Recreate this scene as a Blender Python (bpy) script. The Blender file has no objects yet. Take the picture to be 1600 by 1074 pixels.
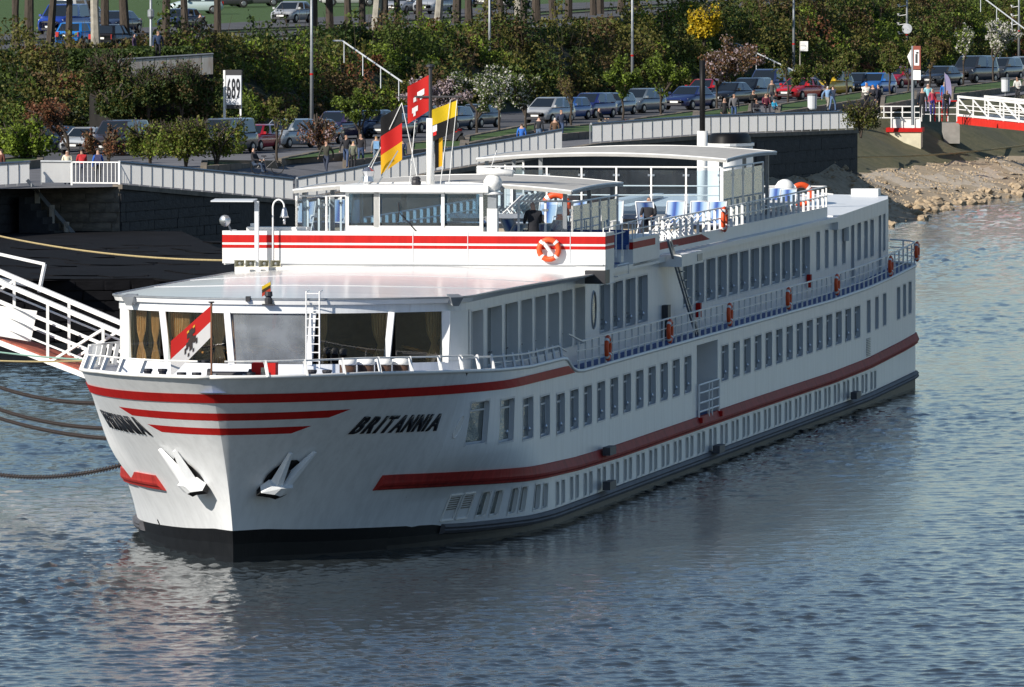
import bpy, bmesh, math, random
import numpy as np
from mathutils import Vector, Matrix
R = math.radians
rnd = random.Random(7)
sc = bpy.context.scene
C = sc.collection

# ------------------------------------------------------------------ camera
F, H = 14991.0, 16.02                       # focal length in 1600-px pixels, camera height over the river
PITCH = math.atan((537 + 73.9) / F)
cam = bpy.data.cameras.new('camera'); cam_o = bpy.data.objects.new('camera', cam); C.objects.link(cam_o)
cam.sensor_width = 36.0; cam.lens = F * 36 / 1600; cam.clip_start = 1; cam.clip_end = 6000
cam_o.location = (0, 0, H); cam_o.rotation_euler = (math.pi / 2 - PITCH, 0, 0)
sc.camera = cam_o

# ------------------------------------------------------------------ sky, sun, exposure
SUN_LEFT, SUN_EL = R(50), R(31)             # sun behind the camera and to the left
sdir = Vector((-math.sin(SUN_LEFT) * math.cos(SUN_EL), -math.cos(SUN_LEFT) * math.cos(SUN_EL), math.sin(SUN_EL)))
w = bpy.data.worlds.new('World'); sc.world = w; w.use_nodes = True
nt = w.node_tree; bg = nt.nodes['Background']
sky = nt.nodes.new('ShaderNodeTexSky'); sky.sky_type = 'NISHITA'; sky.sun_disc = False
sky.sun_elevation = SUN_EL; sky.sun_rotation = math.atan2(sdir.x, sdir.y)
sky.air_density = 1.0; sky.dust_density = 0.1; sky.ozone_density = 3.0
nt.links.new(sky.outputs[0], bg.inputs[0]); bg.inputs[1].default_value = 0.069
sun = bpy.data.lights.new('sun', 'SUN'); sun.energy = 4.8; sun.angle = R(0.53); sun.color = (1.0, 0.93, 0.83)
sun_o = bpy.data.objects.new('sun', sun); C.objects.link(sun_o)
sun_o.rotation_euler = sdir.to_track_quat('Z', 'Y').to_euler()
vs = sc.view_settings; vs.view_transform = 'Standard'; vs.look = 'None'; vs.gamma = 1; vs.exposure = 0.38
vs.use_curve_mapping = False

# ------------------------------------------------------------------ helpers
class MB:
    """collects faces of one mesh"""
    def __init__(s): s.v = []; s.f = []; s.m = []
    def face(s, pts, m=0):
        i = len(s.v); s.v += [tuple(p) for p in pts]; s.f.append(tuple(range(i, i + len(pts)))); s.m.append(m); return s
    def add(s, vs_, fs, m=0):
        i = len(s.v); s.v += [tuple(p) for p in vs_]
        for f in fs: s.f.append(tuple(i + k for k in f)); s.m.append(m)
        return s
    def bx(s, x0, x1, y0, y1, z0, z1, m=0):
        return s.add([(x0, y0, z0), (x1, y0, z0), (x1, y1, z0), (x0, y1, z0), (x0, y0, z1), (x1, y0, z1), (x1, y1, z1), (x0, y1, z1)],
                     [(0, 3, 2, 1), (4, 5, 6, 7), (0, 1, 5, 4), (1, 2, 6, 5), (2, 3, 7, 6), (3, 0, 4, 7)], m)
    def bar(s, a, b, wd, ht=None, m=0, up=(0, 0, 1)):
        a = Vector(a); b = Vector(b); d = (b - a)
        if d.length < 1e-6: return s
        d.normalize(); up = Vector(up)
        if abs(d.dot(up)) > .98: up = Vector((0, 1, 0))
        x = d.cross(up).normalized(); y = x.cross(d); ht = ht or wd
        q = [x * wd / 2 + y * ht / 2, -x * wd / 2 + y * ht / 2, -x * wd / 2 - y * ht / 2, x * wd / 2 - y * ht / 2]
        return s.add([a + k for k in q] + [b + k for k in q], [(0, 1, 2, 3), (7, 6, 5, 4), (0, 4, 5, 1), (1, 5, 6, 2), (2, 6, 7, 3), (3, 7, 4, 0)], m)
    def tube(s, pts, r, n=6, m=0, cap=True):
        pts = [Vector(p) for p in pts]; rs = r if isinstance(r, (list, tuple)) else [r] * len(pts)
        i0 = len(s.v); up = None
        for i, p in enumerate(pts):
            d = (pts[min(i + 1, len(pts) - 1)] - pts[max(i - 1, 0)])
            d = d.normalized() if d.length > 1e-9 else Vector((0, 0, 1))
            if up is None: up = Vector((0, 0, 1)) if abs(d.z) < .9 else Vector((1, 0, 0))
            x = d.cross(up); x = x.normalized() if x.length > 1e-6 else Vector((1, 0, 0)); y = x.cross(d).normalized()
            up = y
            for k in range(n):
                a = 2 * math.pi * k / n; s.v.append(tuple(p + (x * math.cos(a) + y * math.sin(a)) * rs[i]))
        for i in range(len(pts) - 1):
            for k in range(n):
                k2 = (k + 1) % n; s.f.append((i0 + i * n + k, i0 + i * n + k2, i0 + (i + 1) * n + k2, i0 + (i + 1) * n + k)); s.m.append(m)
        if cap:
            s.f.append(tuple(i0 + k for k in reversed(range(n)))); s.m.append(m)
            e = i0 + (len(pts) - 1) * n; s.f.append(tuple(e + k for k in range(n))); s.m.append(m)
        return s
    def lathe(s, prof, n=12, o=(0, 0, 0), axis='z', m=0):
        i0 = len(s.v)
        for r, h in prof:
            for k in range(n):
                a = 2 * math.pi * k / n; c, d = r * math.cos(a), r * math.sin(a)
                p = (c, d, h) if axis == 'z' else ((h, c, d) if axis == 'x' else (c, h, d))
                s.v.append((o[0] + p[0], o[1] + p[1], o[2] + p[2]))
        for i in range(len(prof) - 1):
            for k in range(n):
                k2 = (k + 1) % n; s.f.append((i0 + i * n + k, i0 + i * n + k2, i0 + (i + 1) * n + k2, i0 + (i + 1) * n + k)); s.m.append(m)
        s.f.append(tuple(i0 + k for k in reversed(range(n)))); s.m.append(m)
        e = i0 + (len(prof) - 1) * n; s.f.append(tuple(e + k for k in range(n))); s.m.append(m)
        return s
    def grid(s, fn, nu, nv, m=0):
        i0 = len(s.v)
        for i in range(nu + 1):
            for j in range(nv + 1): s.v.append(tuple(fn(i / nu, j / nv)))
        for i in range(nu):
            for j in range(nv):
                a = i0 + i * (nv + 1) + j; s.f.append((a, a + 1, a + nv + 2, a + nv + 1)); s.m.append(m)
        return s
    def prism(s, poly, z0, z1, m=0):
        n = len(poly)
        return s.add([(p[0], p[1], z0) for p in poly] + [(p[0], p[1], z1) for p in poly],
                     [tuple(reversed(range(n))), tuple(range(n, 2 * n))] + [(i, (i + 1) % n, n + (i + 1) % n, n + i) for i in range(n)], m)
    def mesh(s, name, mats, smooth=False, flip=False, xf=None):
        me = bpy.data.meshes.new(name)
        v = s.v if xf is None else [xf(p) for p in s.v]
        if flip: v = [(p[0], -p[1], p[2]) for p in v]
        f = [tuple(reversed(q)) for q in s.f] if flip else s.f
        me.from_pydata([tuple(p) for p in v], [], f)
        for mt in (mats if isinstance(mats, (list, tuple)) else [mats]): me.materials.append(mt)
        if any(s.m): me.polygons.foreach_set('material_index', s.m)
        if smooth: me.polygons.foreach_set('use_smooth', [True] * len(f))
        me.update(); return me
    def build(s, name, mats, parent=None, smooth=False, flip=False, xf=None):
        return link(name, s.mesh(name, mats, smooth, flip, xf), parent)

def link(name, data, parent=None):
    o = bpy.data.objects.new(name, data); C.objects.link(o)
    if parent is not None: o.parent = parent
    return o
def tag(o, label, cat, group=None, kind=None):
    o['label'] = label; o['category'] = cat
    if group: o['group'] = group
    if kind: o['kind'] = kind
    return o
def struct(o): o['kind'] = 'structure'; return o
def stuff(o, label=None, cat=None):
    o['kind'] = 'stuff'
    if label: o['label'] = label
    if cat: o['category'] = cat
    return o
def empty(name, loc, rz=0.0, label=None, cat=None, group=None):
    o = link(name, None); o.location = loc; o.rotation_euler = (0, 0, rz); o.empty_display_size = .2
    if label: tag(o, label, cat, group)
    return o
def copy_tree(o, parent=None):
    c = o.copy(); C.objects.link(c); c.parent = parent
    for ch in list(o.children): copy_tree(ch, c)
    return c
def interp(x, pts):
    if x <= pts[0][0]: return pts[0][1]
    for (a, b_), (c, d) in zip(pts, pts[1:]):
        if x <= c: return b_ + (d - b_) * (x - a) / (c - a)
    return pts[-1][1]
def lerp(a, b_, t): return a + (b_ - a) * t

# ------------------------------------------------------------------ materials
def mat(name, rgb, rough=.5, metal=0., var=0., vscale=3., bump=0., bscale=20., spec=.5, coat=0., rgb2=None, stretch=(1, 1, 1), trans=0.):
    m = bpy.data.materials.new(name); m.use_nodes = True; t = m.node_tree; p = t.nodes['Principled BSDF']
    p.inputs['Base Color'].default_value = (*rgb, 1); p.inputs['Roughness'].default_value = rough
    p.inputs['Metallic'].default_value = metal; p.inputs['Specular IOR Level'].default_value = spec
    if coat: p.inputs['Coat Weight'].default_value = coat; p.inputs['Coat Roughness'].default_value = .04
    if var or rgb2 or bump:
        tc = t.nodes.new('ShaderNodeTexCoord'); mp = t.nodes.new('ShaderNodeMapping'); mp.inputs['Scale'].default_value = stretch
        t.links.new(tc.outputs['Object'], mp.inputs[0])
    if var or rgb2:
        n = t.nodes.new('ShaderNodeTexNoise'); n.inputs['Scale'].default_value = vscale; n.inputs['Detail'].default_value = 6; n.inputs['Roughness'].default_value = .62
        t.links.new(mp.outputs[0], n.inputs['Vector'])
        cr = t.nodes.new('ShaderNodeValToRGB'); cr.color_ramp.elements[0].position = .32; cr.color_ramp.elements[1].position = .68
        a = rgb2 if rgb2 else tuple(c * (1 - var) for c in rgb)
        b_ = rgb if rgb2 else tuple(min(1, c * (1 + var)) for c in rgb)
        cr.color_ramp.elements[0].color = (*a, 1); cr.color_ramp.elements[1].color = (*b_, 1)
        t.links.new(n.outputs[0], cr.inputs[0]); t.links.new(cr.outputs[0], p.inputs['Base Color'])
    if bump:
        n2 = t.nodes.new('ShaderNodeTexNoise'); n2.inputs['Scale'].default_value = bscale; n2.inputs['Detail'].default_value = 5
        t.links.new(mp.outputs[0], n2.inputs['Vector'])
        bp = t.nodes.new('ShaderNodeBump'); bp.inputs['Strength'].default_value = bump; bp.inputs['Distance'].default_value = .05
        t.links.new(n2.outputs[0], bp.inputs['Height']); t.links.new(bp.outputs[0], p.inputs['Normal'])
    if trans:
        tr = t.nodes.new('ShaderNodeBsdfTranslucent'); tr.inputs[0].default_value = (*rgb, 1)
        mx = t.nodes.new('ShaderNodeMixShader'); mx.inputs[0].default_value = trans
        t.links.new(p.outputs[0], mx.inputs[1]); t.links.new(tr.outputs[0], mx.inputs[2])
        t.links.new(mx.outputs[0], t.nodes['Material Output'].inputs[0])
    return m
def glass(name, tint=(.88, .92, .93), refl=1.0, ior=1.5, wave=0.0, glint_film=0.):
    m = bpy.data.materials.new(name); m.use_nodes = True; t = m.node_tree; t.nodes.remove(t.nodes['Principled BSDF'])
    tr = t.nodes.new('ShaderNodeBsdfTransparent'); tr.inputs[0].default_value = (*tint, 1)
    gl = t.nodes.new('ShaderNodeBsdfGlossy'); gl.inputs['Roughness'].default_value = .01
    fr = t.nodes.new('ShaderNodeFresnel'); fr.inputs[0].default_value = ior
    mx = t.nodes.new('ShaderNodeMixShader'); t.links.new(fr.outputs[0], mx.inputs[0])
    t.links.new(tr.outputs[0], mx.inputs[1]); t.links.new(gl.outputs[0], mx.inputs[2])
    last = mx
    if glint_film:                                                        # whitish diffuse film: bright sun glint painted into the pane's colour
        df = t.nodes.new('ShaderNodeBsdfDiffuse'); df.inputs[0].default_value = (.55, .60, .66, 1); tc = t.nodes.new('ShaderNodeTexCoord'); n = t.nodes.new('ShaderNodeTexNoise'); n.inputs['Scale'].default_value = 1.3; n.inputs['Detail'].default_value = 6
        t.links.new(tc.outputs['Object'], n.inputs['Vector']); ma = t.nodes.new('ShaderNodeMath'); ma.operation = 'MULTIPLY'; ma.inputs[1].default_value = glint_film * 1.8; t.links.new(n.outputs[0], ma.inputs[0])
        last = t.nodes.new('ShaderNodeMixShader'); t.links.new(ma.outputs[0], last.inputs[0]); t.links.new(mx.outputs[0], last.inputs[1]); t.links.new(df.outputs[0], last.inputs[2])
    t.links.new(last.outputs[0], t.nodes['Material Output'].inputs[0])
    if wave:
        tc = t.nodes.new('ShaderNodeTexCoord'); n = t.nodes.new('ShaderNodeTexNoise'); n.inputs['Scale'].default_value = 1.2
        t.links.new(tc.outputs['Object'], n.inputs['Vector']); bp = t.nodes.new('ShaderNodeBump'); bp.inputs['Strength'].default_value = wave
        t.links.new(n.outputs[0], bp.inputs['Height']); t.links.new(bp.outputs[0], gl.inputs['Normal']); t.links.new(bp.outputs[0], fr.inputs['Normal'])
    return m
def ship_paint(name, rgb, rough=.34, dirt=.09, rust=.30, spec=.4, bump_=.22):
    """painted steel: faint vertical run marks, plate buckling, a little rust and grime"""
    m = mat(name, rgb, rough, spec=spec); t = m.node_tree; p = t.nodes['Principled BSDF']
    tc = t.nodes.new('ShaderNodeTexCoord'); mp = t.nodes.new('ShaderNodeMapping'); mp.inputs['Scale'].default_value = (1.6, 1.6, .16)
    n = t.nodes.new('ShaderNodeTexNoise'); n.inputs['Scale'].default_value = 2.2; n.inputs['Detail'].default_value = 7; n.inputs['Roughness'].default_value = .65
    t.links.new(tc.outputs['Object'], mp.inputs[0]); t.links.new(mp.outputs[0], n.inputs['Vector'])
    cr = t.nodes.new('ShaderNodeValToRGB'); e = cr.color_ramp.elements
    e[0].position = .30; e[0].color = (*(c * (1 - dirt * 1.6) for c in rgb), 1); e[1].position = .58; e[1].color = (*rgb, 1)
    t.links.new(n.outputs[0], cr.inputs[0])
    n3 = t.nodes.new('ShaderNodeTexNoise'); n3.inputs['Scale'].default_value = 5; n3.inputs['Detail'].default_value = 8
    t.links.new(mp.outputs[0], n3.inputs['Vector'])
    c3 = t.nodes.new('ShaderNodeValToRGB'); c3.color_ramp.elements[0].position = .70; c3.color_ramp.elements[1].position = .80
    c3.color_ramp.elements[1].color = (rust, rust, rust, 1)
    t.links.new(n3.outputs[0], c3.inputs[0])
    mx = t.nodes.new('ShaderNodeMix'); mx.data_type = 'RGBA'; mx.inputs[7].default_value = (.42, .33, .25, 1)
    t.links.new(c3.outputs[0], mx.inputs[0]); t.links.new(cr.outputs[0], mx.inputs[6]); t.links.new(mx.outputs[2], p.inputs['Base Color'])
    n2 = t.nodes.new('ShaderNodeTexNoise'); n2.inputs['Scale'].default_value = .75; n2.inputs['Detail'].default_value = 2
    t.links.new(tc.outputs['Object'], n2.inputs['Vector'])
    bp = t.nodes.new('ShaderNodeBump'); bp.inputs['Strength'].default_value = bump_; bp.inputs['Distance'].default_value = .05
    t.links.new(n2.outputs[0], bp.inputs['Height']); t.links.new(bp.outputs[0], p.inputs['Normal'])
    return m

M = {}
M['white'] = ship_paint('white_hull_paint', (.80, .82, .835), .34, .08, .36)
M['white_clean'] = mat('white_paint', (.82, .82, .80), .4, var=.04, vscale=2)
M['roof'] = mat('roof_paint', (.66, .66, .67), .16, var=.07, vscale=.6, stretch=(3, .25, 1), spec=.6)
M['black'] = mat('black_hull_paint', (.006, .006, .007), .55, var=.4, vscale=2, spec=.25)
M['dark_rub'] = mat('grey_rubbing_strake', (.07, .07, .08), .6, var=.3, vscale=1.5)
M['red'] = ship_paint('red_stripe_paint', (.50, .016, .014), .55, .12, .08, .15)
M['red_strake'] = ship_paint('red_strake_paint', (.40, .035, .03), .6, .25, .3, .15, .08)
M['letter'] = mat('black_letter', (.012, .012, .016), .35)
M['frame'] = mat('window_frame_grey', (.60, .63, .66), .4)
M['pane'] = mat('dark_window_pane', (.075, .095, .085), .03, spec=.7, bump=1.0, bscale=2.4, coat=.35, stretch=(.7, 1, 1.6))
M['glass'] = glass('clear_glass', (.80, .86, .90), ior=1.75)
M['glint_pane'] = glass('glint_film_glass', (.80, .86, .90), ior=1.75, glint_film=.30)
M['screen'] = glass('screen_glass', (.60, .74, .83), ior=1.75, glint_film=.05)
M['blue_deck'] = mat('blue_deck', (.02, .075, .26), .6, var=.2)
M['grey_deck'] = mat('grey_deck', (.3, .31, .32), .6, var=.15)
M['chrome'] = mat('steel', (.6, .62, .65), .28, .9)
M['grey_metal'] = mat('grey_metal', (.28, .3, .32), .45, .4, var=.15)
M['dark_metal'] = mat('dark_metal', (.03, .03, .035), .5)
M['orange'] = mat('lifebuoy_orange', (.75, .085, .015), .5, var=.12, vscale=4)
M['buoy_red'] = M['orange']
M['canvas'] = mat('canopy_canvas', (.52, .51, .48), .85, var=.08, vscale=1.2, stretch=(.3, 3, 1), trans=.15)
M['curtain'] = mat('ochre_curtain', (.66, .43, .18), .85, var=.2, vscale=9, stretch=(6, 6, .5))
M['wood'] = mat('varnished_wood', (.16, .07, .035), .4, var=.3, vscale=4)
M['interior'] = mat('lounge_interior', (.05, .045, .055), .8, var=.3)
M['rope'] = mat('rope', (.42, .33, .16), .9, var=.2, vscale=8)
M['rust'] = mat('rusty_chain', (.030, .022, .020), .8, var=.4, vscale=6)
M['fabric'] = None

# ------------------------------------------------------------------ ground shapes of the bank (river at z = 0)
def Xq(Y): return -18.9 + (Y - 462) * .3297                      # quay edge
EDGE = [(440, 4.8), (462, 4.75), (475, 4.0), (486, 3.35), (495, 3.7), (507, 4.3), (519, 4.7), (533, 5.3), (553, 5.4), (583, 5.17), (600, 5.2)]
def zplane(Y): return 4.8 + .003 * (Y - 461)
def zl(X, Y):                                                    # lower terrace
    d = (Xq(Y) - X) * .95
    k = max(0, min(1, d / 7.0)); k = k * k * (3 - 2 * k)
    if Y < 462 or Y > 600: k = 1
    return lerp(interp(Y, EDGE), zplane(Y), k)
XF = [(380, -74.0), (545, -27.5), (650, 2.2), (735, 22.1), (900, 60)]
XT = [(380, -88.0), (578, -28.9), (690, 4.6), (790, 26.3), (1000, 72)]
def Xf(Y): return interp(Y, XF)
def Xt(Y): return interp(Y, XT)
def zu(Y): return 9.9 + .0075 * (Y - 578)
def zu_clamped(Y): return zu(max(520, min(Y, 820)))
def ray(x, y):
    u = (x - 800) / F; v = (537 - y) / F
    return u, math.cos(PITCH) + v * math.sin(PITCH), -math.sin(PITCH) + v * math.cos(PITCH)
def at_depth(x, y, Y):
    d = ray(x, y); k = Y / d[1]; return Vector((d[0] * k, Y, H + d[2] * k))
def gl(x, y, edge=True):                                         # where a line of sight meets the lower terrace
    d = ray(x, y); z = 5.0
    for _ in range(40):
        k = (z - H) / d[2]; z = .5 * z + .5 * (zl(d[0] * k, d[1] * k) if edge else zplane(d[1] * k))
    return Vector((d[0] * k, d[1] * k, z))
def gu(x, y):
    d = ray(x, y); z = 10.5
    for _ in range(40):
        k = (z - H) / d[2]; z = .5 * z + .5 * zu_clamped(d[1] * k)
    return Vector((d[0] * k, d[1] * k, z))
def gw(x, y):
    d = ray(x, y); k = -H / d[2]; return Vector((d[0] * k, d[1] * k, 0))
# ------------------------------------------------------------------ river
def build_river():
    m = bpy.data.materials.new('river_water'); m.use_nodes = True; t = m.node_tree; p = t.nodes['Principled BSDF']
    p.inputs['Base Color'].default_value = (.030, .038, .043, 1); p.inputs['Roughness'].default_value = .06; p.inputs['IOR'].default_value = 1.33
    tc = t.nodes.new('ShaderNodeTexCoord'); mp = t.nodes.new('ShaderNodeMapping'); mp.inputs['Scale'].default_value = (1.0, .55, 1)
    t.links.new(tc.outputs['Object'], mp.inputs[0])
    n = t.nodes.new('ShaderNodeTexNoise'); n.inputs['Scale'].default_value = 3.2; n.inputs['Detail'].default_value = 7; n.inputs['Roughness'].default_value = .6
    t.links.new(mp.outputs[0], n.inputs['Vector'])
    bp = t.nodes.new('ShaderNodeBump'); bp.inputs['Strength'].default_value = .35; bp.inputs['Distance'].default_value = .05
    t.links.new(n.outputs[0], bp.inputs['Height']); t.links.new(bp.outputs[0], p.inputs['Normal'])
    g = np.random.default_rng(3)
    # rows get coarser with distance, columns fan out with the view
    Ys = [205.0]
    while Ys[-1] < 700: Ys.append(Ys[-1] + .115 * (Ys[-1] / 230.0) ** 2.2)
    Ys = np.array(Ys); nu = 510
    U = np.linspace(-1, 1, nu)
    X = U[None, :] * (Ys[:, None] * .080 + 1.0); Y = np.repeat(Ys[:, None], nu, 1)
    Z = np.zeros_like(X)
    # calmer and rougher patches of wind
    patch = .75 + .35 * np.sin(X * .11 + Y * .021 + 1.3) * np.sin(Y * .043 - X * .05) + .18 * np.sin(X * .31 - Y * .09 + 2)
    for i in range(120):
        lam = .24 * (10 ** g.uniform(0, 1.02)); k = 2 * math.pi / lam
        th = g.normal(1.95, .62)
        slope = .031 if lam < .6 else (.0135 if lam < 1.3 else .005)
        amp = slope / k
        ph = g.uniform(0, 6.28)
        w_ = np.sin(k * (X * math.cos(th) + Y * math.sin(th)) + ph + .6 * np.sin(X * .23 + i) + .5 * np.sin(Y * .17 + 2 * i))
        Z += amp * patch * w_
    Z = Z + 9.0 * np.maximum(Z, 0) ** 2 + .25 * np.abs(Z) - .02
    V = np.stack([X, Y, Z], -1).reshape(-1, 3); ny = len(Ys)
    idx = np.arange(ny * nu).reshape(ny, nu)
    Q = np.stack([idx[:-1, :-1], idx[:-1, 1:], idx[1:, 1:], idx[1:, :-1]], -1).reshape(-1, 4)
    me = bpy.data.meshes.new('river'); me.vertices.add(len(V)); me.vertices.foreach_set('co', V.ravel().astype(np.float32))
    me.loops.add(Q.size); me.loops.foreach_set('vertex_index', Q.ravel().astype(np.int32))
    me.polygons.add(len(Q)); me.polygons.foreach_set('loop_start', np.arange(0, Q.size, 4, dtype=np.int32)); me.polygons.foreach_set('loop_total', np.full(len(Q), 4, np.int32))
    me.update(calc_edges=True); me.validate(); me.polygons.foreach_set('use_smooth', np.ones(len(Q), bool))
    me.materials.append(m); struct(link('river', me))
    b = MB()
    Yf = 205.0
    for sgn in (-1, 1):
        e = lambda Y_: sgn * (Y_ * .080 + 1.0)
        b.face([(e(205), 205, -.03), (e(Ys[-1]), Ys[-1], -.03), (sgn * 900, Ys[-1], -.03), (sgn * 900, 205, -.03)])
    b.face([(-900, -400, -.03), (900, -400, -.03), (900, 205, -.03), (-900, 205, -.03)])
    b.face([(-900, Ys[-1], -.03), (900, Ys[-1], -.03), (900, 2500, -.03), (-900, 2500, -.03)])
    m2 = m.copy(); m2.name = 'wide_river_water'
    for nd in m2.node_tree.nodes:
        if nd.type == 'BUMP': nd.inputs['Strength'].default_value = .9; nd.inputs['Distance'].default_value = .16
        if nd.type == 'TEX_NOISE': nd.inputs['Scale'].default_value = 2.2
    struct(b.build('wide_river', m2))
build_river()
# ------------------------------------------------------------------ river cruise ship; (s, l, z): metres aft of the stem, to port, above water
AZ = math.atan((3214.9 - 800) * math.cos(PITCH) / F)
S0 = (-7.327, 251.70)
ship = empty('river_cruise_ship', (S0[0], S0[1], 0), math.pi / 2 - AZ,
             'long white river cruise ship with red stripes and the name BRITANNIA on its bow', 'ship')
def SW(s, l, z):                                                  # ship -> world
    return Vector((S0[0] + math.sin(AZ) * s + math.cos(AZ) * l, S0[1] + math.cos(AZ) * s - math.sin(AZ) * l, z))
SHIP_RZ = math.pi / 2 - AZ
def SP(b, name, mats, parent=None, smooth=False): return b.build(name, mats, parent or ship, smooth, flip=True)
HB = 5.7
def stem(z):
    return -3.2 * min(1, (z - .4) / 4.6) ** 1.5 if z > .4 else 0.0
def sstep(a, b_, x): x = max(0, min(1, (x - a) / (b_ - a))); return x * x * (3 - 2 * x)
def hb(s, z, side=1):                                                     # half breadth of the hull
    z = max(-.6, z)
    if side > 0 and z < 4.2 and 5 < s < 24: z += (4.2 - z) * .75 * sstep(4.5, 8.0, s) * (1 - sstep(16, 24, s)) * sstep(1.2, 3.0, z)   # flat window panel
    t = max(0, min(1, z / 5)); L = lerp(19, 14.5, t ** 1.2); u = (s - stem(z)) / L
    if u <= 0: return 0.0
    c = lerp(1.0, 1.95, t ** 1.5); a = lerp(2.0, 2.1, t)
    y = HB if u >= 1 else HB * (1 - (1 - u) ** a) ** (1 / c)
    if s > 104.2: y -= 1.6 * (1 - math.sqrt(max(0, 1 - min(1, (s - 104.2) / 2.4) ** 2)))
    return y
LIP = [(-4, 5.02), (0, 5.0), (5, 4.85), (9, 4.72), (14, 4.6), (20.0, 4.58), (20.5, 4.52), (21.0, 4.38), (21.6, 4.22), (22.4, 4.12), (23.5, 4.08), (80, 4.06), (90, 4.14), (98, 4.3), (107, 4.55)]
def lip(s): return interp(s, LIP)
def zboot(s): return interp(s, [(-4, .84), (0, .84), (3, .72), (6, .62), (10, .5), (15, .42), (90, .40), (100, .52), (107, .62)])
def zstrake(s): return interp(s, [(-2, 1.94), (3, 1.91), (5, 1.88), (8, 1.81), (14, 1.62), (22, 1.48), (30, 1.43), (60, 1.43), (80, 1.40), (90, 1.46), (100, 1.66), (107, 1.86)])

def bow_grid(z0f, z1f, side, rows, cols=26, off=0.0, s_end=6.0):
    b = MB()
    def fn(i, j):
        sn = -3.2 + (s_end + 3.2) * i; v = j
        z = lerp(z0f(sn), z1f(sn), v); s = stem(z) + (s_end - stem(z)) * i ** 1.7
        return (s, side * (hb(s, z) + off), z)
    return b.grid(fn, cols, rows)
def holed(b, surf, s_list, z_rows, rects, z0f, z1f, m=0):
    """strip between z0f(s) and z1f(s) with rectangular openings"""
    ss = sorted(set([round(x, 4) for x in s_list] + [round(x, 4) for r in rects for x in r[:2]]))
    zz = sorted(set([round(x, 4) for x in z_rows] + [round(x, 4) for r in rects for x in r[2:4]]))
    for s0, s1 in zip(ss, ss[1:]):
        mid = .5 * (s0 + s1)
        levels = [None] + zz + ['top']
        for a, c in zip(levels, levels[1:]):
            za0 = z0f(s0) if a is None else a; za1 = z0f(s1) if a is None else a
            zc0 = z1f(s0) if c == 'top' else c; zc1 = z1f(s1) if c == 'top' else c
            zm = .25 * (za0 + za1 + zc0 + zc1)
            if any(r[0] < mid < r[1] and r[2] < zm < r[3] for r in rects): continue
            b.face([(s0, surf(s0, za0), za0), (s1, surf(s1, za1), za1), (s1, surf(s1, zc1), zc1), (s0, surf(s0, zc0), zc0)], m)
    return b
def frange(a, b_, st):
    n = max(1, int(round((b_ - a) / st))); return [a + (b_ - a) * i / n for i in range(n + 1)]

# ---- openings of the port side, found on the photograph
main_w = [(7.0, 8.55, 2.78, 3.92), (9.7, 11.35, 2.70, 3.86), (12.65, 14.35, 2.63, 3.77), (15.7, 17.3, 2.56, 3.68)]
main_w += [(18.6 + 2.545 * k, 18.6 + 2.545 * k + 1.42, 2.49, 3.61) for k in range(11)]
main_w += [(52.35 + 2.61 * k, 52.35 + 2.61 * k + 1.5, 2.5, 3.61) for k in range(14)]
main_w += [(89.8, 90.75, 2.56, 3.7), (92.2, 93.1, 2.6, 3.74), (94.5, 95.4, 2.64, 3.78), (98.7, 99.6, 2.7, 3.86), (100.6, 101.4, 2.74, 3.9), (102.3, 103.1, 2.78, 3.94)]
door = (46.7, 51.4, 1.62, 3.86)
port_w = [(10.58, 11.25, .63, 1.30), (11.55, 12.22, .61, 1.29), (12.98, 13.62, .58, 1.28), (13.9, 14.5, .57, 1.27), (15.4, 16.05, .55, 1.25), (16.45, 17.1, .54, 1.22)]
for k in range(29):
    s_ = 18.5 + 2.585 * k
    if s_ > 92.4: break
    port_w += [(s_, s_ + .52, .48 if k > 1 else .50, 1.12 if k > 1 else 1.16), (s_ + 1.05, s_ + 1.57, .48 if k > 1 else .50, 1.12 if k > 1 else 1.16)]
rects = main_w + [door] + port_w

# ---- hull
hullmb = MB()
for side in (1, -1):
    g = bow_grid(zboot, lip, side, 16, 30); hullmb.add(g.v, g.f)
srow = frange(6, 20, .7) + [20.0, 20.5, 21.0, 21.6, 22.4, 23.5] + frange(24, 104, 2.5) + [104.2, 104.6, 105.0, 105.4, 105.8, 106.2, 106.4, 106.6]
ZR = [.9, 1.2, 1.5, 1.8, 2.1, 2.4, 2.75, 3.1, 3.45, 3.8, 4.05]
holed(hullmb, lambda s, z: hb(s, z), srow, ZR, rects, zboot, lip)
holed(hullmb, lambda s, z: -hb(s, z, -1), srow, ZR, [], zboot, lip)
e = 106.6
hullmb.face([(e, hb(e, 1), zboot(e)), (e, -hb(e, 1), zboot(e)), (e, -hb(e, 4), lip(e)), (e, hb(e, 4), lip(e))])
hull = SP(hullmb, 'hull', M['white'], smooth=False)
bm = bmesh.new(); bm.from_mesh(hull.data); bmesh.ops.remove_doubles(bm, verts=bm.verts, dist=.0008); bm.to_mesh(hull.data); bm.free()
hull.data.polygons.foreach_set('use_smooth', [True] * len(hull.data.polygons))
try: hull.data.set_sharp_from_angle(angle=R(26))
except Exception: pass
boot = MB()
for side in (1, -1):
    g = bow_grid(lambda s: -.6, zboot, side, 4, 30); boot.add(g.v, g.f)
    holed(boot, lambda s, z: side * hb(s, z), srow, [-.3, -.1, .1, .3], [], lambda s: -.6, zboot)
boot.face([(e, hb(e, 0), -.6), (e, -hb(e, 0), -.6), (e, -hb(e, 0), zboot(e)), (e, hb(e, 0), zboot(e))])
SP(boot, 'boot_top', M['black'])

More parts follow.
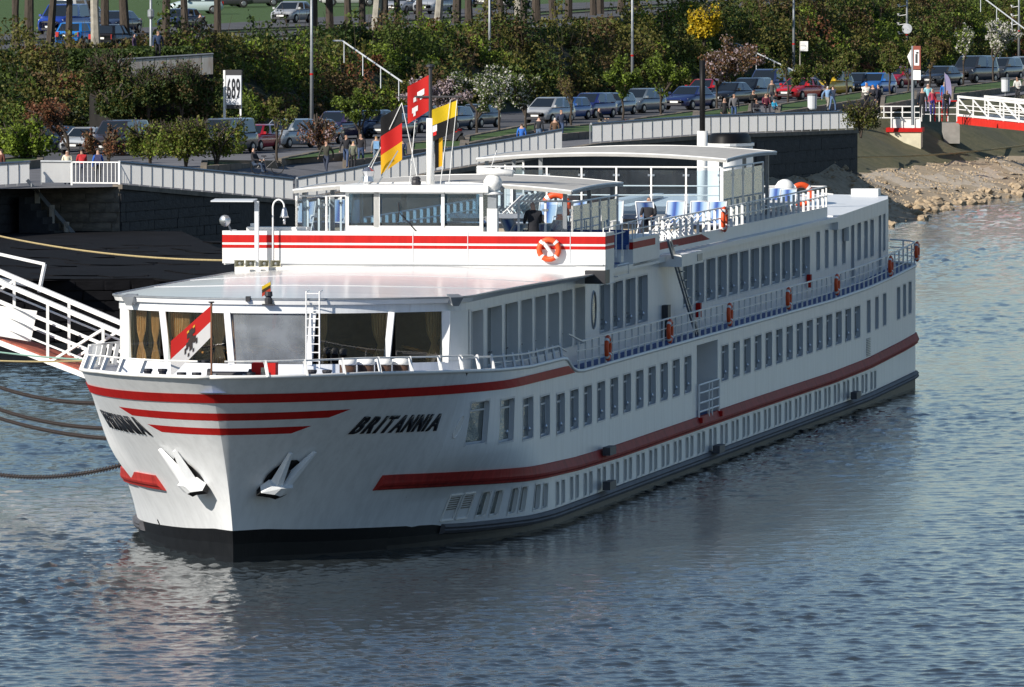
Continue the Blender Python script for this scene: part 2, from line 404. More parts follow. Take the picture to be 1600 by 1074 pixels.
# welded plate seams
for s in (4.6, 9.2, 11.9, 17.8, 23.4, 30.8, 38.4, 45.9, 51.9, 57.4, 65.2, 73.0, 80.9, 88.6, 96.5):
    for za, zb_ in ((lambda s: zstrake(s) + .25, lambda s: 2.44), (lambda s: 3.70 + (.3 if s < 12 else 0), lambda s: lip(s) - .06)):
        a, c = za(s), zb_(s)
        if c - a > .05: SP(MB().grid(lambda i, j: (s + .018 * (j - .5), hb(s, lerp(a, c, i)) + .006, lerp(a, c, i)), 6, 1), 'plate_seam', M['frame'])
# ---- painted stripes and rubbing strakes
def stripe(name, s0, s1, zf, hf, side, mt, off=.006, slant0=0., slant1=0., n=40):
    b = MB()
    def fn(i, j):
        s = lerp(s0 + slant0 * (j - .5), s1 + slant1 * (j - .5), i); z = zf(s) + (j - .5) * hf(s)
        s = max(s, stem(z) + .0005); l = hb(s, z)
        return (s, side * (l + off), z)
    return SP(b.grid(fn, n, 2), name, mt)
def stripe_bow(name, send_p, send_s, zf, h, mt, cut=0., eps_=.008):
    """a painted band that wraps round the stem, one mesh"""
    b = MB()
    for side, send in ((1, send_p), (-1, send_s)):
        def fn(i, j):
            sE = send + cut * (j - .5); s = -2.5; eps = eps_
            for _ in range(6): z = zf(s) + (j - .5) * h; s = stem(z) + (sE - stem(z)) * i ** 2.2
            return (s - eps * (1 - min(1, i * 8)), side * (hb(s, z) + eps * min(1, i * 8)), z)
        g = MB().grid(fn, 44, 2); b.add(g.v, g.f)
    return SP(b, name, mt, smooth=False)
stripe_bow('stripe', 21.2, 20.8, lambda s: interp(s, [(-4, 4.44), (2, 4.40), (10, 4.28), (21, 4.22)]), .24, M['red'], -1.2, .035)
stripe_bow('stripe', .35, .8, lambda s: 3.93, .20, M['red'], .5)
stripe_bow('stripe', -.35, -.1, lambda s: 3.53, .185, M['red'], .35)
def strake(name, s0, s1, zf, prof, mt, side=1, step=1.2):
    b = MB(); ss = frange(s0, 22, .35) + frange(22, s1, 1.6)[1:]; n = len(prof); i0 = len(b.v)
    for s in ss:
        for l, z in prof: b.v.append((s, side * (hb(s, zf(s) + z, side) + l + .015), zf(s) + z))
    for i in range(len(ss) - 1):
        for k in range(n - 1): b.f.append((i * n + k, i * n + k + 1, (i + 1) * n + k + 1, (i + 1) * n + k)); b.m.append(0)
    b.f.append(tuple(range(n))); b.m.append(0); b.f.append(tuple(len(b.v) - n + k for k in reversed(range(n)))); b.m.append(0)
    return SP(b, name, mt)
PRO = [(-.03, .21), (.04, .20), (.10, .04), (.13, -.02), (.13, -.08), (.09, -.13), (.09, -.18), (-.03, -.21)]
strake('rubbing_strake', 4.2, 106.4, zstrake, PRO, M['red_strake'])
strake('rubbing_strake', 2.9, 106.4, zstrake, PRO, M['red_strake'], -1)
PR2 = [(-.03, .14), (.06, .13), (.13, .05), (.10, .0), (.14, -.04), (.10, -.12), (-.03, -.15)]
strake('lower_rubbing_strake', 8.6, 106.4, lambda s: zboot(s) - .13, PR2, M['dark_rub'])
strake('lower_rubbing_strake', 9.0, 106.4, lambda s: zboot(s) - .13, PR2, M['dark_rub'], -1)
# cap along the bulwark and deck edge
for side in (1, -1):
    pts = []
    for i in range(27):
        z0 = lip(-3.2 + 9.2 * (i / 26)); s = stem(z0) + (6 - stem(z0)) * (i / 26) ** 1.7; pts.append((s, side * hb(s, lip(s)), lip(s)))
    for s in srow[1:]: pts.append((s, side * hb(s, lip(s)), lip(s)))
    SP(MB().tube(pts, .055, 6), 'bulwark_cap', M['white_clean'], smooth=True)

# ---- windows in the hull side
def window(r, surf, depth=.13, fw=.05, transom=None, pane_m=None, frame_m=None, rounded=True, vent=False, name='window'):
    s0, s1, z0, z1 = r; b = MB(); sm = .5 * (s0 + s1)
    o = [(s0, z0), (s1, z0), (s1, z1), (s0, z1)]
    i_ = [(s0 + fw, z0 + fw), (s1 - fw, z0 + fw), (s1 - fw, z1 - fw), (s0 + fw, z1 - fw)]
    O = lambda p, d: (p[0], surf(p[0], p[1]) - d, p[1])
    for k in range(4):
        a, c = o[k], o[(k + 1) % 4]; ia, ic = i_[k], i_[(k + 1) % 4]
        b.face([O(a, -.002), O(c, -.002), O(c, depth), O(a, depth)]); b.face([O(a, depth), O(c, depth), O(ic, depth), O(ia, depth)])
        # thin proud lip round the opening
        oo = [(s0 - .05, z0 - .05), (s1 + .05, z0 - .05), (s1 + .05, z1 + .05), (s0 - .05, z1 + .05)]
        b.face([O(oo[k], -.012), O(oo[(k + 1) % 4], -.012), O(c, -.012), O(a, -.012)])
        b.face([O(a, -.012), O(c, -.012), O(c, .0), O(a, .0)])
    if transom:
        zt = z1 - transom; b.add([O((s0 + fw, zt), depth - .03), O((s1 - fw, zt), depth - .03), O((s1 - fw, zt + .05), depth - .03), O((s0 + fw, zt + .05), depth - .03)], [(0, 1, 2, 3)])
        b.add([O((s0 + fw, zt + .05), depth - .03), O((s1 - fw, zt + .05), depth - .03), O((s1 - fw, zt + .05), depth), O((s0 + fw, zt + .05), depth)], [(0, 1, 2, 3)])
    if rounded:                                                      # filled corners
        rr = .16
        for cs, cz, ds, dz in ((s0, z0, 1, 1), (s1, z0, -1, 1), (s1, z1, -1, -1), (s0, z1, 1, -1)):
            P = [(cs, cz)] + [(cs + ds * rr * (1 - math.sin(a)), cz + dz * rr * (1 - math.cos(a))) for a in (0, .4, .8, 1.17, math.pi / 2)]
            b.face([O(p, .004) for p in P])
    if vent:                                                         # chrome ventilator knob near the aft sill
        b.lathe([(.001, .02), (.07, .03), (.07, .07), (.03, .10), (.001, .10)], 8, (s1 - .24, surf(sm, z0) - depth, z0 + .24), axis='y', m=1)
    o1 = SP(b, name, [frame_m or M['frame'], M['chrome']])
    p = MB().face([O(q, depth + .004) for q in [(s0, z0), (s1, z0), (s1, z1), (s0, z1)]])
    SP(p, 'pane', pane_m or M['pane'], o1)
    return o1
for r in main_w: window(r, hb, .13, .05, transom=.26, vent=r[0] < 88)
for r in port_w: window(r, hb, .10, .03, frame_m=M['white_clean'])
# two louvred vents forward of the portholes
for a, c in ((8.45, 9.15), (9.32, 10.0)):
    b = MB(); z0, z1 = .64, 1.34
    for k in range(4):
        P = [(a, z0), (c, z0), (c, z1), (a, z1)]; p, q = P[k], P[(k + 1) % 4]
        b.bar((p[0], hb(p[0], p[1]) + .015, p[1]), (q[0], hb(q[0], q[1]) + .015, q[1]), .05, .04)
    o = SP(b, 'louvred_vent', M['white_clean'])
    for k in range(6):
        z = z0 + .30 + .062 * k
        SP(MB().bar((a + .05, hb(a + .05, z) + .012, z), (c - .05, hb(c - .05, z) + .012, z), .02, .026), 'slat', M['dark_metal'], o)
b = MB(); z0, z1 = 1.75, 2.42                                          # tall louvre near the stern
for k in range(11): b.bar((89.6, HB + .02, z0 + k * .06), (90.6, HB + .02, z0 + k * .06), .03, .03)
SP(b, 'louvred_vent', M['grey_metal'])
# oval hawse hole beside the name
b = MB(); P = [(6.45 + .13 * math.cos(a) + .1 * math.sin(a), 3.3 + .30 * math.sin(a)) for a in np.linspace(0, 2 * math.pi, 17)[:-1]]
b.face([(s, hb(s, z) + .012, z) for s, z in P]); b.tube([(s, hb(s, z) + .015, z) for s, z in P + P[:1]], .018, 5)
SP(b, 'hawse_plate', M['white_clean'])

# ---- boarding recess with its gate
b = MB(); s0, s1, z0, z1 = door; d = 1.5
b.face([(s0, HB - d, z0), (s1, HB - d, z0), (s1, HB - d, z1), (s0, HB - d, z1)])
b.face([(s0, HB, z0), (s0, HB - d, z0), (s0, HB - d, z1), (s0, HB, z1)]); b.face([(s1, HB, z0), (s1, HB - d, z0), (s1, HB - d, z1), (s1, HB, z1)])
b.face([(s0, HB, z1), (s1, HB, z1), (s1, HB - d, z1), (s0, HB - d, z1)])
b.face([(s0, HB, z0), (s1, HB, z0), (s1, HB - d, z0), (s0, HB - d, z0)], 1)
dr = SP(b, 'boarding_recess', [M['white_clean'], M['blue_deck']])
SP(MB().bx(s1 - 2.0, s1 - 1.4, HB - d + .02, HB - d + .25, 2.75, 3.4), 'wall_box', M['grey_metal'], dr)
b = MB()
for z in (1.78, 2.05, 2.36, 2.62): b.tube([(s0 + .1, HB + .05, z), (s1 - .1, HB + .05, z)], .032, 6)
for s in (s0 + .1, 49.0, 49.7, s1 - .1): b.tube([(s, HB + .05, 1.5), (s, HB + .05, 2.62)], .04, 6)
gt = SP(b, 'boarding_gate', M['white_clean'])
for s in (s0 + .1, s1 - .1): SP(MB().bx(s - .2, s + .2, HB + .01, HB + .2, 1.46, 1.62), 'gate_shoe', M['red'], gt)
# fender blocks
for s, z in ((26.9, 1.62), (26.9, .62), (49.9, .5), (84.6, .60)):
    b = MB().bx(s - .6, s + .6, HB + .14, HB + .36, z - .12, z + .12)
    SP(b, 'fender_block', M['dark_rub'])
# shelf with bolts at the stern and the starboard strake stub are part of the strakes above

# ---- name on both bows
def make_letter(ch):
    cu = bpy.data.curves.new('letter', 'FONT'); cu.body = ch; cu.size = 1; cu.extrude = 0; cu.offset = .028; cu.resolution_u = 3
    o = bpy.data.objects.new('tmp', cu); C.objects.link(o); dg = bpy.context.evaluated_depsgraph_get()
    me = bpy.data.meshes.new_from_object(o.evaluated_get(dg)); bpy.data.objects.remove(o); bpy.data.curves.remove(cu); return me
def subdivide(me, n=2):
    bm = bmesh.new(); bm.from_mesh(me); bmesh.ops.triangulate(bm, faces=bm.faces)
    bmesh.ops.subdivide_edges(bm, edges=[e_ for e_ in bm.edges if e_.calc_length() > .12], cuts=n, use_grid_fill=False)
    bmesh.ops.triangulate(bm, faces=bm.faces)
    bm.to_mesh(me); bm.free()
letters = {}
for ch in set('BRITANNIA68912'): letters[ch] = make_letter(ch)
def text_width(me): xs = [v.co.x for v in me.vertices]; return min(xs), max(xs)
def place_name(side, s0, s1, z0, z1, zslope):
    total = 0; items = []; gap = .075
    for ch in 'BRITANNIA':
        a, c = text_width(letters[ch]); items.append((ch, a, c, total)); total += (c - a) + (.19 if ch not in 'TA' else .13)
    hgt = max(v.co.y for v in letters['B'].vertices); sx = (s1 - s0) / total
    par = SP(MB().bx(s0, s0 + .02, side * (hb(s0, z0) - .1) - .01, side * (hb(s0, z0) - .1) + .01, z0, z0 + .02), 'name', M['letter'])
    for ch, a, c, x in items:
        me = letters[ch].copy(); subdivide(me)
        bm = bmesh.new(); bm.from_mesh(me); r_ = bmesh.ops.extrude_face_region(bm, geom=bm.faces[:])
        ext = set(v for v in r_['geom'] if isinstance(v, bmesh.types.BMVert))
        for v in bm.verts:
            top = v in ext; u = (v.co.x - a + x) * sx + .13 * v.co.y * sx
            s = s0 + u if side > 0 else s0 + (s1 - s0) - u
            z = z0 + (v.co.y / hgt) * (z1 - z0) + zslope * u; v.co = Vector((s, -side * (hb(s, z) + (.05 if top else .012)), z))
        bmesh.ops.recalc_face_normals(bm, faces=bm.faces); bm.to_mesh(me); bm.free(); me.materials.clear(); me.materials.append(M['letter'])
        link('letter', me, par)
place_name(1, 1.35, 5.45, 3.35, 3.80, -.024)
place_name(-1, .35, 4.6, 3.32, 3.78, -.0)

# ---- anchors in their bow recesses
def anchor(side, s_c, z_c, dropz=0.):
    z_b = z_c - .55
    def pt(s, z, d): return (s, side * (hb(s, z) + d), z)
    # local tangent frame on the flare
    t = Vector(pt(s_c + .3, z_c, 0)) - Vector(pt(s_c - .3, z_c, 0)); t.normalize()
    u = Vector(pt(s_c, z_c + .4, 0)); lo = Vector(pt(s_c, z_c - .4, 0)); up = (u - lo).normalized()
    n = t.cross(up).normalized()
    if n.y * side < 0: n = -n
    o_ = Vector(pt(s_c, z_c, 0))
    P = lambda a, h, d: o_ + t * a + up * h + n * d
    b = MB()
    for sg in (-1, 1):                                              # two flukes: tapering wedges
        base = [P(sg * .12 - .15, -.42, .10), P(sg * .12 + .15, -.42, .10), P(sg * .12 + .11, -.42, .36), P(sg * .12 - .11, -.42, .36)]
        tip = [P(sg * .42 - .05, .66, .05), P(sg * .42 + .05, .66, .05), P(sg * .42 + .04, .66, .13), P(sg * .42 - .04, .66, .13)]
        b.add(base + tip, [(0, 1, 2, 3), (7, 6, 5, 4), (0, 4, 5, 1), (1, 5, 6, 2), (2, 6, 7, 3), (3, 7, 4, 0)])
    crown = [P(-.40, -.55, .02), P(.40, -.55, .02), P(.50, -.60, .26), P(.22, -.53, .44), (P(0, -.58, .47)), P(-.22, -.53, .44), P(-.50, -.60, .26)]
    top = [P(-.34, -.30, .06), P(.34, -.30, .06), P(.38, -.34, .30), P(.20, -.30, .46), P(0, -.28, .48), P(-.20, -.30, .46), P(-.38, -.34, .30)]
    nn = 7; b.add(crown + top, [tuple(range(nn, 2 * nn))] + [(i, (i + 1) % nn, nn + (i + 1) % nn, nn + i) for i in range(nn)])
    a = SP(b, 'anchor', M['white'])
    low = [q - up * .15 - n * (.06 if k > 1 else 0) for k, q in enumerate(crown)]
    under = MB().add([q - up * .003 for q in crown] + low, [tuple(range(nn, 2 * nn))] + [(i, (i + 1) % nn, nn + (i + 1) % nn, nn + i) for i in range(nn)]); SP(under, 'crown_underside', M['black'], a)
    rc = MB(); P2 = [P(.50 * math.cos(k) , .50 * math.sin(k) - .14, .03) for k in np.linspace(0, 2 * math.pi, 15)[:-1]]
    rc.face(P2); SP(rc, 'hawse_hole', M['black'], a)
    SP(MB().tube([P(0, -.4, .2), P(.02, .05, .06)], .09, 7), 'shank', M['dark_metal'], a)
anchor(1, .30, 2.45)
anchor(-1, .22, 2.5)
# ------------------------------------------------------------------ decks, lounge and upper house
def deck_poly(name, s0, s1, lf, zf, mt, step=2.0, fine=False):
    b = MB(); ss = frange(s0, s1, step)
    b.grid(lambda i, j: (lerp(s0, s1, i), lerp(-1, 1, j) * lf(lerp(s0, s1, i)), zf(lerp(s0, s1, i))), max(2, int((s1 - s0) / step)), 2)
    return SP(b, name, mt)
deck_poly('fore_deck', -3.0, 22.3, lambda s: max(.02, hb(s, lip(s) - .5) - .10), lambda s: lip(s) - .42 if s < 20 else 4.04, M['blue_deck'], .5)
deck_poly('walkway_deck', 22.3, 106.5, lambda s: hb(s, 4.0) - .03, lambda s: lip(s) - .03, M['blue_deck'])
HL = 4.8                                                           # half breadth of the upper house
def zroof(s): return interp(s, [(4, 6.74), (9, 6.70), (14, 6.60), (30, 6.52), (80, 6.60), (92, 6.72), (104, 6.97)])
up_w = [(9.4, 11.3, 4.62, 6.28)] + [(a, a + wd, 4.62, 6.28) for a, wd in ((12.05, 2.45), (15.1, 2.2), (17.9, 1.95), (20.4, 1.9), (22.85, 1.9), (25.35, 1.9), (27.8, 1.9))]
up_w2 = [(a, a + 1.95, 4.78, 6.20) for a in (32.65, 35.25, 37.8, 40.35)] + [(50.05 + 2.622 * k, 50.05 + 2.622 * k + 2.0, 4.92, 6.25) for k in range(12)]
up_w3 = [(a, a + .88, 5.0, 6.33) for a in (82.75, 85.1, 87.5, 89.9, 94.3, 96.3, 98.1)] + [(102.0, 102.5, 5.1, 6.5)]
up_door = [(92.5, 93.25, 4.3, 6.38), (100.6, 101.2, 4.4, 6.5)]
house = MB()
ss = frange(9.0, 103.5, 1.5)
holed(house, lambda s, z: HL, ss, [4.4, 5.6], up_w + up_w2 + up_w3 + up_door, lambda s: lip(s) - .6, zroof)
stb_w = [(a, a + 1.9, 4.62, 6.28) for a in (9.6, 12.3, 15.0, 17.7, 20.4, 23.1, 25.8)]
holed(house, lambda s, z: -HL, ss, [4.4], stb_w, lambda s: lip(s) - .6, zroof)
house.face([(103.5, HL, 4.0), (103.5, -HL, 4.0), (103.5, -HL, zroof(104)), (103.5, HL, zroof(104))])
# rounded front: low wall and header, openings for the five big panes and the two corner panes
def front(t):                                                       # t in -1..1 round the front of the lounge
    a = abs(t); sg = 1 if t > 0 else -1
    if a < .86:
        l = a / .86 * 4.42; return (5.2 + (l / 4.42) ** 2.2 * 2.35, sg * l)
    k = (a - .86) / .14; p0 = (7.55, 4.42); p1 = (8.05, 4.80); p2 = (9.0, 4.80)
    q = lambda i: (1 - k) ** 2 * p0[i] + 2 * k * (1 - k) * p1[i] + k * k * p2[i]
    return (q(0), sg * q(1))
def front_strip(b, z0, z1, t0=-1, t1=1, n=60, off=0., m=0, rake=0.):
    def fn(i, j):
        s, l = front(lerp(t0, t1, i)); z = lerp(z0, z1, j)
        return (s + off + rake * (1 - (z - 4.5) / 2.2), l * (1 - off / 14), z)
    b.grid(fn, n, 1, m)
front_strip(house, 4.1, 5.0); front_strip(house, 6.36, 6.74)
hs = SP(house, 'upper_house_wall', M['white'])
# mullions of the front, raked a little, and glass between
mull = [-.86, -.61, -.228, .228, .61, .86]
for t in mull:
    s, l = front(t); b = MB()
    wd = .17 if abs(t) < .8 else .24
    b.bar((s + .02, l * .985 - .10 * (1 if l > 0 else -1) * (0 if abs(t) > .8 else 1), 4.98), (s - .005, l, 6.38), wd, .12, up=(1, 0, 0))
    SP(b, 'mullion', M['white_clean'])
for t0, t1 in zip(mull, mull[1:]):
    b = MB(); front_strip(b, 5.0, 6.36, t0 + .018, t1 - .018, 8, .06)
    SP(b, 'lounge_window', M['glint_pane'] if t0 == -.228 else M['glass'], smooth=True)
for sg in (-1, 1):
    b = MB(); front_strip(b, 4.95, 6.36, sg * .86, sg * 1.0, 8, .05); SP(b, 'corner_post', M['white_clean'], smooth=True)
hsurf = lambda s, z: HL
M['pane_up'] = mat('upper_window_pane', (.085, .105, .098), .04, spec=.7, bump=1.0, bscale=2.0, coat=.35, stretch=(.7, 1, 1.6))
for i, r in enumerate(up_w):
    wi = window(r, hsurf, .30, .03, pane_m=M['pane_up'], frame_m=M['white_clean'])
    if i: SP(MB().tube([(r[0] + .05, HL - .27, 4.95), (r[1] - .05, HL - .27, 4.98)], .015, 4), 'window_rail', M['dark_metal'], wi)
for r in up_w2:
    wi = window(r, hsurf, .16, .05, pane_m=M['pane_up'], vent=True)
    SP(MB().tube([(r[0] + .05, HL - .13, r[2] + .38), (r[1] - .5, HL - .13, r[2] + .36)], .015, 4), 'window_rail', M['dark_metal'], wi)
for r in up_w3: window(r, hsurf, .10, .05, transom=.62)
for r in up_door: window(r, hsurf, .25, .03, pane_m=M['dark_metal'], rounded=False, name='side_door')
for r in stb_w:
    s0, s1, z0, z1 = r
    o = SP(MB().bar((s0, -HL, z0), (s1, -HL, z0), .06).bar((s0, -HL, z1), (s1, -HL, z1), .06).bar((s0, -HL, z0), (s0, -HL, z1), .06).bar((s1, -HL, z0), (s1, -HL, z1), .06), 'window', M['wood'])
    SP(MB().face([(s0, -HL + .02, z0), (s1, -HL + .02, z0), (s1, -HL + .02, z1), (s0, -HL + .02, z1)]), 'pane', M['glass'], o)
# oval port
b = MB(); P = [(31.35 + .42 * math.cos(a), 5.52 + .55 * math.sin(a)) for a in np.linspace(0, 2 * math.pi, 21)[:-1]]
b.tube([(s, HL + .01, z) for s, z in P + P[:1]], .03, 5); o = SP(b, 'oval_window', M['grey_metal'])
SP(MB().face([(s, HL + .006, z) for s, z in P]), 'pane', M['pane_up'], o)

# lounge inside: floor, ceiling, rear wall, curtains
b = MB(); b.bx(7.6, 28, -4.7, 4.7, 4.5, 4.56); b.face([(27.5, -4.75, 4.5), (27.5, 4.75, 4.5), (27.5, 4.75, 6.6), (27.5, -4.75, 6.6)])
SP(b, 'lounge_floor', M['interior'])
b = MB(); b.bx(14.0, 14.2, -1.0, 4.3, 4.56, 6.5); SP(b, 'lounge_partition', M['interior'])
def curtain(t, wd, inner=.34, tie=.62, lit=0):
    """a gathered curtain tied back low down"""
    b = MB(); n = 18; m_ = 10
    s, l = front(t); s1, l1 = front(t + .02); dx, dy = s1 - s, l1 - l; q = math.hypot(dx, dy); dx, dy = dx / q, dy / q
    def fn(i, j):
        z = lerp(6.34, 4.92, j); k = math.exp(-((j - tie) / .16) ** 2); wv = lerp(wd, wd * .38, k) * (1 - .25 * (j if j < tie else 0))
        u = (i - .5) * wv; f = .05 * math.sin(i * n * 2.1)
        return (s + inner + dx * u + dy * f * 0 + f, l * .965 + dy * u, z)
    b.grid(fn, n * 2, m_); return SP(b, 'curtain', M['curtain'], smooth=True)
for t, wd in ((-.80, .55), (-.70, .40), (-.56, .50), (-.50, .3), (-.30, .45), (-.19, .40), (.19, .34), (.27, .3), (.565, .55), (.82, .62)): curtain(t, wd)
for s in (10.5, 13.2, 16.0, 18.6, 21.2):                             # curtains on the far side of the lounge
    for d in (-.55, .55):
        b = MB(); b.grid(lambda i, j: (s + d * (1 - .35 * j) + (i - .5) * .5 * (1 - .5 * math.exp(-((j - .7) / .15) ** 2)), -4.62 + .04 * math.sin(i * 30), lerp(6.4, 4.75, j)), 14, 8)
        SP(b, 'curtain', M['curtain'], smooth=True)

# ---- roofs
def slab(name, s0, s1, lf, zf, th, mt, camber=0., n=30, nl=10):
    b = MB()
    top = lambda i, j: (lerp(s0, s1, i), lerp(-1, 1, j) * lf(lerp(s0, s1, i)), zf(lerp(s0, s1, i)) + camber * (1 - (2 * j - 1) ** 2))
    b.grid(top, n, nl)
    b.grid(lambda i, j: (lambda p: (p[0], p[1], zf(p[0]) - th))(top(i, j)), n, 1)
    for j in (0, 1): b.grid(lambda i, k: (lambda p: (p[0], p[1], p[2] - th * k))(top(i, j)), n, 1)
    for i in (0, 1): b.grid(lambda j, k: (lambda p: (p[0], p[1], lerp(p[2], zf(p[0]) - th, k)))(top(i, j)), nl, 1)
    return SP(b, name, mt)
# lounge roof follows the rounded front
b = MB(); zr0 = lambda s: interp(s, [(4, 6.74), (9, 6.72), (28.2, 6.66)])
def rl(t, j):
    s, l = front(t); s -= .10; l *= 1.03
    s2, l2 = 28.1, (t if abs(t) < 1 else t) * 5.35
    s_, l_ = lerp(s, s2, j), lerp(l, l2, j ** 1.1)
    return (s_, l_, zr0(s_) + .24 * math.sin(min(1, j * 1.6) * math.pi / 2) * (1 - (l_ / 5.4) ** 2))
b.grid(lambda i, j: rl(lerp(-1, 1, i), j), 60, 24)
rf = SP(b, 'lounge_roof', M['roof'], smooth=True)
for j_ in (.3, .6): SP(MB().tube([(lambda p: (p[0], p[1], p[2] + .002))(rl(t, j_)) for t in np.linspace(-1, 1, 31)], .012, 4), 'roof_seam', M['roof'], rf)
b = MB(); b.tube([(lambda p: (p[0], p[1], p[2] + .01))(rl(t, 0)) for t in np.linspace(-1, 1, 61)], .03, 5)
for sg in (-1, 1): b.tube([(lambda p: (p[0], p[1], p[2] + .01))(rl(sg, j)) for j in np.linspace(0, 1, 20)], .03, 5)
SP(b, 'roof_edge_cable', M['grey_metal'])
b = MB()                                                             # fascia below the roof edge
b.grid(lambda i, j: (lambda p: (p[0] + .03 * j, p[1] * (1 - .012 * j), p[2] - .14 * j))(rl(lerp(-1, 1, i), 0)), 60, 1)
for sg in (-1, 1): b.grid(lambda i, j: (lambda p: (p[0], p[1] - sg * lerp(0, p[1] * sg - HL + .01, min(1, j * 1.2)), p[2] - .18 * j))(rl(sg, i)), 20, 1)
SP(b, 'roof_fascia', M['white_clean'])
zdeck = lambda s: interp(s, [(27, 6.66), (60, 6.70), (88, 6.74), (104, 7.0)])
slab('upper_roof', 28.2, 87.0, lambda s: 5.02, lambda s: zdeck(s), .16, M['white_clean'], .02)
slab('aft_roof', 87.0, 104.6, lambda s: 5.02 - max(0, s - 101.5) * .12, lambda s: zdeck(s) + .05, .5, M['white'], .06)
slab('sun_deck', 30.5, 86.0, lambda s: 4.62, lambda s: zdeck(s) + .04, .03, M['blue_deck'])
# roof box overhanging the walkway, with its grille
b = MB(); b.bx(44.8, 49.6, 4.6, 5.5, 6.35, 6.72); bxo = SP(b, 'roof_box', M['white_clean'])
SP(MB().bx(48.2, 49.3, 5.505, 5.515, 6.42, 6.64), 'grille', M['grey_metal'], bxo)
# inclined ladder from the walkway to the roof
b = MB()
for o_ in (0, .5): b.bar((49.0 + o_, 5.35, 4.1), (43.9 + o_, 5.2, 7.2), .06, .10)
for k in range(11): b.bar((49.0 - 5.1 * k / 11 , 5.34, 4.2 + 3.1 * k / 11), (49.5 - 5.1 * k / 11, 5.34, 4.2 + 3.1 * k / 11), .10, .03)
SP(b, 'roof_ladder', M['grey_metal'])
# rectangular downpipe boxes on the walkway
for a, c, mm in ((45.3, 45.9, 'dark_metal'), (90.2, 90.8, 'white_clean')):
    SP(MB().bx(a, c, 4.81, 5.0, 4.1 if mm == 'dark_metal' else 5.8, 5.15 if mm == 'dark_metal' else 6.75), 'service_box', M[mm])

# ---- promenade railing along the walkway
b = MB(); zr = lambda s: lip(s)
s = 22.9
while s < 106.2:
    l = hb(s, 4.2) - .04; b.bar((s, l, zr(s)), (s, l, zr(s) + .83), .05, .055, up=(0, 1, 0)); s += 1.3
for dz, r_ in ((.84, .03), (.56, .02), (.28, .02)):
    b.tube([(s, hb(s, 4.2) - .04, zr(s) + dz) for s in frange(21.0 if dz > .7 else 22.5, 104, 2.5) + [104.5, 105, 105.5, 106, 106.5]], r_, 5)
    b.tube([(106.5, l_, zr(106.5) + dz) for l_ in frange(4.4, -4.4, 1.5)], r_, 5)
SP(b, 'walkway_railing', M['white_clean'])
b = MB(); b.tube([(s, hb(s, 4.6) - .12 + .02, lip(s) + .36) for s in frange(6, 21.0, 1.5)], .03, 5)
b.tube([(s, hb(s, 4.6) - .12 + .02, lip(s) + .20) for s in frange(9, 21.0, 1.5)], .02, 5)
SP(b, 'bow_rail_port', M['white_clean']).name = 'bow_rail'
# fore-deck rail: leaning stanchions each a part
br = MB()
ptsP = []
for side in (1, -1):
    pts = []
    for i in range(20):
        z0 = 5.0; s = stem(z0) + (7 - stem(z0)) * ((i + .8) / 20) ** 1.6; pts.append((s + .12, side * max(0, hb(s, lip(s)) - .14), lip(s) + .40))
    br.tube(pts, .025, 5)
brail = SP(br, 'bow_rail', M['white_clean'])
for side in (1, -1):
    lst = [-2.2, -1.3, -.2, 1.2, 2.8, 4.4, 6.0] if side < 0 else [-2.7, -1.9, -.8, .6, 2.2, 4.0, 5.6, 7.1, 8.6, 10.0, 11.4, 12.8, 14.2, 15.6, 17.0, 18.4, 19.8]
    for s in lst:
        l = hb(s, lip(s)); SP(MB().bar((s - .05, side * (l - .02), lip(s) - .02), (s + .18, side * (l - .14), lip(s) + .40), .05, .12), 'stanchion', M['white_clean'], brail)
# starboard bow: closely set stanchions seen at the left edge
b = MB()
for k in range(9):
    s = 7.2 + k * 1.0; l = hb(s, lip(s)); SP(MB().bar((s, -l + .02, lip(s)), (s + .1, -l + .12, lip(s) + .62), .05, .13), 'stanchion', M['white_clean'], brail)
b.tube([(s, -hb(s, 4.6) + .12, lip(s) + .62) for s in frange(6.5, 16, 1.2)], .03, 5); SP(b, 'bow_rail', M['white_clean'])

# ---- bridge front wall with its two red bands
b = MB(); WZ0, WZ1, WL = 6.62, 7.90, 5.66
wall_f = lambda l: 28.0 + .012 * l * l * 0
b.bx(28.0, 28.25, -WL, WL, WZ0 + .33, WZ1); b.bx(28.04, 28.24, -5.3, 5.3, 6.55, 6.95); b.bx(28.25, 29.75, WL - .10, WL, 6.9, 7.88); b.bx(28.25, 29.75, -WL, -WL + .10, 6.9, 7.88)
b.bx(28.02, 29.7, 4.8, WL - .01, 6.40, 6.94)
bw = SP(b, 'bridge_wall', M['white_clean'])
for z0, z1 in ((7.56, 7.78), (7.40, 7.495)):
    SP(MB().bx(27.992, 27.998, -WL, WL, z0, z1).bx(28.0, 29.75, WL + .002, WL + .006, z0, z1), 'stripe', M['red'], bw)
SP(MB().bx(27.985, 28.0, 4.62, 4.64, 6.95, 7.9).bx(27.985, 28.0, -.02, 0, 6.95, 7.9).bx(27.985, 28.0, 1.6, 1.62, 6.95, 7.9), 'panel_seam', M['frame'], bw)
SP(MB().bx(27.97, 28.0, -5.4, 5.6, 6.945, 6.975).bx(28.0, 29.7, 5.67, 5.70, 6.38, 6.40), 'drip_edge', M['frame'], bw)
nb = SP(MB().bx(27.7, 28.6, 5.1, 5.70, 6.42, 6.80), 'navigation_light_box', M['dark_metal'], bw)
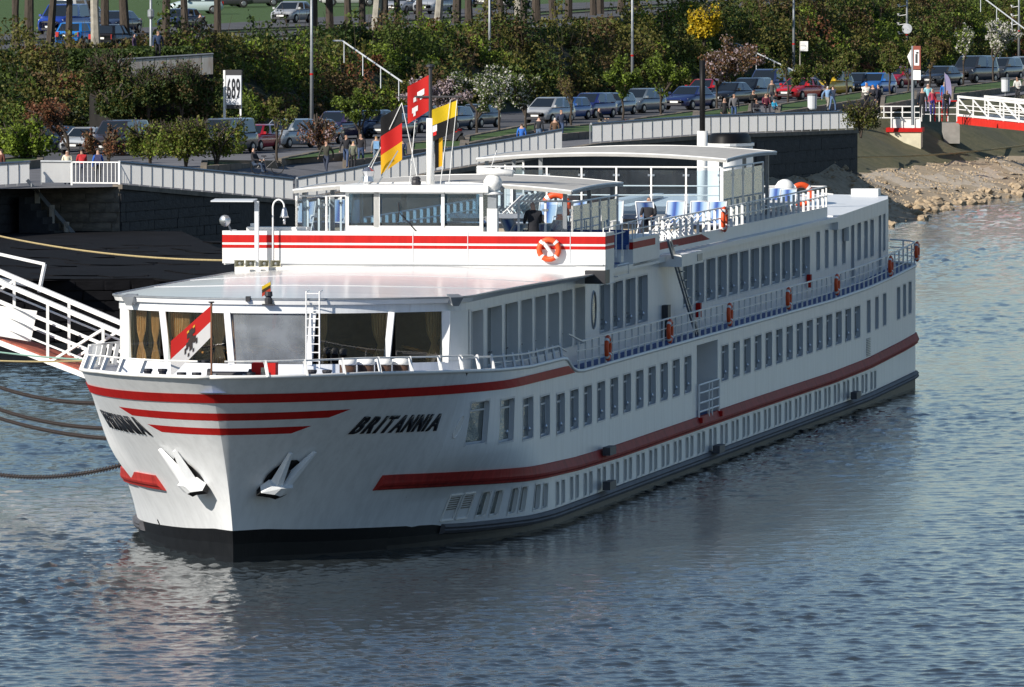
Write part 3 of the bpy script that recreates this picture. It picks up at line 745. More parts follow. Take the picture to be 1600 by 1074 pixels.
# steps behind the bridge wing
b = MB(); b.bx(37.8, 43.4, 4.2, 5.02, 6.6, 7.42); w2 = SP(b, 'wing_bulwark', M['white_clean'])
SP(MB().bx(37.79, 37.797, 4.2, 5.02, 7.1, 7.32).bx(37.8, 42.4, 5.021, 5.027, 7.12, 7.32), 'stripe', M['red'], w2)
b = MB()
for l in (4.15, 4.6, 5.0):
    b.tube([(37.8, l, 7.4), (37.8, l, 7.95)], .022, 5)
for z in (7.7, 7.95): b.tube([(30, 5.3, z), (37.8, 5.0, z), (43.4, 5.0, z)], .022, 5)
for s_ in frange(30, 43.4, 1.7): b.tube([(s_, interp(s_, [(30, 5.3), (37.8, 5.0)]), 7.0), (s_, interp(s_, [(30, 5.3), (37.8, 5.0)]), 7.95)], .02, 5)
SP(b, 'wing_railing', M['white_clean'])
b = MB()                                                             # hand ladder bracket on the house side
b.tube([(33.8, 4.85, 6.42), (33.8, 5.15, 6.42), (36, 5.15, 6.42), (36, 5.15, 6.75), (33.8, 5.15, 6.75)], .022, 5); SP(b, 'grab_rail', M['white_clean'])

# ---- sun-deck coaming with fading red band and the long railing
b = MB(); b.bx(43.4, 86.2, 4.66, 4.74, 6.72, 7.12); cm = SP(b, 'sun_deck_coaming', M['white_clean'])
SP(MB().grid(lambda i, j: (lerp(43.5, 56.5 - 2.0 * j, i), 4.746, lerp(6.86, 7.08, j)), 4, 1), 'stripe', M['red_strake'], cm)
b = MB()
s = 43.6
while s < 86.3: b.bar((s, 4.70, 7.1), (s, 4.70, 7.76), .05, .085, up=(0, 1, 0)); s += 1.3
for z in (7.45, 7.78): b.tube([(43.4, 4.7, z), (60, 4.7, z), (86.2, 4.7, z + .05)], .028, 5); b.tube([(86.2, 4.7, z + .05), (86.2, -4.7, z + .05)], .025, 5); b.tube([(43.4, -4.7, z), (86.2, -4.7, z + .05)], .025, 5)
for l in frange(4.7, -4.7, 1.3): b.bar((86.2, l, 7.1), (86.2, l, 7.78), .05, .10, up=(1, 0, 0))
s = 31.0
while s < 86: b.bar((s, -4.70, 6.8), (s, -4.70, 7.78), .04, .10, up=(0, 1, 0)); s += 1.3
SP(b, 'sun_deck_railing', M['white_clean'])
# raised rear part of the sun deck
b = MB(); b.bx(61.5, 62.0, -4.6, 4.0, 7.36, 7.5); b.bx(62.0, 85.8, -4.6, 4.6, 7.05, 7.12); rd = SP(b, 'raised_sun_deck', M['grey_metal'])
SP(MB().bx(61.9, 61.98, -4.6, 4.0, 6.78, 7.36), 'beige_board', mat('beige_board', (.40, .34, .25), .8, var=.2), rd)
SP(MB().tube([(61.7, -4.5, 7.22), (61.7, 4.0, 7.22)], .035, 6), 'front_rail', M['white_clean'], rd)

# ---- wheelhouse
b = MB(); a0, a1, l0, l1 = 29.2, 31.6, -2.22, 1.86
b.bx(a0, a1, l0, l1, 6.9, 7.98)
for l in (l0, -1.38, .62, l1 - .10): b.bx(a0, a0 + .1, l, l + .10 if l != -1.38 else l + .16, 7.98, 9.02)
for l in (l0, l1 - .1): b.bx(a1 - .1, a1, l, l + .1, 7.98, 9.02)
b.bx(a0, a0 + .1, -1.38 - .0, -1.20, 7.98, 9.02)
wh = SP(b, 'wheelhouse', M['white_clean'])
SP(MB().bx(a0 - .18, a1 + .15, l0 - .12, l1 + .18, 9.02, 9.22), 'wheelhouse_roof', M['white_clean'], wh)
for la, lb in ((l0 + .10, -1.38), (-1.20, .62), (.74, l1 - .10)):
    o = SP(MB().bx(a0 + .03, a0 + .06, la + .05, lb - .05, 8.03, 8.98), 'windscreen', M['screen'], wh)
    for zz in (7.98, 8.97): SP(MB().bx(a0 + .0, a0 + .09, la, lb, zz, zz + .05), 'frame', M['white_clean'], o)
for lat in (l0 + .04, l1 - .06): SP(MB().bx(a0 + .1, a1 - .1, lat, lat + .02, 8.0, 9.0), 'side_glass', M['screen'], wh)
SP(MB().bx(a1 - .05, a1 - .03, l0 + .1, l1 - .1, 8.0, 9.0), 'rear_glass', M['screen'], wh)
SP(MB().tube([(a0 - .02, -.1, 7.86), (a0 - .03, -.62, 8.42), (a0 - .03, -.64, 8.72)], .018, 5).tube([(a0 - .03, -.62, 8.42), (a0 - .03, -.70, 8.10)], .012, 5), 'windscreen_wiper', M['dark_metal'], wh)
SP(MB().bx(a0 + .3, a0 + .9, l0 + .3, l1 - .3, 7.9, 8.1), 'console', M['dark_metal'], wh)
SP(MB().lathe([(.13, 9.22), (.15, 9.3), (.12, 9.36), (.14, 9.4), (.08, 9.48)], 10, (a0 + .2, -.15, 0)), 'signal_lamp', M['dark_metal'], wh)
# radar post with dome and scanner
b = MB(); b.bx(29.2, 29.5, 1.98, 2.28, 7.2, 8.55); rp = SP(b, 'radar_post', M['white_clean'])
SP(MB().bx(29.19, 29.5, 2.0, 2.26, 8.55, 8.95), 'post_collar', M['grey_metal'], rp)
SP(MB().lathe([(.28, 8.95), (.30, 9.0), (.12, 9.05), (.2, 9.12), (.27, 9.25), (.27, 9.36), (.18, 9.5), (.02, 9.55)], 14, (29.35, 2.13, 0)), 'radar_dome', M['white_clean'], rp, True)
SP(MB().tube([(29.3, 1.7, 9.66), (29.2, 2.75, 9.58)], .10, 8), 'scanner', M['white_clean'], rp, True)
SP(MB().tube([(29.35, 2.0, 9.5), (29.35, 2.25, 10.25)], .012, 4), 'whip_aerial', M['white_clean'], rp)

# ---- canopies on posts with glass wind screens
def canopy(s0, s1, lw, ze, crown, zbase, ztop, name='canopy'):
    b = MB(); n = 18
    f = lambda i, j: (lerp(s0, s1, i), lerp(-lw, lw, j), ze + crown * (1 - (2 * j - 1) ** 2) + .06 * (1 - (2 * i - 1) ** 2) + .015 * math.cos(i * 2 * math.pi * 5) * (1 - (2 * j - 1) ** 2))
    b.grid(f, 24, n); o = SP(b, name, M['canvas'], smooth=True)
    e_ = MB()
    for i in (0, 1): e_.tube([(lambda p: (p[0], p[1], p[2] - .01))(f(i, j)) for j in np.linspace(0, 1, 19)], .035, 6)
    for j in (0, 1): e_.tube([(lambda p: (p[0], p[1], p[2] - .01))(f(i, j)) for i in np.linspace(0, 1, 13)], .035, 6)
    SP(e_, 'canopy_frame', M['white_clean'], o)
    va = MB()
    for i in (0, 1): va.grid(lambda a, k: (lambda p: (p[0] + (.02 if i else -.02), p[1], p[2] - .11 * k))(f(i, a)), n, 1)
    for j in (0, 1): va.grid(lambda a, k: (lambda p: (p[0], p[1] + (.02 if j else -.02), p[2] - .11 * k))(f(a, j)), 24, 1)
    SP(va, 'valance', M['canvas'], o)
    for i in (.04, .5, .96):
        for j in (.03, .97):
            p = f(i, j); SP(MB().bx(p[0] - .06, p[0] + .06, p[1] - .06, p[1] + .06, zbase, p[2] - .02), 'post', M['grey_metal'], o)
    return o
def screens(s0, l0, s1, l1, n, z0, z1, gp=.05):
    b = MB(); P = [(lerp(s0, s1, k / n), lerp(l0, l1, k / n)) for k in range(n + 1)]
    for s, l in P: b.bx(s - .03, s + .03, l - .03, l + .03, z0, z1)
    b.tube([(s0, l0, z1), (s1, l1, z1)], .032, 6); o = SP(b, 'wind_screen', M['white_clean'])
    for (sa, la), (sb, lb) in zip(P, P[1:]):
        q = lambda t: (lerp(sa, sb, t), lerp(la, lb, t)); e0 = .06
        p0, p1 = q(e0), q(1 - e0)
        SP(MB().face([(p0[0], p0[1], z0 + .08), (p1[0], p1[1], z0 + .08), (p1[0], p1[1], z1 - .10), (p0[0], p0[1], z1 - .10)]), 'pane', M['screen'], o)
        c = MB()
        for t in (e0, 1 - e0):
            for zz in (z0 + .3, z1 - .3): r_ = q(t); c.bx(r_[0] - .04, r_[0] + .04, r_[1] - .04, r_[1] + .04, zz, zz + .07)
        SP(c, 'clamps', M['chrome'], o)
    return o
canopy(31.3, 41.5, 4.15, 9.02, .22, 6.75, 9)
screens(31.5, -4.1, 31.5, -2.3, 2, 6.95, 8.84); screens(31.8, 2.5, 31.8, 4.1, 2, 6.95, 8.7)
screens(31.8, 4.1, 40.8, 4.1, 5, 6.95, 8.66); screens(31.5, -4.1, 40.8, -4.1, 5, 6.95, 8.7)
canopy(64.6, 77, 4.15, 9.24, .18, 7.1, 9)
screens(64.4, -4.1, 64.4, 4.0, 7, 7.42, 8.98); screens(64.4, -4.1, 74, -4.1, 5, 7.1, 8.95); screens(64.4, 4.05, 74, 4.1, 4, 7.1, 8.95)

# ---- masts, funnel, domes
b = MB(); b.tube([(31.0, 0, 9.2), (31.0, 0, 11.15)], .12, 12); ms = SP(b, 'mast', M['white_clean'], smooth=True)
SP(MB().tube([(31.0, 0, 11.15), (31.0, 0, 12.7)], .055, 8).tube([(31, -.93, 11.78), (31, .93, 11.78)], .035, 6).lathe([(.13, 12.66), (.13, 12.72), (.02, 12.74)], 10, (31, 0, 0)), 'mast_top', M['dark_metal'], ms)
for l0_, z0_, l1_, z1_ in ((-.85, 11.6, -2.0, 9.2), (-.85, 11.6, -.35, 9.2), (.8, 11.7, .55, 9.2), (.6, 11.7, .30, 9.2), (-.4, 11.7, -.62, 9.2)):
    SP(MB().tube([(31, l0_, z0_), (31, l1_, z1_)], .012, 4), 'halyard', M['white_clean'], ms)
SP(MB().tube([(30.6, -1.52, 9.2), (30.6, -.9, 10.2)], .02, 5).tube([(30.6, -2.1, 9.2), (30.6, -1.45, 10.25)], .02, 5), 'lamp_struts', M['chrome'], ms)
SP(MB().lathe([(.05, 9.22), (.17, 9.3), (.14, 9.45), (.20, 9.6), (.05, 9.72)], 10, (30.4, -1.75, 0)), 'searchlight', M['chrome'], ms)
b = MB(); b.tube([(89.5, -.15, 7.0), (89.5, -.15, 9.7)], .19, 12); m2 = SP(b, 'aft_mast', M['white_clean'], smooth=True)
SP(MB().tube([(89.5, -.15, 9.7), (89.5, -.15, 12.2)], .10, 10), 'mast_top', M['black'], m2, True)
b = MB()                                                             # streamlined funnel
def oval(k, sx, sy): return [(93.5 + sx * math.cos(a), .28 + sy * math.sin(a)) for a in np.linspace(0, 2 * math.pi, 25)[:-1]]
lv = [(6.9, 1.7, .86), (8.6, 1.62, .82), (9.12, 1.58, .80)]
def loft(b, lv, cx, cl):
    i0 = len(b.v); n = 24
    for z, sx, sy in lv:
        for a in np.linspace(0, 2 * math.pi, n + 1)[:-1]: b.v.append((cx + sx * math.cos(a), cl + sy * math.sin(a), z))
    for i in range(len(lv) - 1):
        for k in range(n): b.f.append((i0 + i * n + k, i0 + i * n + (k + 1) % n, i0 + (i + 1) * n + (k + 1) % n, i0 + (i + 1) * n + k)); b.m.append(0)
    b.f.append(tuple(i0 + (len(lv) - 1) * n + k for k in range(n))); b.m.append(0); return b
fu = SP(loft(MB(), lv, 93.5, .28), 'funnel', M['white_clean'], smooth=True)
SP(loft(MB(), [(9.10, 1.64, .86), (9.2, 1.64, .86)], 93.5, .28), 'funnel_rim', M['white_clean'], fu)
SP(loft(MB(), [(9.2, 1.5, .76), (9.42, 1.45, .72), (9.55, 1.36, .62)], 93.5, .28), 'funnel_top', M['black'], fu, True)
SP(MB().lathe([(.30, 7.1), (.30, 7.6), (.36, 7.66), (.36, 7.78), (.34, 7.9), (.24, 8.05), (.1, 8.12), (.01, 8.13)], 16, (84.2, 3.5, 0)), 'satellite_dome', M['white_clean'], smooth=True)
# aft roof fittings
for s, l in ((92, 1.0), (96, 3.2), (99, -1.0)): SP(MB().tube([(s, l, 6.9), (s, l, 7.35)], .05, 6).tube([(s, l, 7.35), (s, l + .5, 7.3)], .035, 6), 'roof_pipe', M['white_clean'])
b = MB(); P = [(98.0, 1.6 + .18 * math.cos(a), 7.35 + .18 * math.sin(a)) for a in np.linspace(0, 2 * math.pi, 15)]; b.tube(P, .055, 6); SP(b, 'roof_eye', M['white_clean'])
SP(MB().bx(88.5, 101, -3.5, -3.2, 7.05, 7.2), 'roof_beam', M['frame']); SP(MB().bx(103.6, 104.4, 3.4, 4.4, 7.05, 7.32), 'roof_locker', M['white_clean'])

# ---- fittings on the lounge roof and front
b = MB()                                                             # ladder on the front of the lounge
s_, _ = front(.18)
for l in (1.02, 1.38): b.tube([(s_ - .16, l, 4.9), (s_ - .16, l, 6.95)], .022, 6)
for k in range(9): b.tube([(s_ - .16, 1.02, 5.1 + k * .225), (s_ - .16, 1.38, 5.1 + k * .225)], .016, 5)
b.tube([(s_ - .16, 1.02, 6.95), (s_ + .3, 1.02, 6.98)], .02, 5); b.tube([(s_ - .16, 1.38, 6.95), (s_ + .3, 1.38, 6.98)], .02, 5)
SP(b, 'front_ladder', M['white_clean'])
def floodlight(s, l, z, ang, name='floodlight'):
    b = MB(); c, d = math.cos(ang), math.sin(ang)
    q = lambda a, h, k: (s - a * c - k * d, l - a * d + k * c, z + h)
    b.add([q(0, .1, -.2), q(0, .1, .2), q(0, -.1, .2), q(0, -.1, -.2), q(.22, .02, -.22), q(.22, .02, .22), q(.16, -.22, .10), q(.16, -.22, -.10)],
          [(0, 1, 2, 3), (7, 6, 5, 4), (0, 4, 5, 1), (1, 5, 6, 2), (2, 6, 7, 3), (3, 7, 4, 0)])
    return SP(b, name, M['grey_metal'])
s1_, l1_ = front(-.80); floodlight(s1_ - .12, l1_, 6.70, .5)
s1_, l1_ = front(.88); floodlight(s1_ - .1, l1_ + .05, 6.72, -.8)
SP(MB().bx(5.0, 5.25, -.16, .16, 6.58, 6.62).lathe([(.1, 6.62), (.11, 6.75), (.07, 6.8), (.11, 6.84), (.1, 6.95)], 10, (5.1, 0, 0)), 'bow_lamp', M['dark_metal'])
SP(MB().bx(5.05, 5.2, -.62, -.5, 6.68, 6.82), 'small_lamp', M['dark_metal'])
# gear on the starboard end of the bridge wall
b = MB(); b.bx(27.55, 27.67, -4.62, -4.50, 6.88, 8.78); pp = SP(b, 'panel_post', M['frame'])
SP(MB().add([(27.2, -5.85, 8.76), (27.9, -5.85, 8.80), (27.9, -4.60, 8.80), (27.2, -4.60, 8.76), (27.2, -5.85, 8.80), (27.9, -5.85, 8.84), (27.9, -4.60, 8.84), (27.2, -4.60, 8.80)], [(0, 3, 2, 1), (4, 5, 6, 7), (0, 1, 5, 4), (1, 2, 6, 5), (2, 3, 7, 6), (3, 0, 4, 7)]), 'solar_panel', M['frame'], pp)
b = MB(); b.tube([(27.8, -4.12, 7.05), (27.8, -4.12, 8.6)] + [(27.8, -4.12 + .17 - .17 * math.cos(a), 8.6 + .22 * math.sin(a)) for a in np.linspace(0, math.pi, 9)[1:]], .025, 6); bp_ = SP(b, 'bell_post', M['white_clean'])
SP(MB().lathe([(.14, 8.30), (.11, 8.36), (.08, 8.5), (.05, 8.58), (.01, 8.6)], 12, (27.8, -3.78, 0)).tube([(27.8, -3.78, 8.3), (27.8, -3.78, 8.1)], .04, 6), 'bell', M['chrome'], bp_, True)
SP(MB().lathe([(.05, .18), (.14, .10), (.17, 0.0), (.165, -.02)], 14, (27.85, -5.55, 8.2), axis='x'), 'searchlight', M['chrome'], smooth=True)
SP(MB().tube([(28.0, -5.55, 8.2), (28.0, -5.4, 7.9)], .03, 5), 'searchlight_bracket', M['grey_metal'])
SP(MB().bx(28.3, 28.9, -5.0, -3.2, 7.9, 8.0).bx(28.4, 28.7, -4.9, -4.7, 8.0, 8.1), 'wing_locker', M['white_clean'])
for l in (-5.05, -4.72, -4.32, -3.98):                              # four horn loudspeakers
    o = SP(MB().add([(27.45, l - .15, 6.86), (27.45, l + .15, 6.86), (27.45, l + .15, 7.06), (27.45, l - .15, 7.06), (27.75, l - .06, 6.92), (27.75, l + .06, 6.92), (27.75, l + .06, 7.0), (27.75, l - .06, 7.0)],
           [(0, 4, 5, 1), (1, 5, 6, 2), (2, 6, 7, 3), (3, 7, 4, 0), (4, 7, 6, 5)]), 'horn_loudspeaker', mat('cream_plastic', (.6, .58, .46), .5))
    SP(MB().lathe([(.02, -.02), (.05, .02), (.03, .1)], 8, (27.5, l, 6.96), axis='x'), 'horn_centre', M['grey_metal'], o)
# ------------------------------------------------------------------ the bank: quay, terraces, slope, shore
M['asphalt'] = mat('asphalt', (.075, .077, .085), .85, var=.25, vscale=.35, bump=.2, bscale=6)
M['pave'] = mat('promenade_paving', (.135, .135, .145), .8, var=.2, vscale=.5, bump=.15, bscale=8)
M['grass'] = mat('grass', (.055, .115, .02), .9, rgb2=(.03, .06, .012), vscale=2.5, bump=.6, bscale=14)
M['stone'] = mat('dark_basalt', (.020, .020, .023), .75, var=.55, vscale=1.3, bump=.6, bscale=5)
M['stone_lit'] = mat('lit_brown_basalt', (.17, .145, .115), .8, var=.5, vscale=1.5, bump=.6, bscale=5)  # lighter copy of the wall stone, sunlit look of the end face in its colour
M['kerb'] = mat('kerb_stone', (.17, .145, .115), .85, var=.3, vscale=1.5, bump=.4, bscale=6)
M['soil'] = mat('slope_soil', (.040, .036, .022), .95, rgb2=(.025, .04, .014), vscale=.8, bump=.6, bscale=4)
M['concrete'] = mat('concrete', (.30, .29, .27), .8, var=.2, vscale=1.5)

# lower terrace, one sheet
b = MB()
Ys = frange(380, 462, 6) + [462.01] + frange(465, 583, 3) + [583.02] + frange(586, 1000, 7)
SHX = [(530, 10.5), (545, 16), (560, 21), (575, 24), (591, 25.5), (600, 26.6), (606, 27.6), (620, 30.4), (637, 34.3), (680, 45), (760, 66), (1000, 120)]
EDGE_R = [(Y + 15 * .31, interp(Y, SHX) - 15 * .955) for Y in frange(566, 1000, 6)]
def edge_in(Y):
    if Y < 462: return Xq(462) - 4.3 * .95 + (Y - 462) * .3297
    if Y <= 583: return Xq(Y) - .05
    return interp(Y, EDGE_R) + .6
def tl(i, j):
    Y = Ys[i]; x1 = edge_in(Y); x0 = Xf(Y) - 2; 
    if j <= 8: X = x1 - 8.0 * j / 8
    else: X = lerp(x1 - 8.0, min(x0, x1 - 9), (j - 8) / 6)
    return (X, Y, zl(X, Y))
n = len(Ys); i0 = 0
for i in range(n):
    for j in range(15): b.v.append(tl(i, j))
for i in range(n - 1):
    for j in range(14): b.f.append((i * 15 + j, i * 15 + j + 1, (i + 1) * 15 + j + 1, (i + 1) * 15 + j)); b.m.append(0)
struct(b.build('promenade', M['pave']))
# parking road: asphalt sheet a little above
b = MB()
def road(i, j):
    Y = lerp(470, 900, i); x0 = Xf(Y) - 1; x1 = interp(Y, [(470, -40), (500, -26), (540, -9), (600, 4), (650, 14), (700, 25), (760, 40), (900, 75)])
    X = lerp(x0, x1, j); return (X, Y, zl(X, Y) + .02)
struct(b.grid(road, 60, 6).build('parking_road', M['asphalt']))

# slope between the terraces
b = MB()
def slope(i, j):
    Y = lerp(430, 960, i)
    # foot and top taken along the line of sight-independent bank normal
    Yf, Yt = Y - 10 * .9, Y + 12
    p0 = Vector((Xf(Yf), Yf, zl(Xf(Yf), Yf) - .1)); p1 = Vector((Xt(Yt), Yt, zu_clamped(Yt)))
    p = p0.lerp(p1, j); p.z += .55 * math.sin(j * math.pi) + .15 * math.sin(Y * .7 + j * 5) * math.sin(j * math.pi); return p
struct(b.grid(slope, 90, 8).build('bank_slope', M['soil']))
# upper terrace with road, verge and kerbs
def upper(name, mt, d0, d1, dz, Y0=440, Y1=980, n=60):
    b = MB()
    def fn(i, j):
        Y = lerp(Y0, Y1, i); X = Xt(Y) + .2 - lerp(d0, d1, j); return (X, Y, zu_clamped(Y) + dz)
    return struct(b.grid(fn, n, 4).build(name, mt))
upper('upper_ground', M['grass'], -.3, 140, -.03)
upper('upper_road', M['asphalt'], 6.2, 14, .0)
upper('upper_footpath', M['pave'], 1.6, 4.4, .0)
upper('upper_road', M['asphalt'], 18, 29, .0)
for d in (6.1, 14.1, 17.9):
    b = MB()
    for k in range(0, 60):
        Y = lerp(440, 980, k / 60); Y2 = lerp(440, 980, (k + 1) / 60)
        b.add([(Xt(Y) + .2 - d, Y, zu_clamped(Y) + .1), (Xt(Y2) + .2 - d, Y2, zu_clamped(Y2) + .1), (Xt(Y2) + .2 - d, Y2, zu_clamped(Y2) - .1), (Xt(Y) + .2 - d, Y, zu_clamped(Y) - .1),
               (Xt(Y) + .05 - d, Y, zu_clamped(Y) + .1), (Xt(Y2) + .05 - d, Y2, zu_clamped(Y2) + .1)], [(0, 1, 2, 3), (0, 1, 5, 4)])
    struct(b.build('kerb', M['kerb']))
# land behind everything
struct(MB().grid(lambda i, j: (lerp(-900, 900, i), 980 + 900 * j, 12.2 + 6 * j), 4, 2).build('land_beyond', M['grass']))

# ---- quay wall
q0 = Vector((Xq(462), 462, 0)); dirq = Vector((.3297, 1, 0)).normalized(); nq = Vector((dirq.y, -dirq.x, 0))
near = q0 - nq * 4.3 * 1.0
def top_at(Y): return interp(Y, EDGE) - .02
wall = empty('quay_wall', (q0.x, q0.y, 0), 0, 'dark basalt quay wall below the white panel fence behind the ship', 'quay wall')
W_ = lambda p: (p[0] - q0.x, p[1] - q0.y, p[2])
b = MB()
ys = frange(462, 583, 2.2)
for a, c in zip(ys, ys[1:]):
    b.face([W_((Xq(a), a, -1.5)), W_((Xq(c), c, -1.5)), W_((Xq(c), c, top_at(c))), W_((Xq(a), a, top_at(a)))])
    b.face([W_((Xq(a), a, top_at(a))), W_((Xq(c), c, top_at(c))), W_((Xq(c) - .6, c, top_at(c))), W_((Xq(a) - .6, a, top_at(a)))])
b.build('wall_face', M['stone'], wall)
b = MB(); b.face([W_((near.x - nq.x * 3, near.y - nq.y * 3, -1.5)), W_((q0.x, q0.y, -1.5)), W_((q0.x, q0.y, 4.72)), W_((near.x - nq.x * 3, near.y - nq.y * 3, 4.72))]); b.build('end_face', M['stone_lit'], wall)
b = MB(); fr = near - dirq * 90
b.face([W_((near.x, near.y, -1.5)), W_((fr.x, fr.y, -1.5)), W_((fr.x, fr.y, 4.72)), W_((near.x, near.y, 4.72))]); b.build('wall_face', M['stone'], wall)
e583 = Vector((Xq(583), 583, 0))
b = MB(); b.face([W_((e583.x, e583.y, -1.5)), W_((e583.x - 14, e583.y + 5, -1.5)), W_((e583.x - 14, e583.y + 5, 5.3)), W_((e583.x, e583.y, 5.17))]); b.build('end_face', M['stone'], wall)
# single stones, uneven and proud of the joints
stone_m = []
for k in range(6):
    r_ = random.Random(k); bm = bmesh.new(); bmesh.ops.create_cube(bm, size=1)
    for v in bm.verts: v.co += Vector((r_.uniform(-.03, .03), r_.uniform(-.12, .2), r_.uniform(-.04, .04)))
    bmesh.ops.bevel(bm, geom=bm.edges[:], offset=.07, segments=1, affect='EDGES')
    me = bpy.data.meshes.new('stone'); bm.to_mesh(me); bm.free(); me.materials.append(M['stone']); stone_m.append(me)
    me2 = me.copy(); me2.materials[0] = M['stone_lit']; stone_m.append(me2)
def courses(p0, p1, ztop, brown, hc=.47, lc=1.15, zmin=.2, dep=.10):
    d = p1 - p0; L = d.length; d.normalize(); nrm = Vector((d.y, -d.x, 0)); rz = math.atan2(d.y, d.x); k = 0
    z = zmin; cnt = 0
    while True:
        x = -rnd.uniform(0, lc)
        while x < L:
            ln = lc * rnd.uniform(.7, 1.3); a, c = max(0, x), min(L, x + ln); x += ln
            if c - a < .15: continue
            m_ = p0 + d * (a + c) / 2
            if z + hc > ztop(m_.y) - .02: continue
            o = link('stone', stone_m[2 * rnd.randrange(6) + (1 if brown else 0)], wall); o.location = W_((m_.x + nrm.x * .02, m_.y + nrm.y * .02, z + hc / 2)); o.rotation_euler = (0, 0, rz)
            o.scale = (c - a - .02, dep, hc - .02); cnt += 1
        z += hc
        if z > 6: break
    return cnt
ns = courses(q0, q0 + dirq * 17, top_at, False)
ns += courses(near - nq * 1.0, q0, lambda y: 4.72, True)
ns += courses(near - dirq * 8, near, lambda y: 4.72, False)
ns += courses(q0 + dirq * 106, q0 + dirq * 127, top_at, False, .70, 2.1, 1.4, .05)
print('stones', ns)
# coping along the wall
b = MB()
for a, c in zip(ys, ys[1:]): b.bar(W_((Xq(a) - .1, a, top_at(a) + .02)), W_((Xq(c) - .1, c, top_at(c) + .02)), .5, .22)
b.build('coping', M['kerb'], wall)

# ---- white panel fence on the quay edge
M['panel'] = mat('white_fence_panel', (.84, .84, .82), .7, var=.10, vscale=1.2, stretch=(1, 1, .3), trans=.6)
M['panel_old'] = mat('stained_fence_panel', (.80, .77, .70), .8, rgb2=(.50, .38, .27), vscale=2.5, stretch=(2, 2, .35), trans=.35)
def fence(pts, label, pm, step=1.45, hgt=1.08, gap=.10, rail=True, name='panel_fence'):
    """pts: list of Vector ground points"""
    o0 = pts[0]; f = empty(name, o0, 0, label, 'fence')
    L = [0]
    for a, c in zip(pts, pts[1:]): L.append(L[-1] + (c - a).length)
    def P(t):
        for i in range(len(pts) - 1):
            if t <= L[i + 1] or i == len(pts) - 2: return pts[i].lerp(pts[i + 1], (t - L[i]) / (L[i + 1] - L[i])) - o0
    n = max(1, int(round(L[-1] / step)))
    rp = []
    for k in range(n):
        a, c = P(L[-1] * k / n), P(L[-1] * (k + 1) / n); d = (c - a); d2 = Vector((d.x, d.y, 0)).normalized(); nn = Vector((d2.y, -d2.x, 0)) * .02
        ia, ic = a + d * .025, c - d * .025
        MB().face([ia + nn + Vector((0, 0, gap)), ic + nn + Vector((0, 0, gap)), ic + nn + Vector((0, 0, hgt)), ia + nn + Vector((0, 0, hgt))]).build('panel', pm, f)
        MB().bar(a - d2.cross(Vector((0, 0, 1))) * .06, a - d2.cross(Vector((0, 0, 1))) * .06 + Vector((0, 0, hgt)), .07).build('post', M['grey_metal'], f)
        rp.append(a + Vector((0, 0, hgt + .03)))
    rp.append(P(L[-1]) + Vector((0, 0, hgt + .03)))
    if rail: MB().tube(rp, .07, 6).build('handrail', M['grey_metal'], f)
    return f
V3 = lambda X, Y, dz=0.: Vector((X, Y, zl(X, Y) + dz))
fence([Vector((Xq(y) - .12, y, interp(y, EDGE) + .10)) for y in (462.3, 475, 486)], 'white panel fence descending along the quay wall, left of the ship', M['panel'])
fence([Vector((Xq(y) - .12, y, interp(y, EDGE) + .10)) for y in (486.6, 495, 507, 519, 528)], 'white panel fence rising along the quay right behind the wheelhouse', M['panel'])
fence([Vector((Xq(y) - .12, y, interp(y, EDGE) + .10)) for y in (533, 541, 553, 568, 583)], 'long white panel fence on the quay right of the funnel', M['panel'], 1.9)
p_l = near - dirq * 30
fence([Vector((p.x - .15, p.y, 4.82)) for p in (p_l, near - dirq * .5)], 'white panel fence at the far left edge of the quay', M['panel'])
c0 = near + nq * .15 + dirq * .25; c1 = near + nq * 1.75 + dirq * .25; c2 = q0 + dirq * .25 - nq * .1
fence([Vector((c0.x, c0.y, 4.82)), Vector((c1.x, c1.y, 4.82))], 'short white panel fence left of the barred gate on the quay corner', M['panel'])
# barred gate on the corner
gt = empty('barred_gate', (c1.x, c1.y, 4.80), math.atan2((c2 - c1).y, (c2 - c1).x), 'white barred gate at the corner of the quay, before three walkers', 'gate')
Lg = (c2 - c1).length
MB().bar((0, 0, 1.12), (Lg, 0, 1.12), .06).bar((0, 0, .12), (Lg, 0, .12), .06).build('rail', M['white_clean'], gt)
for k in range(13): MB().bar((Lg * k / 12, 0, .0 if k in (0, 12) else .12), (Lg * k / 12, 0, 1.15), .09 if k in (0, 12) else .03).build('bar', M['white_clean'], gt)
# steps down the notch with a plank handrail
st = empty('quay_steps', (near.x, near.y, 0), math.atan2(nq.y, nq.x), 'dark stone steps going down in the corner of the quay', 'steps')
for k in range(11):
    x = .5 + k * .30; MB().bx(x, x + .31, -3.6, -2.2, -1, 4.3 - k * .32).build('step', M['stone'], st)
MB().bar((.4, -2.25, 5.1), (3.6, -2.25, 1.7), .06, .16).build('handrail', M['grey_metal'], st)
for k in range(4): MB().bx(.8 + k * .75, 1.05 + k * .75, -2.28, -2.22, 3.4 - k * .8, 4.7 - k * .8).build('rail_board', M['panel_old'], st)

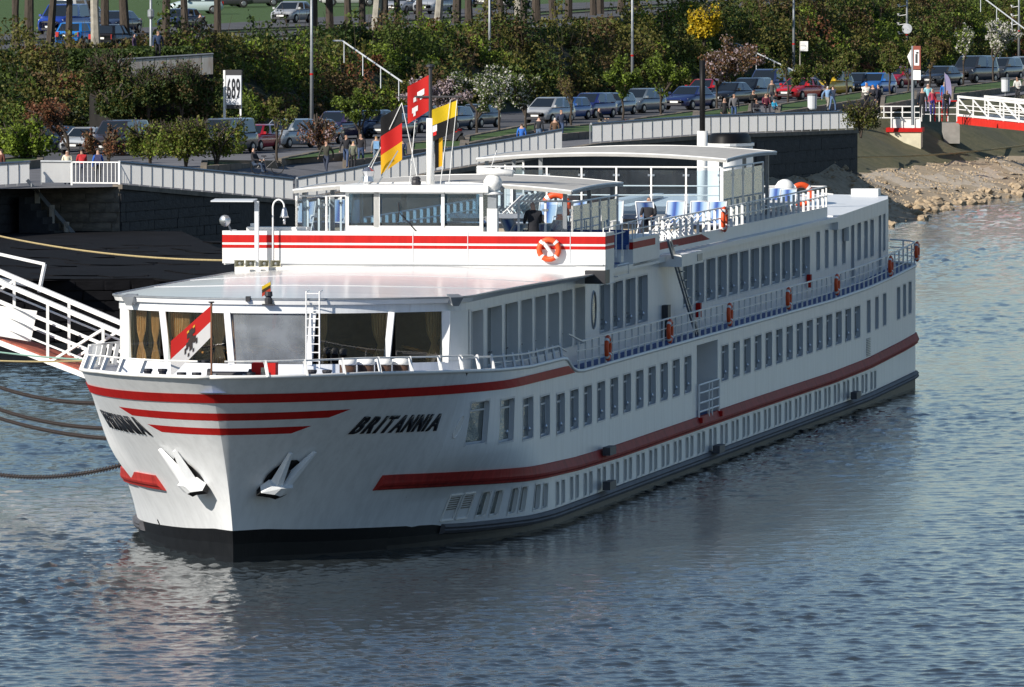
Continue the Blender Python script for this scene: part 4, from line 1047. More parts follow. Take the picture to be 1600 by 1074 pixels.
# ---- raised grass beds with stone edging on the promenade
beds = [(318, 271, 428, 272, 9), (433, 271, 535, 251, 11), (540, 262, 640, 252, 9), (640, 246, 722, 240, 12), (728, 235, 838, 214, 12), (864, 221, 952, 214, 12), (958, 214, 982, 210, 12), (985, 208, 1085, 194, 12), (1090, 196, 1172, 183, 12), (1215, 185, 1348, 164, 13), (1378, 173, 1428, 164, 14), (1486, 156, 1600, 142, 12), (0, 268, 62, 262, 8)]
for i, (x0, y0, x1, y1, up) in enumerate(beds):
    A, B_ = gl(x0, y0), gl(x1, y1); Cc, D_ = gl(x1 + 2, y1 - up), gl(x0 + 2, y0 - up)
    zt = max(A.z, B_.z, Cc.z, D_.z) + .30
    bed = empty('grass_bed', (A.x, A.y, 0)); struct(bed); L_ = lambda p, z: (p.x - A.x, p.y - A.y, z)
    MB().face([L_(p, p.z + .34) for p in (A, B_, Cc, D_)]).build('grass', M['grass'], bed)
    n_ = max(2, int((B_ - A).length / 2.2))
    for (p, q) in ((A, B_), (B_, Cc), (Cc, D_), (D_, A)):
        m_ = max(1, int((q - p).length / 2.4)) if (p, q) != (B_, Cc) else max(1, int((q - p).length / 2.4))
        if m_ > 14: m_ = 14
        for k in range(m_):
            a, c = p.lerp(q, (k + .012) / m_), p.lerp(q, (k + .988) / m_)
            MB().bar(L_(a, a.z + .17), L_(c, c.z + .17), .32, .46 + .02 * ((k * 7) % 3)).build('kerb_stone', M['kerb'], bed)

# ---- shore on the right: dark grass bank, gravel, boulders
M['gravel'] = mat('gravel', (.48, .385, .265), .95, rgb2=(.32, .25, .165), vscale=2.2, bump=.7, bscale=5)
M['pale_gravel'] = mat('pale_gravel', (.52, .44, .34), .95, var=.2, vscale=3, bump=.5, bscale=6)
M['bankgrass'] = mat('thin_bank_grass', (.15, .135, .07), .95, rgb2=(.085, .09, .04), vscale=1.2, bump=.6, bscale=5)
def shore_pt(Y, d):                                              # d metres inland of the waterline
    wv = .5 * math.sin(Y * .35) + .3 * math.sin(Y * .83 + 1)
    X = interp(Y, SHX) + wv - d * .955; Yy = Y + d * .31
    z = interp(d, [(-3, -.8), (0, .0), (1.2, .35), (6, 1.7), (7.5, 1.95), (14.0, zplane(Yy) - .05), (16, zplane(Yy) - .06)])
    if d > 0: z = min(z * (1 + .75 * math.exp(-((Y - 585) / 15) ** 2) * min(1, d / 4)) * (1 + .35 * max(0, min(1, (590 - Y) / 12)) * min(1, d / 3)), zplane(Yy) - .06)
    z += .10 * math.sin(Y * 1.3 + d * 2.1) * (1 if 0 < d < 13 else 0)
    return Vector((X, Yy, z))
def shore_sheet(name, d0, d1, mt, dz=0., Y0=535, Y1=860):
    b = MB(); b.grid(lambda i, j: shore_pt(lerp(Y0, Y1, i), lerp(d0, d1, j)) + Vector((0, 0, dz)), 110, 6); return struct(b.build(name, mt, smooth=True))
shore = shore_sheet('gravel_shore', -3, 7.2, M['gravel'])
shore_sheet('bank_grass', 7.15, 16, M['bankgrass'])
b = MB(); b.grid(lambda i, j: shore_pt(lerp(596, 660, i), lerp(1.6 + 1.2 * math.sin(i * 9), 5.0 + math.sin(i * 7), j) + .8) + Vector((0, 0, .02)), 40, 4); struct(b.build('pale_gravel', M['pale_gravel'], smooth=True))
rock_m = []
M['rock'] = mat('boulder', (.46, .36, .24), .9, rgb2=(.27, .205, .135), vscale=2.5, bump=.6, bscale=6)
for k in range(8):
    bm = bmesh.new(); bmesh.ops.create_icosphere(bm, subdivisions=1, radius=.5); r_ = random.Random(k + 40)
    for v in bm.verts: v.co = Vector((v.co.x * r_.uniform(.75, 1.3), v.co.y * r_.uniform(.75, 1.2), v.co.z * r_.uniform(.5, .95)))
    me = bpy.data.meshes.new('boulder'); bm.to_mesh(me); bm.free(); me.materials.append(M['rock']); rock_m.append(me)
def boulder(Y, d, s):
    p = shore_pt(Y, d); o = link('boulder', rock_m[rnd.randrange(8)], shore); o.location = p + Vector((0, 0, s * .12)); o.scale = (s, s, s * rnd.uniform(.7, 1.0)); o.rotation_euler = (rnd.uniform(-.3, .3), rnd.uniform(-.3, .3), rnd.uniform(0, 6.28))
for k in range(285):
    Y = 556 + 90 * rnd.random(); d = abs(rnd.gauss(.1, .7)) if rnd.random() < .85 else rnd.uniform(0, 5.5)
    if Y < 590 and rnd.random() < .8: d = rnd.uniform(1.5, 6.0)
    boulder(Y, d - .35, rnd.uniform(.35, .95) if d < 1.8 else rnd.uniform(.2, .45))
b = MB(); r_ = random.Random(5)                                     # small stones beyond counting
for k in range(5200):
    Y = 556 + 130 * r_.random(); d = 7.0 * r_.random() ** 1.3 - .2; s = r_.uniform(.04, .13); p = shore_pt(Y, d); a = r_.uniform(0, 6)
    q = [p + Vector((s * math.cos(a + t), s * math.sin(a + t), 0)) for t in (0, 2.1, 4.2)]; t_ = p + Vector((r_.uniform(-.3, .3) * s, 0, s * .9))
    b.add(q + [t_], [(0, 1, 3), (1, 2, 3), (2, 0, 3)])
stuff(b.build('shore_stones', M['rock']), 'loose small stones strewn over the gravel shore right of the stern', 'stones')
# yellow hawser lying along the top of the gravel
p0, p1 = shore_pt(612, 8.6), shore_pt(675, 7.6)
tag(MB().tube([p0.lerp(p1, k / 14) + Vector((0, 0, .35 - .25 * math.sin(k / 14 * math.pi))) for k in range(15)], .06, 6).build('mooring_rope', M['rope']), 'pale rope stretched along the top of the gravel shore', 'rope')
# ------------------------------------------------------------------ lower landing at the foot of the quay
M['wet_shade'] = mat('wet_shaded_stone', (.0065, .0065, .008), .9, var=.6, vscale=.7, bump=.4, bscale=3, spec=.12)  # wet stone taken near-black: wall shade put into the colour of a sunlit platform
LA, LB = Vector((-32.0, 391, 0)), Vector((-9.5, 397, 0)); LH = 2.6
low = empty('lower_quay', (LA.x, LA.y, 0), 0, 'dark low quay wall of basalt blocks behind the gangway at the left', 'quay wall')
poly = [(0, 0), (LB.x - LA.x, LB.y - LA.y), (Xq(462) + 3.0 - LA.x, 462 - LA.y), (near.x - LA.x - 1, near.y - LA.y), (near.x - 26 - LA.x, near.y - 78 - LA.y)]
MB().prism(poly, -1.5, LH).build('wall_core', M['wet_shade'], low)
stone_w = []
for k in range(6): me = stone_m[2 * k].copy(); me.materials[0] = M['wet_shade']; stone_w.append(me)
dl = (LB - LA).normalized(); LL = (LB - LA).length; rzl = math.atan2(dl.y, dl.x); z = .0; hc = .42
while z + hc < LH + .05:
    x = -rnd.uniform(0, 1)
    while x < LL:
        ln = rnd.uniform(.8, 1.4); a, c = max(0, x), min(LL, x + ln); x += ln
        if c - a < .2 or a < 6.5: continue
        o = link('stone', stone_w[rnd.randrange(6)], low); m_ = dl * (a + c) / 2; o.location = (m_.x, m_.y - .02, z + hc / 2); o.rotation_euler = (0, 0, rzl); o.scale = (c - a - .03, .2, hc - .03)
    z += hc
for k in range(60):
    t_ = rnd.random(); X, Y = rnd.uniform(6, 22), rnd.uniform(2, 55)
    if X < 6 + Y * .1 or X > 20 - .02 * Y: continue
    o = link('paving_slab', stone_w[rnd.randrange(6)], low); o.location = (X, Y, LH); o.scale = (rnd.uniform(1.2, 2.2), rnd.uniform(2, 4), .10); o.rotation_euler = (0, 0, .3)

# ------------------------------------------------------------------ vegetation
def leaf_mat(name, rgb, var=.35, trans=.35):
    m = bpy.data.materials.new(name); m.use_nodes = True; t = m.node_tree; p = t.nodes['Principled BSDF']
    p.inputs['Roughness'].default_value = .6; p.inputs['Specular IOR Level'].default_value = .3
    g = t.nodes.new('ShaderNodeNewGeometry'); cr = t.nodes.new('ShaderNodeValToRGB')
    cr.color_ramp.elements[0].color = (*(c * (1 - var) for c in rgb), 1); cr.color_ramp.elements[1].color = (*(min(1, c * (1 + var)) for c in rgb), 1)
    t.links.new(g.outputs['Random Per Island'], cr.inputs[0]); t.links.new(cr.outputs[0], p.inputs['Base Color'])
    tr = t.nodes.new('ShaderNodeBsdfTranslucent'); t.links.new(cr.outputs[0], tr.inputs[0])
    mx = t.nodes.new('ShaderNodeMixShader'); mx.inputs[0].default_value = trans
    t.links.new(p.outputs[0], mx.inputs[1]); t.links.new(tr.outputs[0], mx.inputs[2]); t.links.new(mx.outputs[0], t.nodes['Material Output'].inputs[0])
    return m
LM = dict(green=leaf_mat('leaf_green', (0.090, 0.128, 0.024)), dark=leaf_mat('leaf_dark', (0.04, 0.068, 0.016)), olive=leaf_mat('leaf_olive', (0.13, 0.125, 0.03)),
          brown=leaf_mat('leaf_brown', (0.125, 0.085, 0.038)), rust=leaf_mat('leaf_rust', (0.19, 0.08, 0.04)), bright=leaf_mat('leaf_bright', (0.18, 0.25, 0.03)),
          yellow=leaf_mat('blossom_yellow', (.55, .40, .02)), white=leaf_mat('blossom_white', (.62, .60, .55), .2), pink=leaf_mat('blossom_pink', (.42, .34, .36), .25))
M['bark'] = mat('bark', (.075, .058, .045), .95, rgb2=(.035, .028, .022), vscale=3, stretch=(3, 3, .6), bump=.8, bscale=6)
M['bark_pale'] = mat('pale_bark', (.30, .28, .24), .9, var=.3, vscale=2)
def leaves_np(pts, size, g, elong=1.5, up=.0):
    """one quad per point, random facing; returns V (n*4,3)"""
    n = len(pts); a = g.normal(size=(n, 3)); a[:, 2] += up; a /= np.linalg.norm(a, axis=1)[:, None]
    r = g.normal(size=(n, 3)); u = np.cross(a, r); u /= np.linalg.norm(u, axis=1)[:, None]; v = np.cross(a, u)
    s = size * g.uniform(.6, 1.4, (n, 1)); u = u * s * elong * .5; v = v * s * .5
    return np.stack([pts - u, pts - v, pts + u, pts + v], 1).reshape(-1, 3)
def quads_mesh(name, V, mats, mi=None, extra=None):
    n = len(V) // 4; me = bpy.data.meshes.new(name); me.vertices.add(len(V)); me.vertices.foreach_set('co', V.astype(np.float32).ravel())
    me.loops.add(len(V)); me.loops.foreach_set('vertex_index', np.arange(len(V), dtype=np.int32)); me.polygons.add(n)
    me.polygons.foreach_set('loop_start', np.arange(0, len(V), 4, dtype=np.int32)); me.polygons.foreach_set('loop_total', np.full(n, 4, np.int32))
    for m_ in mats: me.materials.append(m_)
    if mi is not None: me.polygons.foreach_set('material_index', np.asarray(mi, np.int32))
    me.update(calc_edges=True); return me

# ---- shrubs on the slope: one mass
def slope_shrubs():
    g = np.random.default_rng(11); allV = []; allM = []
    names = ['green', 'dark', 'olive', 'brown', 'rust', 'bright']; mats = [LM[k] for k in names]
    r_ = random.Random(21)
    for c in range(1150):
        Y = r_.uniform(525, 905); j = r_.random(); p = slope((Y - 430) / 530, j)
        px = 800 + F * p.x / p.y
        if px < -160 or px > 1760: continue
        # left part is darker, the middle brown and olive, the right green
        t = (px + 100) / 1800
        wts = [.6 * t + .3, .75 - .6 * t, .95, .5 + .3 * math.sin(px * .011), .06 + .05 * math.sin(px * .02 + 1), .16 + .2 * t]
        n1 = math.sin(px * .017 + 2.2 * j + 1.1) + math.sin(px * .0063 - 3 * j); n2 = math.sin(px * .029 - 2 * j) + math.sin(px * .011 + 4 * j + 2)
        wts[0] += .5 * n1; wts[3] += .55 * n2; wts[2] += .35 * (n2 - n1); wts[5] += .12 * n1; wts[1] += -.3 * n1
        kind = r_.choices(range(6), [max(.01, x) for x in wts])[0]
        rad = r_.uniform(.5, 1.7); hgt = (r_.uniform(.7, 1.9) if r_.random() < .88 else r_.uniform(2.2, 3.4)) * (1 if j < .85 else .6)
        n = int(360 * rad)
        d = g.normal(size=(n, 3)); d /= np.linalg.norm(d, axis=1)[:, None]; rr = g.uniform(.55, 1.05, (n, 1)) ** .6
        lob = 1 + .25 * np.sin(d[:, :1] * 5 + c) * np.sin(d[:, 1:2] * 4 + c * 2)
        P = np.array([[p.x, p.y, p.z + hgt * .35]]) + d * rr * lob * np.array([[rad, rad, hgt * .75]])
        allV.append(leaves_np(P, .155, g)); allM += [kind if r_.random() < .85 else r_.choice([0, 1, 2]) for _ in range(n)]
    V = np.concatenate(allV)
    o = link('slope_shrubs', quads_mesh('slope_shrubs', V, mats, allM)); stuff(o, 'dense mass of green and brown shrubs covering the bank slope', 'shrubs')
    # bare upright twigs among them
    b = MB()
    for c in range(900):
        Y = r_.uniform(530, 880); p = slope((Y - 430) / 530, r_.uniform(.3, 1)); h = r_.uniform(1.2, 2.6)
        q = p + Vector((r_.uniform(-.6, .6), r_.uniform(-.6, .6), h)); b.tube([p, p.lerp(q, .5) + Vector((r_.uniform(-.2, .2), 0, 0)), q], [.025, .018, .008], 3, cap=False)
    stuff(b.build('slope_twigs', M['bark']), 'thin bare twigs sticking up from the shrubs on the slope', 'twigs')
slope_shrubs()

# ---- small trees and bushes
def tree_mesh(seed, h, rad, trunk_h, kinds, n_leaf, leaf, r0=.09, spread=1.0, multi=1, upright=.0, density_low=.0):
    """returns (wood mesh builder, leaf quads, material index list); built at the origin"""
    r_ = random.Random(seed); g = np.random.default_rng(seed); b = MB(); tips = []
    def branch(p, d, L, r, lev):
        q = p + d * L; mid = p.lerp(q, .5) + Vector((r_.uniform(-1, 1), r_.uniform(-1, 1), r_.uniform(-.5, .5))) * L * .08
        b.tube([p, mid, q], [r, r * .82, r * .62], 6 if lev < 1 else (4 if lev < 3 else 3), cap=False)
        if lev >= 1: tips.append((mid, lev)); tips.append((q, lev))
        if lev >= 3 or L < .25: return
        for k in range(r_.choice([3, 3, 4]) if lev < 2 else 3):
            a = r_.uniform(0, 6.28); sp = r_.uniform(.35, .95) * spread
            nd = (d + Vector((math.cos(a) * sp, math.sin(a) * sp, r_.uniform(-.1, .45) + upright))).normalized()
            branch(p.lerp(q, r_.uniform(.55, 1)), nd, L * r_.uniform(.6, .82), r * .58, lev + 1)
    for k in range(multi):
        a = 6.28 * k / max(1, multi) + seed; d = Vector((math.cos(a) * .35 * (multi > 1), math.sin(a) * .35 * (multi > 1), 1)).normalized()
        branch(Vector((0, 0, 0)), d, trunk_h, r0 * (1 if multi == 1 else .7), 0)
    P = np.array([t[0] for t in tips]); top = P[:, 2].max(); ext = max(.1, np.abs(P[:, :2]).max())
    zs_ = h / top; t0 = trunk_h * zs_
    def kf(z): return 1 + (rad / ext - 1) * max(0, min(1, (z - .6 * t0) / (.9 * t0)))
    b.v = [(v[0] * kf(v[2] * zs_), v[1] * kf(v[2] * zs_), v[2] * zs_) for v in b.v]
    P = np.array([(q[0] * kf(q[2] * zs_), q[1] * kf(q[2] * zs_), q[2] * zs_) for q in P]); P = P[P[:, 2] > t0 * .55]; keep = g.permutation(len(P))[:max(6, int(len(P) * .62))]; P = P[keep]
    n_leaf = int(n_leaf * 2.0); leaf *= .62; idx = g.integers(0, len(P), n_leaf); pts = P[idx] + g.normal(size=(n_leaf, 3)) * np.array([[rad, rad, h * .5]]) * .062
    pts[:, 2] *= g.uniform(.30, 1.0, n_leaf) ** .8 if multi > 1 else 1.0; V = leaves_np(pts, leaf, g); kk = [i for i, (_, w_) in enumerate(kinds)]
    mi = r_.choices(kk, [w_ for _, w_ in kinds], k=n_leaf)
    return b, V, mi
def small_tree(px, py, h, rad, kinds, label, cat='tree', name='small_tree', seed=1, n=1500, leaf=.16, trunk_h=None, group='small trees along the promenade', multi=1, upright=0., spread=1., pos=None, bark='bark', r0=.09):
    p = pos if pos is not None else gl(px, py)
    b, V, mi = tree_mesh(seed, h, rad, trunk_h or h * .32, kinds, n, leaf, multi=multi, upright=upright, spread=spread, r0=r0)
    t = empty(name, p, 0, label, cat, group)
    b.build('trunk', M[bark], t); link('crown', quads_mesh('crown', V, [LM[k] for k, _ in kinds], mi), t)
    return t
T = small_tree
T(45, 258, 2.6, 2.1, [('bright', 3), ('green', 1)], 'bright yellow-green bush at the left edge behind the quay fence', 'bush', 'leafy_bush', 1, 2600, .2, .5, 'bushes along the promenade', 4)
T(105, 256, 3.3, 2.3, [('rust', 3), ('brown', 1)], 'bare reddish-brown budding tree at the left behind the quay', 'tree', 'budding_tree', 2, 900, .16)
T(170, 256, 2.1, 1.5, [('rust', 2), ('brown', 2)], 'low rust-coloured bush behind the barred gate', 'bush', 'budding_bush', 3, 700, .15, .4, 'bushes along the promenade', 3)
T(235, 262, 2.6, 1.9, [('olive', 2), ('green', 2), ('bright', 1)], 'wide olive-green bush right of the barred gate', 'bush', 'leafy_bush', 4, 1700, .17, .5, 'bushes along the promenade', 4)
T(290, 264, 2.7, 1.8, [('olive', 2), ('green', 1), ('bright', 1)], 'second olive-green bush right of the barred gate', 'bush', 'leafy_bush', 5, 1600, .17, .6, 'bushes along the promenade', 4)
T(338, 264, 2.9, 1.7, [('olive', 2), ('green', 2), ('bright', 1)], 'green bush below the 689 sign', 'bush', 'leafy_bush', 6, 1600, .17, .7, 'bushes along the promenade', 3)
T(433, 262, 3.6, 1.25, [('green', 2), ('olive', 2)], 'thin sparse green tree beside the bench sitter, left', 'tree', 'small_tree', 7, 560, .16)
T(498, 240, 2.2, 1.4, [('rust', 2), ('pink', 1), ('brown', 1)], 'reddish shrub behind the man walking a bicycle', 'bush', 'budding_bush', 8, 900, .15, .4, 'bushes along the promenade', 3)
T(562, 232, 3.2, 1.5, [('green', 3), ('bright', 1)], 'green tree left of the German flag', 'tree', 'small_tree', 9, 1300, .17)
T(690, 225, 3.6, 2.3, [('pink', 3), ('brown', 1)], 'pale pink blossom tree behind the mast flags', 'tree', 'blossom_tree', 10, 1700, .17)
T(745, 218, 3.8, 2.1, [('green', 3), ('white', 2), ('dark', 1)], 'white-flowering round tree right of the mast', 'tree', 'blossom_tree', 11, 2600, .17)
T(780, 214, 4.0, 2.2, [('green', 3), ('white', 2), ('dark', 1)], 'middle white-flowering tree of the three right of the mast', 'tree', 'blossom_tree', 12, 2800, .17)
T(822, 210, 3.5, 1.9, [('green', 3), ('white', 1.6), ('dark', 1)], 'white-flowering tree beside the silver people carrier', 'tree', 'blossom_tree', 13, 1700, .17)
T(893, 204, 3.2, 1.2, [('olive', 2), ('brown', 2)], 'thin olive tree just budding, right of the silver people carrier', 'tree', 'small_tree', 14, 420, .15)
T(972, 196, 4.2, 1.6, [('bright', 2), ('green', 3)], 'fresh green tree above the man sitting on the kerb', 'tree', 'small_tree', 15, 1500, .18)
T(1033, 188, 4.3, 1.7, [('bright', 2), ('green', 3)], 'fresh green tree left of the aft mast', 'tree', 'small_tree', 16, 1700, .18)
T(1120, 178, 4.9, 3.3, [('brown', 3), ('pink', 1.3), ('rust', 1)], 'broad brown blossom tree behind the aft mast', 'tree', 'blossom_tree', 17, 3000, .18)
T(1232, 168, 3.2, 1.5, [('green', 2), ('olive', 2)], 'low sparse tree before the red car, right', 'tree', 'small_tree', 18, 700, .17)
T(1292, 162, 3.2, 1.6, [('olive', 2), ('green', 2)], 'low sparse tree before the yellow car', 'tree', 'small_tree', 19, 800, .17)
T(1322, 156, 3.6, 1.6, [('olive', 2), ('green', 2)], 'low olive tree left of the three uniformed people', 'tree', 'small_tree', 20, 1000, .17)
T(1391, 152, 3.6, 1.6, [('olive', 2), ('green', 2)], 'low olive tree right of the bright blue car', 'tree', 'small_tree', 21, 1000, .17)
T(1418, 150, 4.4, 2.0, [('olive', 3), ('green', 2), ('brown', 1)], 'olive tree behind the brown shore sign', 'tree', 'small_tree', 22, 1600, .18)
T(1452, 143, 4.0, 1.6, [('olive', 3), ('brown', 2)], 'sparse olive tree right of the brown shore sign', 'tree', 'small_tree', 23, 900, .18)
T(1505, 136, 4.6, 1.5, [('green', 2), ('bright', 2), ('white', 2)], 'small white-flowering tree beside the lilac banner', 'tree', 'blossom_tree', 24, 1400, .18)
T(1552, 132, 4.8, 2.0, [('white', 4), ('bright', 1), ('green', 1)], 'white blossom tree at the right edge', 'tree', 'blossom_tree', 25, 2200, .18)
T(1345, 215, 2.4, 1.3, [('olive', 2), ('green', 1)], 'twiggy bush at the end of the long panel fence', 'bush', 'leafy_bush', 26, 900, .14, .5, 'bushes along the promenade', 4)
pf = slope((705 - 430) / 530, .45); pf.y -= 7; pf.x = (1100 - 800) / F * pf.y; pf.z += .9
T(0, 0, 3.0, 1.25, [('yellow', 6), ('green', 1)], 'bright yellow flowering bush on the slope behind the aft mast', 'bush', 'yellow_bush', 27, 1900, .22, .6, 'bushes along the promenade', 4, .6, .6, pos=pf)

# ---- tall bare trees on the upper terrace
def tall_tree_mesh(seed):
    return tree_mesh(seed, 13.5, 5.5, 3.6, [('brown', 2), ('olive', 1)], 500, .2, r0=.30, spread=.8, upright=.25)
proto = []
for k in range(4):
    b, V, mi = tall_tree_mesh(60 + k); proto.append((b.mesh('trunk', M['bark']), quads_mesh('crown', V, [LM['brown'], LM['olive']], mi), b.mesh('trunk', M['bark_pale'])))
trunks = [(25, 78), (45, 84), (77, 82), (107, 77), (150, 80), (164, 78), (197, 78), (258, 64), (290, 66), (340, 52), (490, 50), (515, 49), (544, 51), (566, 50), (586, 55), (600, 48), (622, 48), (655, 41), (684, 37), (713, 37), (733, 36), (762, 34), (785, 39), (810, 36), (818, 40), (838, 36), (865, 29), (888, 31), (927, 24), (938, 22), (970, 20), (995, 18), (1065, 20), (1140, 16), (1163, 14), (1185, 12), (1210, 9), (1240, 7), (1262, 6)]
ORD = ['leftmost', 'second', 'third', 'fourth', 'fifth', 'sixth', 'seventh', 'eighth', 'ninth', 'tenth']; ZONE = ['above the mast flags', 'above the white-flowering trees', 'above the aft mast']
where = ['leftmost', 'second', 'third', 'fourth', 'fifth, pale', 'sixth', 'seventh', 'eighth', 'ninth, forked', 'tenth']
for i, (x, y) in enumerate(trunks):
    pale = x in (150, 586, 684, 810); p = gu(x, y)
    lab = ('%s tall tree trunk on the upper road from the left edge' % where[i]) if i < 10 else '%s tall trunk above the shrubs, %s of the trunks %s' % (('pale' if pale else 'bare'), ORD[(i - 10) % 10], ZONE[(i - 10) // 10])
    t = empty('tall_tree', p, rnd.uniform(0, 6.28), lab, 'tree', 'row of tall trees on the upper road'); s_ = rnd.uniform(.8, 1.15); t.scale = (s_, s_, s_)
    link('trunk', proto[i % 4][2 if pale else 0], t); link('crown', proto[i % 4][1], t)
# clipped dark hedge and its retaining wall at upper left
# ------------------------------------------------------------------ cars
M['tyre'] = mat('tyre', (.012, .012, .012), .8); M['rim'] = mat('alloy_rim', (.35, .36, .38), .35, .8)
M['car_glass'] = mat('car_glass', (.012, .016, .02), .04, spec=.9, coat=.6); M['lamp'] = mat('headlamp', (.75, .78, .8), .12, spec=.8, coat=1)
M['plate'] = mat('number_plate', (.75, .75, .72), .5); M['tail'] = mat('tail_lamp', (.4, .012, .012), .2, coat=1)
CARCOL = {}
def car_paint(col):
    k = tuple(col)
    if k not in CARCOL: CARCOL[k] = mat('car_paint', col, .28, .15, coat=.9, spec=.6)
    return CARCOL[k]
# x: nose +, side profile (x, z) of the lower body; greenhouse (base front, base rear, roof front, roof rear)
KINDS = dict(
    hatch=dict(L=3.9, W=1.70, belt=.92, roof=1.46, nose=.72, hood=.92, gb=(.98, -1.78), gr=(.25, -1.45)),
    saloon=dict(L=4.5, W=1.76, belt=.92, roof=1.43, nose=.70, hood=.90, gb=(.95, -1.60), gr=(.20, -1.00)),
    mpv=dict(L=4.3, W=1.78, belt=1.0, roof=1.64, nose=.80, hood=1.0, gb=(1.35, -2.05), gr=(.45, -1.80)),
    van=dict(L=4.7, W=1.85, belt=1.12, roof=1.92, nose=.95, hood=1.15, gb=(1.55, -2.28), gr=(.85, -2.15)))
car_meshes = {}
def car_parts(kind):
    if kind in car_meshes: return car_meshes[kind]
    k = KINDS[kind]; L, W, bz, rz, nz, hz = k['L'], k['W'] / 2, k['belt'], k['roof'], k['nose'], k['hood']; f, r = L / 2, -L / 2
    gf, gr_ = k['gb']; rf, rr = k['gr']; out = []
    # body shell: stations along x with a rounded section
    st = [(f, .42, nz - .12, W * .74), (f - .06, .28, nz - .02, W * .86), (f - .35, .24, nz + .06, W * .96), (gf + .15, .22, hz, W), (gf - .1, .20, bz, W), (0, .20, bz, W), (gr_ + .3, .22, bz + .02, W), (gr_ - .02 if kind != 'saloon' else gr_, .24, bz + .02, W * .98), (r + .12, .28, bz - (.06 if kind != 'saloon' else .0), W * .94), (r, .40, bz - .16, W * .84)]
    b = MB(); nn = 9
    for x, z0, z1, w_ in st:
        h_ = z1 - z0
        half = [(w_ * .90, z0), (w_ * .98, z0 + .12 * h_), (w_, z0 + .55 * h_), (w_ * .97, z0 + .86 * h_), (w_ * .86, z1)]
        ring = [(y, z) for y, z in half] + [(0, z1 + .025)] + [(-y, z) for y, z in reversed(half)]
        for y, z in ring: b.v.append((x, y, z))
    m_ = 11
    for i in range(len(st) - 1):
        for q in range(m_): b.f.append((i * m_ + q, (i + 1) * m_ + q, (i + 1) * m_ + (q + 1) % m_, i * m_ + (q + 1) % m_)); b.m.append(0)
    b.f.append(tuple(reversed(range(m_)))); b.m.append(0); b.f.append(tuple((len(st) - 1) * m_ + q for q in range(m_))); b.m.append(0)
    # greenhouse shell with slim pillars
    wb, wr = W * .93, W * .76; zb = bz + .0
    c = [(gf, wb, zb), (gf, -wb, zb), (gr_, -wb, zb), (gr_, wb, zb), (rf, wr, rz - .05), (rf, -wr, rz - .05), (rr, -wr, rz - .05), (rr, wr, rz - .05)]
    b.add(c, [(0, 1, 5, 4), (1, 2, 6, 5), (2, 3, 7, 6), (3, 0, 4, 7)])
    b.add([(rf, wr, rz - .05), (rf, -wr, rz - .05), (rr, -wr, rz - .05), (rr, wr, rz - .05), (rf - .2, wr * .82, rz), (rf - .2, -wr * .82, rz), (rr + .2, -wr * .82, rz), (rr + .2, wr * .82, rz)], [(4, 5, 6, 7), (0, 1, 5, 4), (1, 2, 6, 5), (2, 3, 7, 6), (3, 0, 4, 7)])
    out.append(('body', b.mesh('body', car_paint((.3, .3, .3)), True), 'paint'))
    def panel(name, i0, i1, i2, i3, e, d):
        P = [Vector(c[q]) for q in (i0, i1, i2, i3)]; n_ = (P[1] - P[0]).cross(P[3] - P[0]).normalized(); ce = sum(P, Vector()) / 4
        if n_.dot(ce - Vector((-.3, 0, 1.1))) < 0: n_ = -n_
        Q = [p.lerp(ce, e) + n_ * d for p in P]; return (name, MB().face(Q).mesh(name, M['car_glass']), None)
    out.append(panel('windscreen', 0, 1, 5, 4, .09, .008)); out.append(panel('rear_window', 2, 3, 7, 6, .13, .008))
    for a in ((3, 0, 4, 7), (1, 2, 6, 5)):
        P = [Vector(c[q]) for q in a]
        for t0, t1 in ((.03, .47), (.53, .95)):
            Q = [P[0].lerp(P[1], t0), P[0].lerp(P[1], t1), P[3].lerp(P[2], t1), P[3].lerp(P[2], t0)]; ce = sum(Q, Vector()) / 4
            sg = 1 if ce.y > 0 else -1
            out.append(('side_window', MB().face([q.lerp(ce, .10) + Vector((0, sg * .008, .003)) for q in Q]).mesh('side_window', M['car_glass']), None))
    for x in (f - .78, r + .78):
        for sg in (-1, 1):
            y = sg * (W - .07); pr = [(.05, -.10), (.29, -.10), (.32, -.06), (.32, .06), (.29, .10), (.05, .10)]
            wb_ = MB().lathe(pr, 14, (x, y, .32), axis='y')
            out.append(('wheel', wb_.mesh('wheel', M['tyre']), None))
            out.append(('rim', MB().lathe([(.20, sg * .085), (.17, sg * .112), (.04, sg * .118)], 10, (x, y, .32), axis='y').mesh('rim', M['rim']), 'sub'))
    for sg in (-1, 1):
        y0 = sg * W * .55
        out.append(('headlight', MB().add([(f - .07, sg * W * .44, nz - .04), (f - .32, sg * W * .90, nz + .0), (f - .34, sg * W * .93, nz - .16), (f - .02, sg * W * .48, nz - .18)], [(0, 1, 2, 3)]).mesh('headlight', M['lamp'], xf=lambda p: (p[0] + .035, p[1] * 1.01, p[2])), None))
        out.append(('tail_light', MB().bx(r - .01, r + .12, sg * W * .72 - .08, sg * W * .72 + .12 * sg + (.0), bz - .3, bz - .02).mesh('tail_light', M['tail']), None))
        out.append(('wing_mirror', MB().bx(gf - .28, gf - .12, sg * (W + .02), sg * (W + .17), bz + .02, bz + .16).mesh('wing_mirror', car_paint((.3, .3, .3))), 'paint'))
    out.append(('number_plate', MB().bx(f + .005, f + .02, -.26, .26, .44, .55).mesh('number_plate', M['plate']), None))
    out.append(('number_plate', MB().bx(r - .02, r - .005, -.26, .26, .62, .73).mesh('number_plate', M['plate']), None))
    out.append(('grille', MB().bx(f - .03, f + .008, -W * .42, W * .42, nz - .20, nz - .10).mesh('grille', M['dark_metal']), None))
    out.append(('bumper_intake', MB().bx(f - .03, f + .006, -W * .55, W * .55, .30, .42).mesh('bumper_intake', M['dark_metal']), None))
    car_meshes[kind] = out; return out
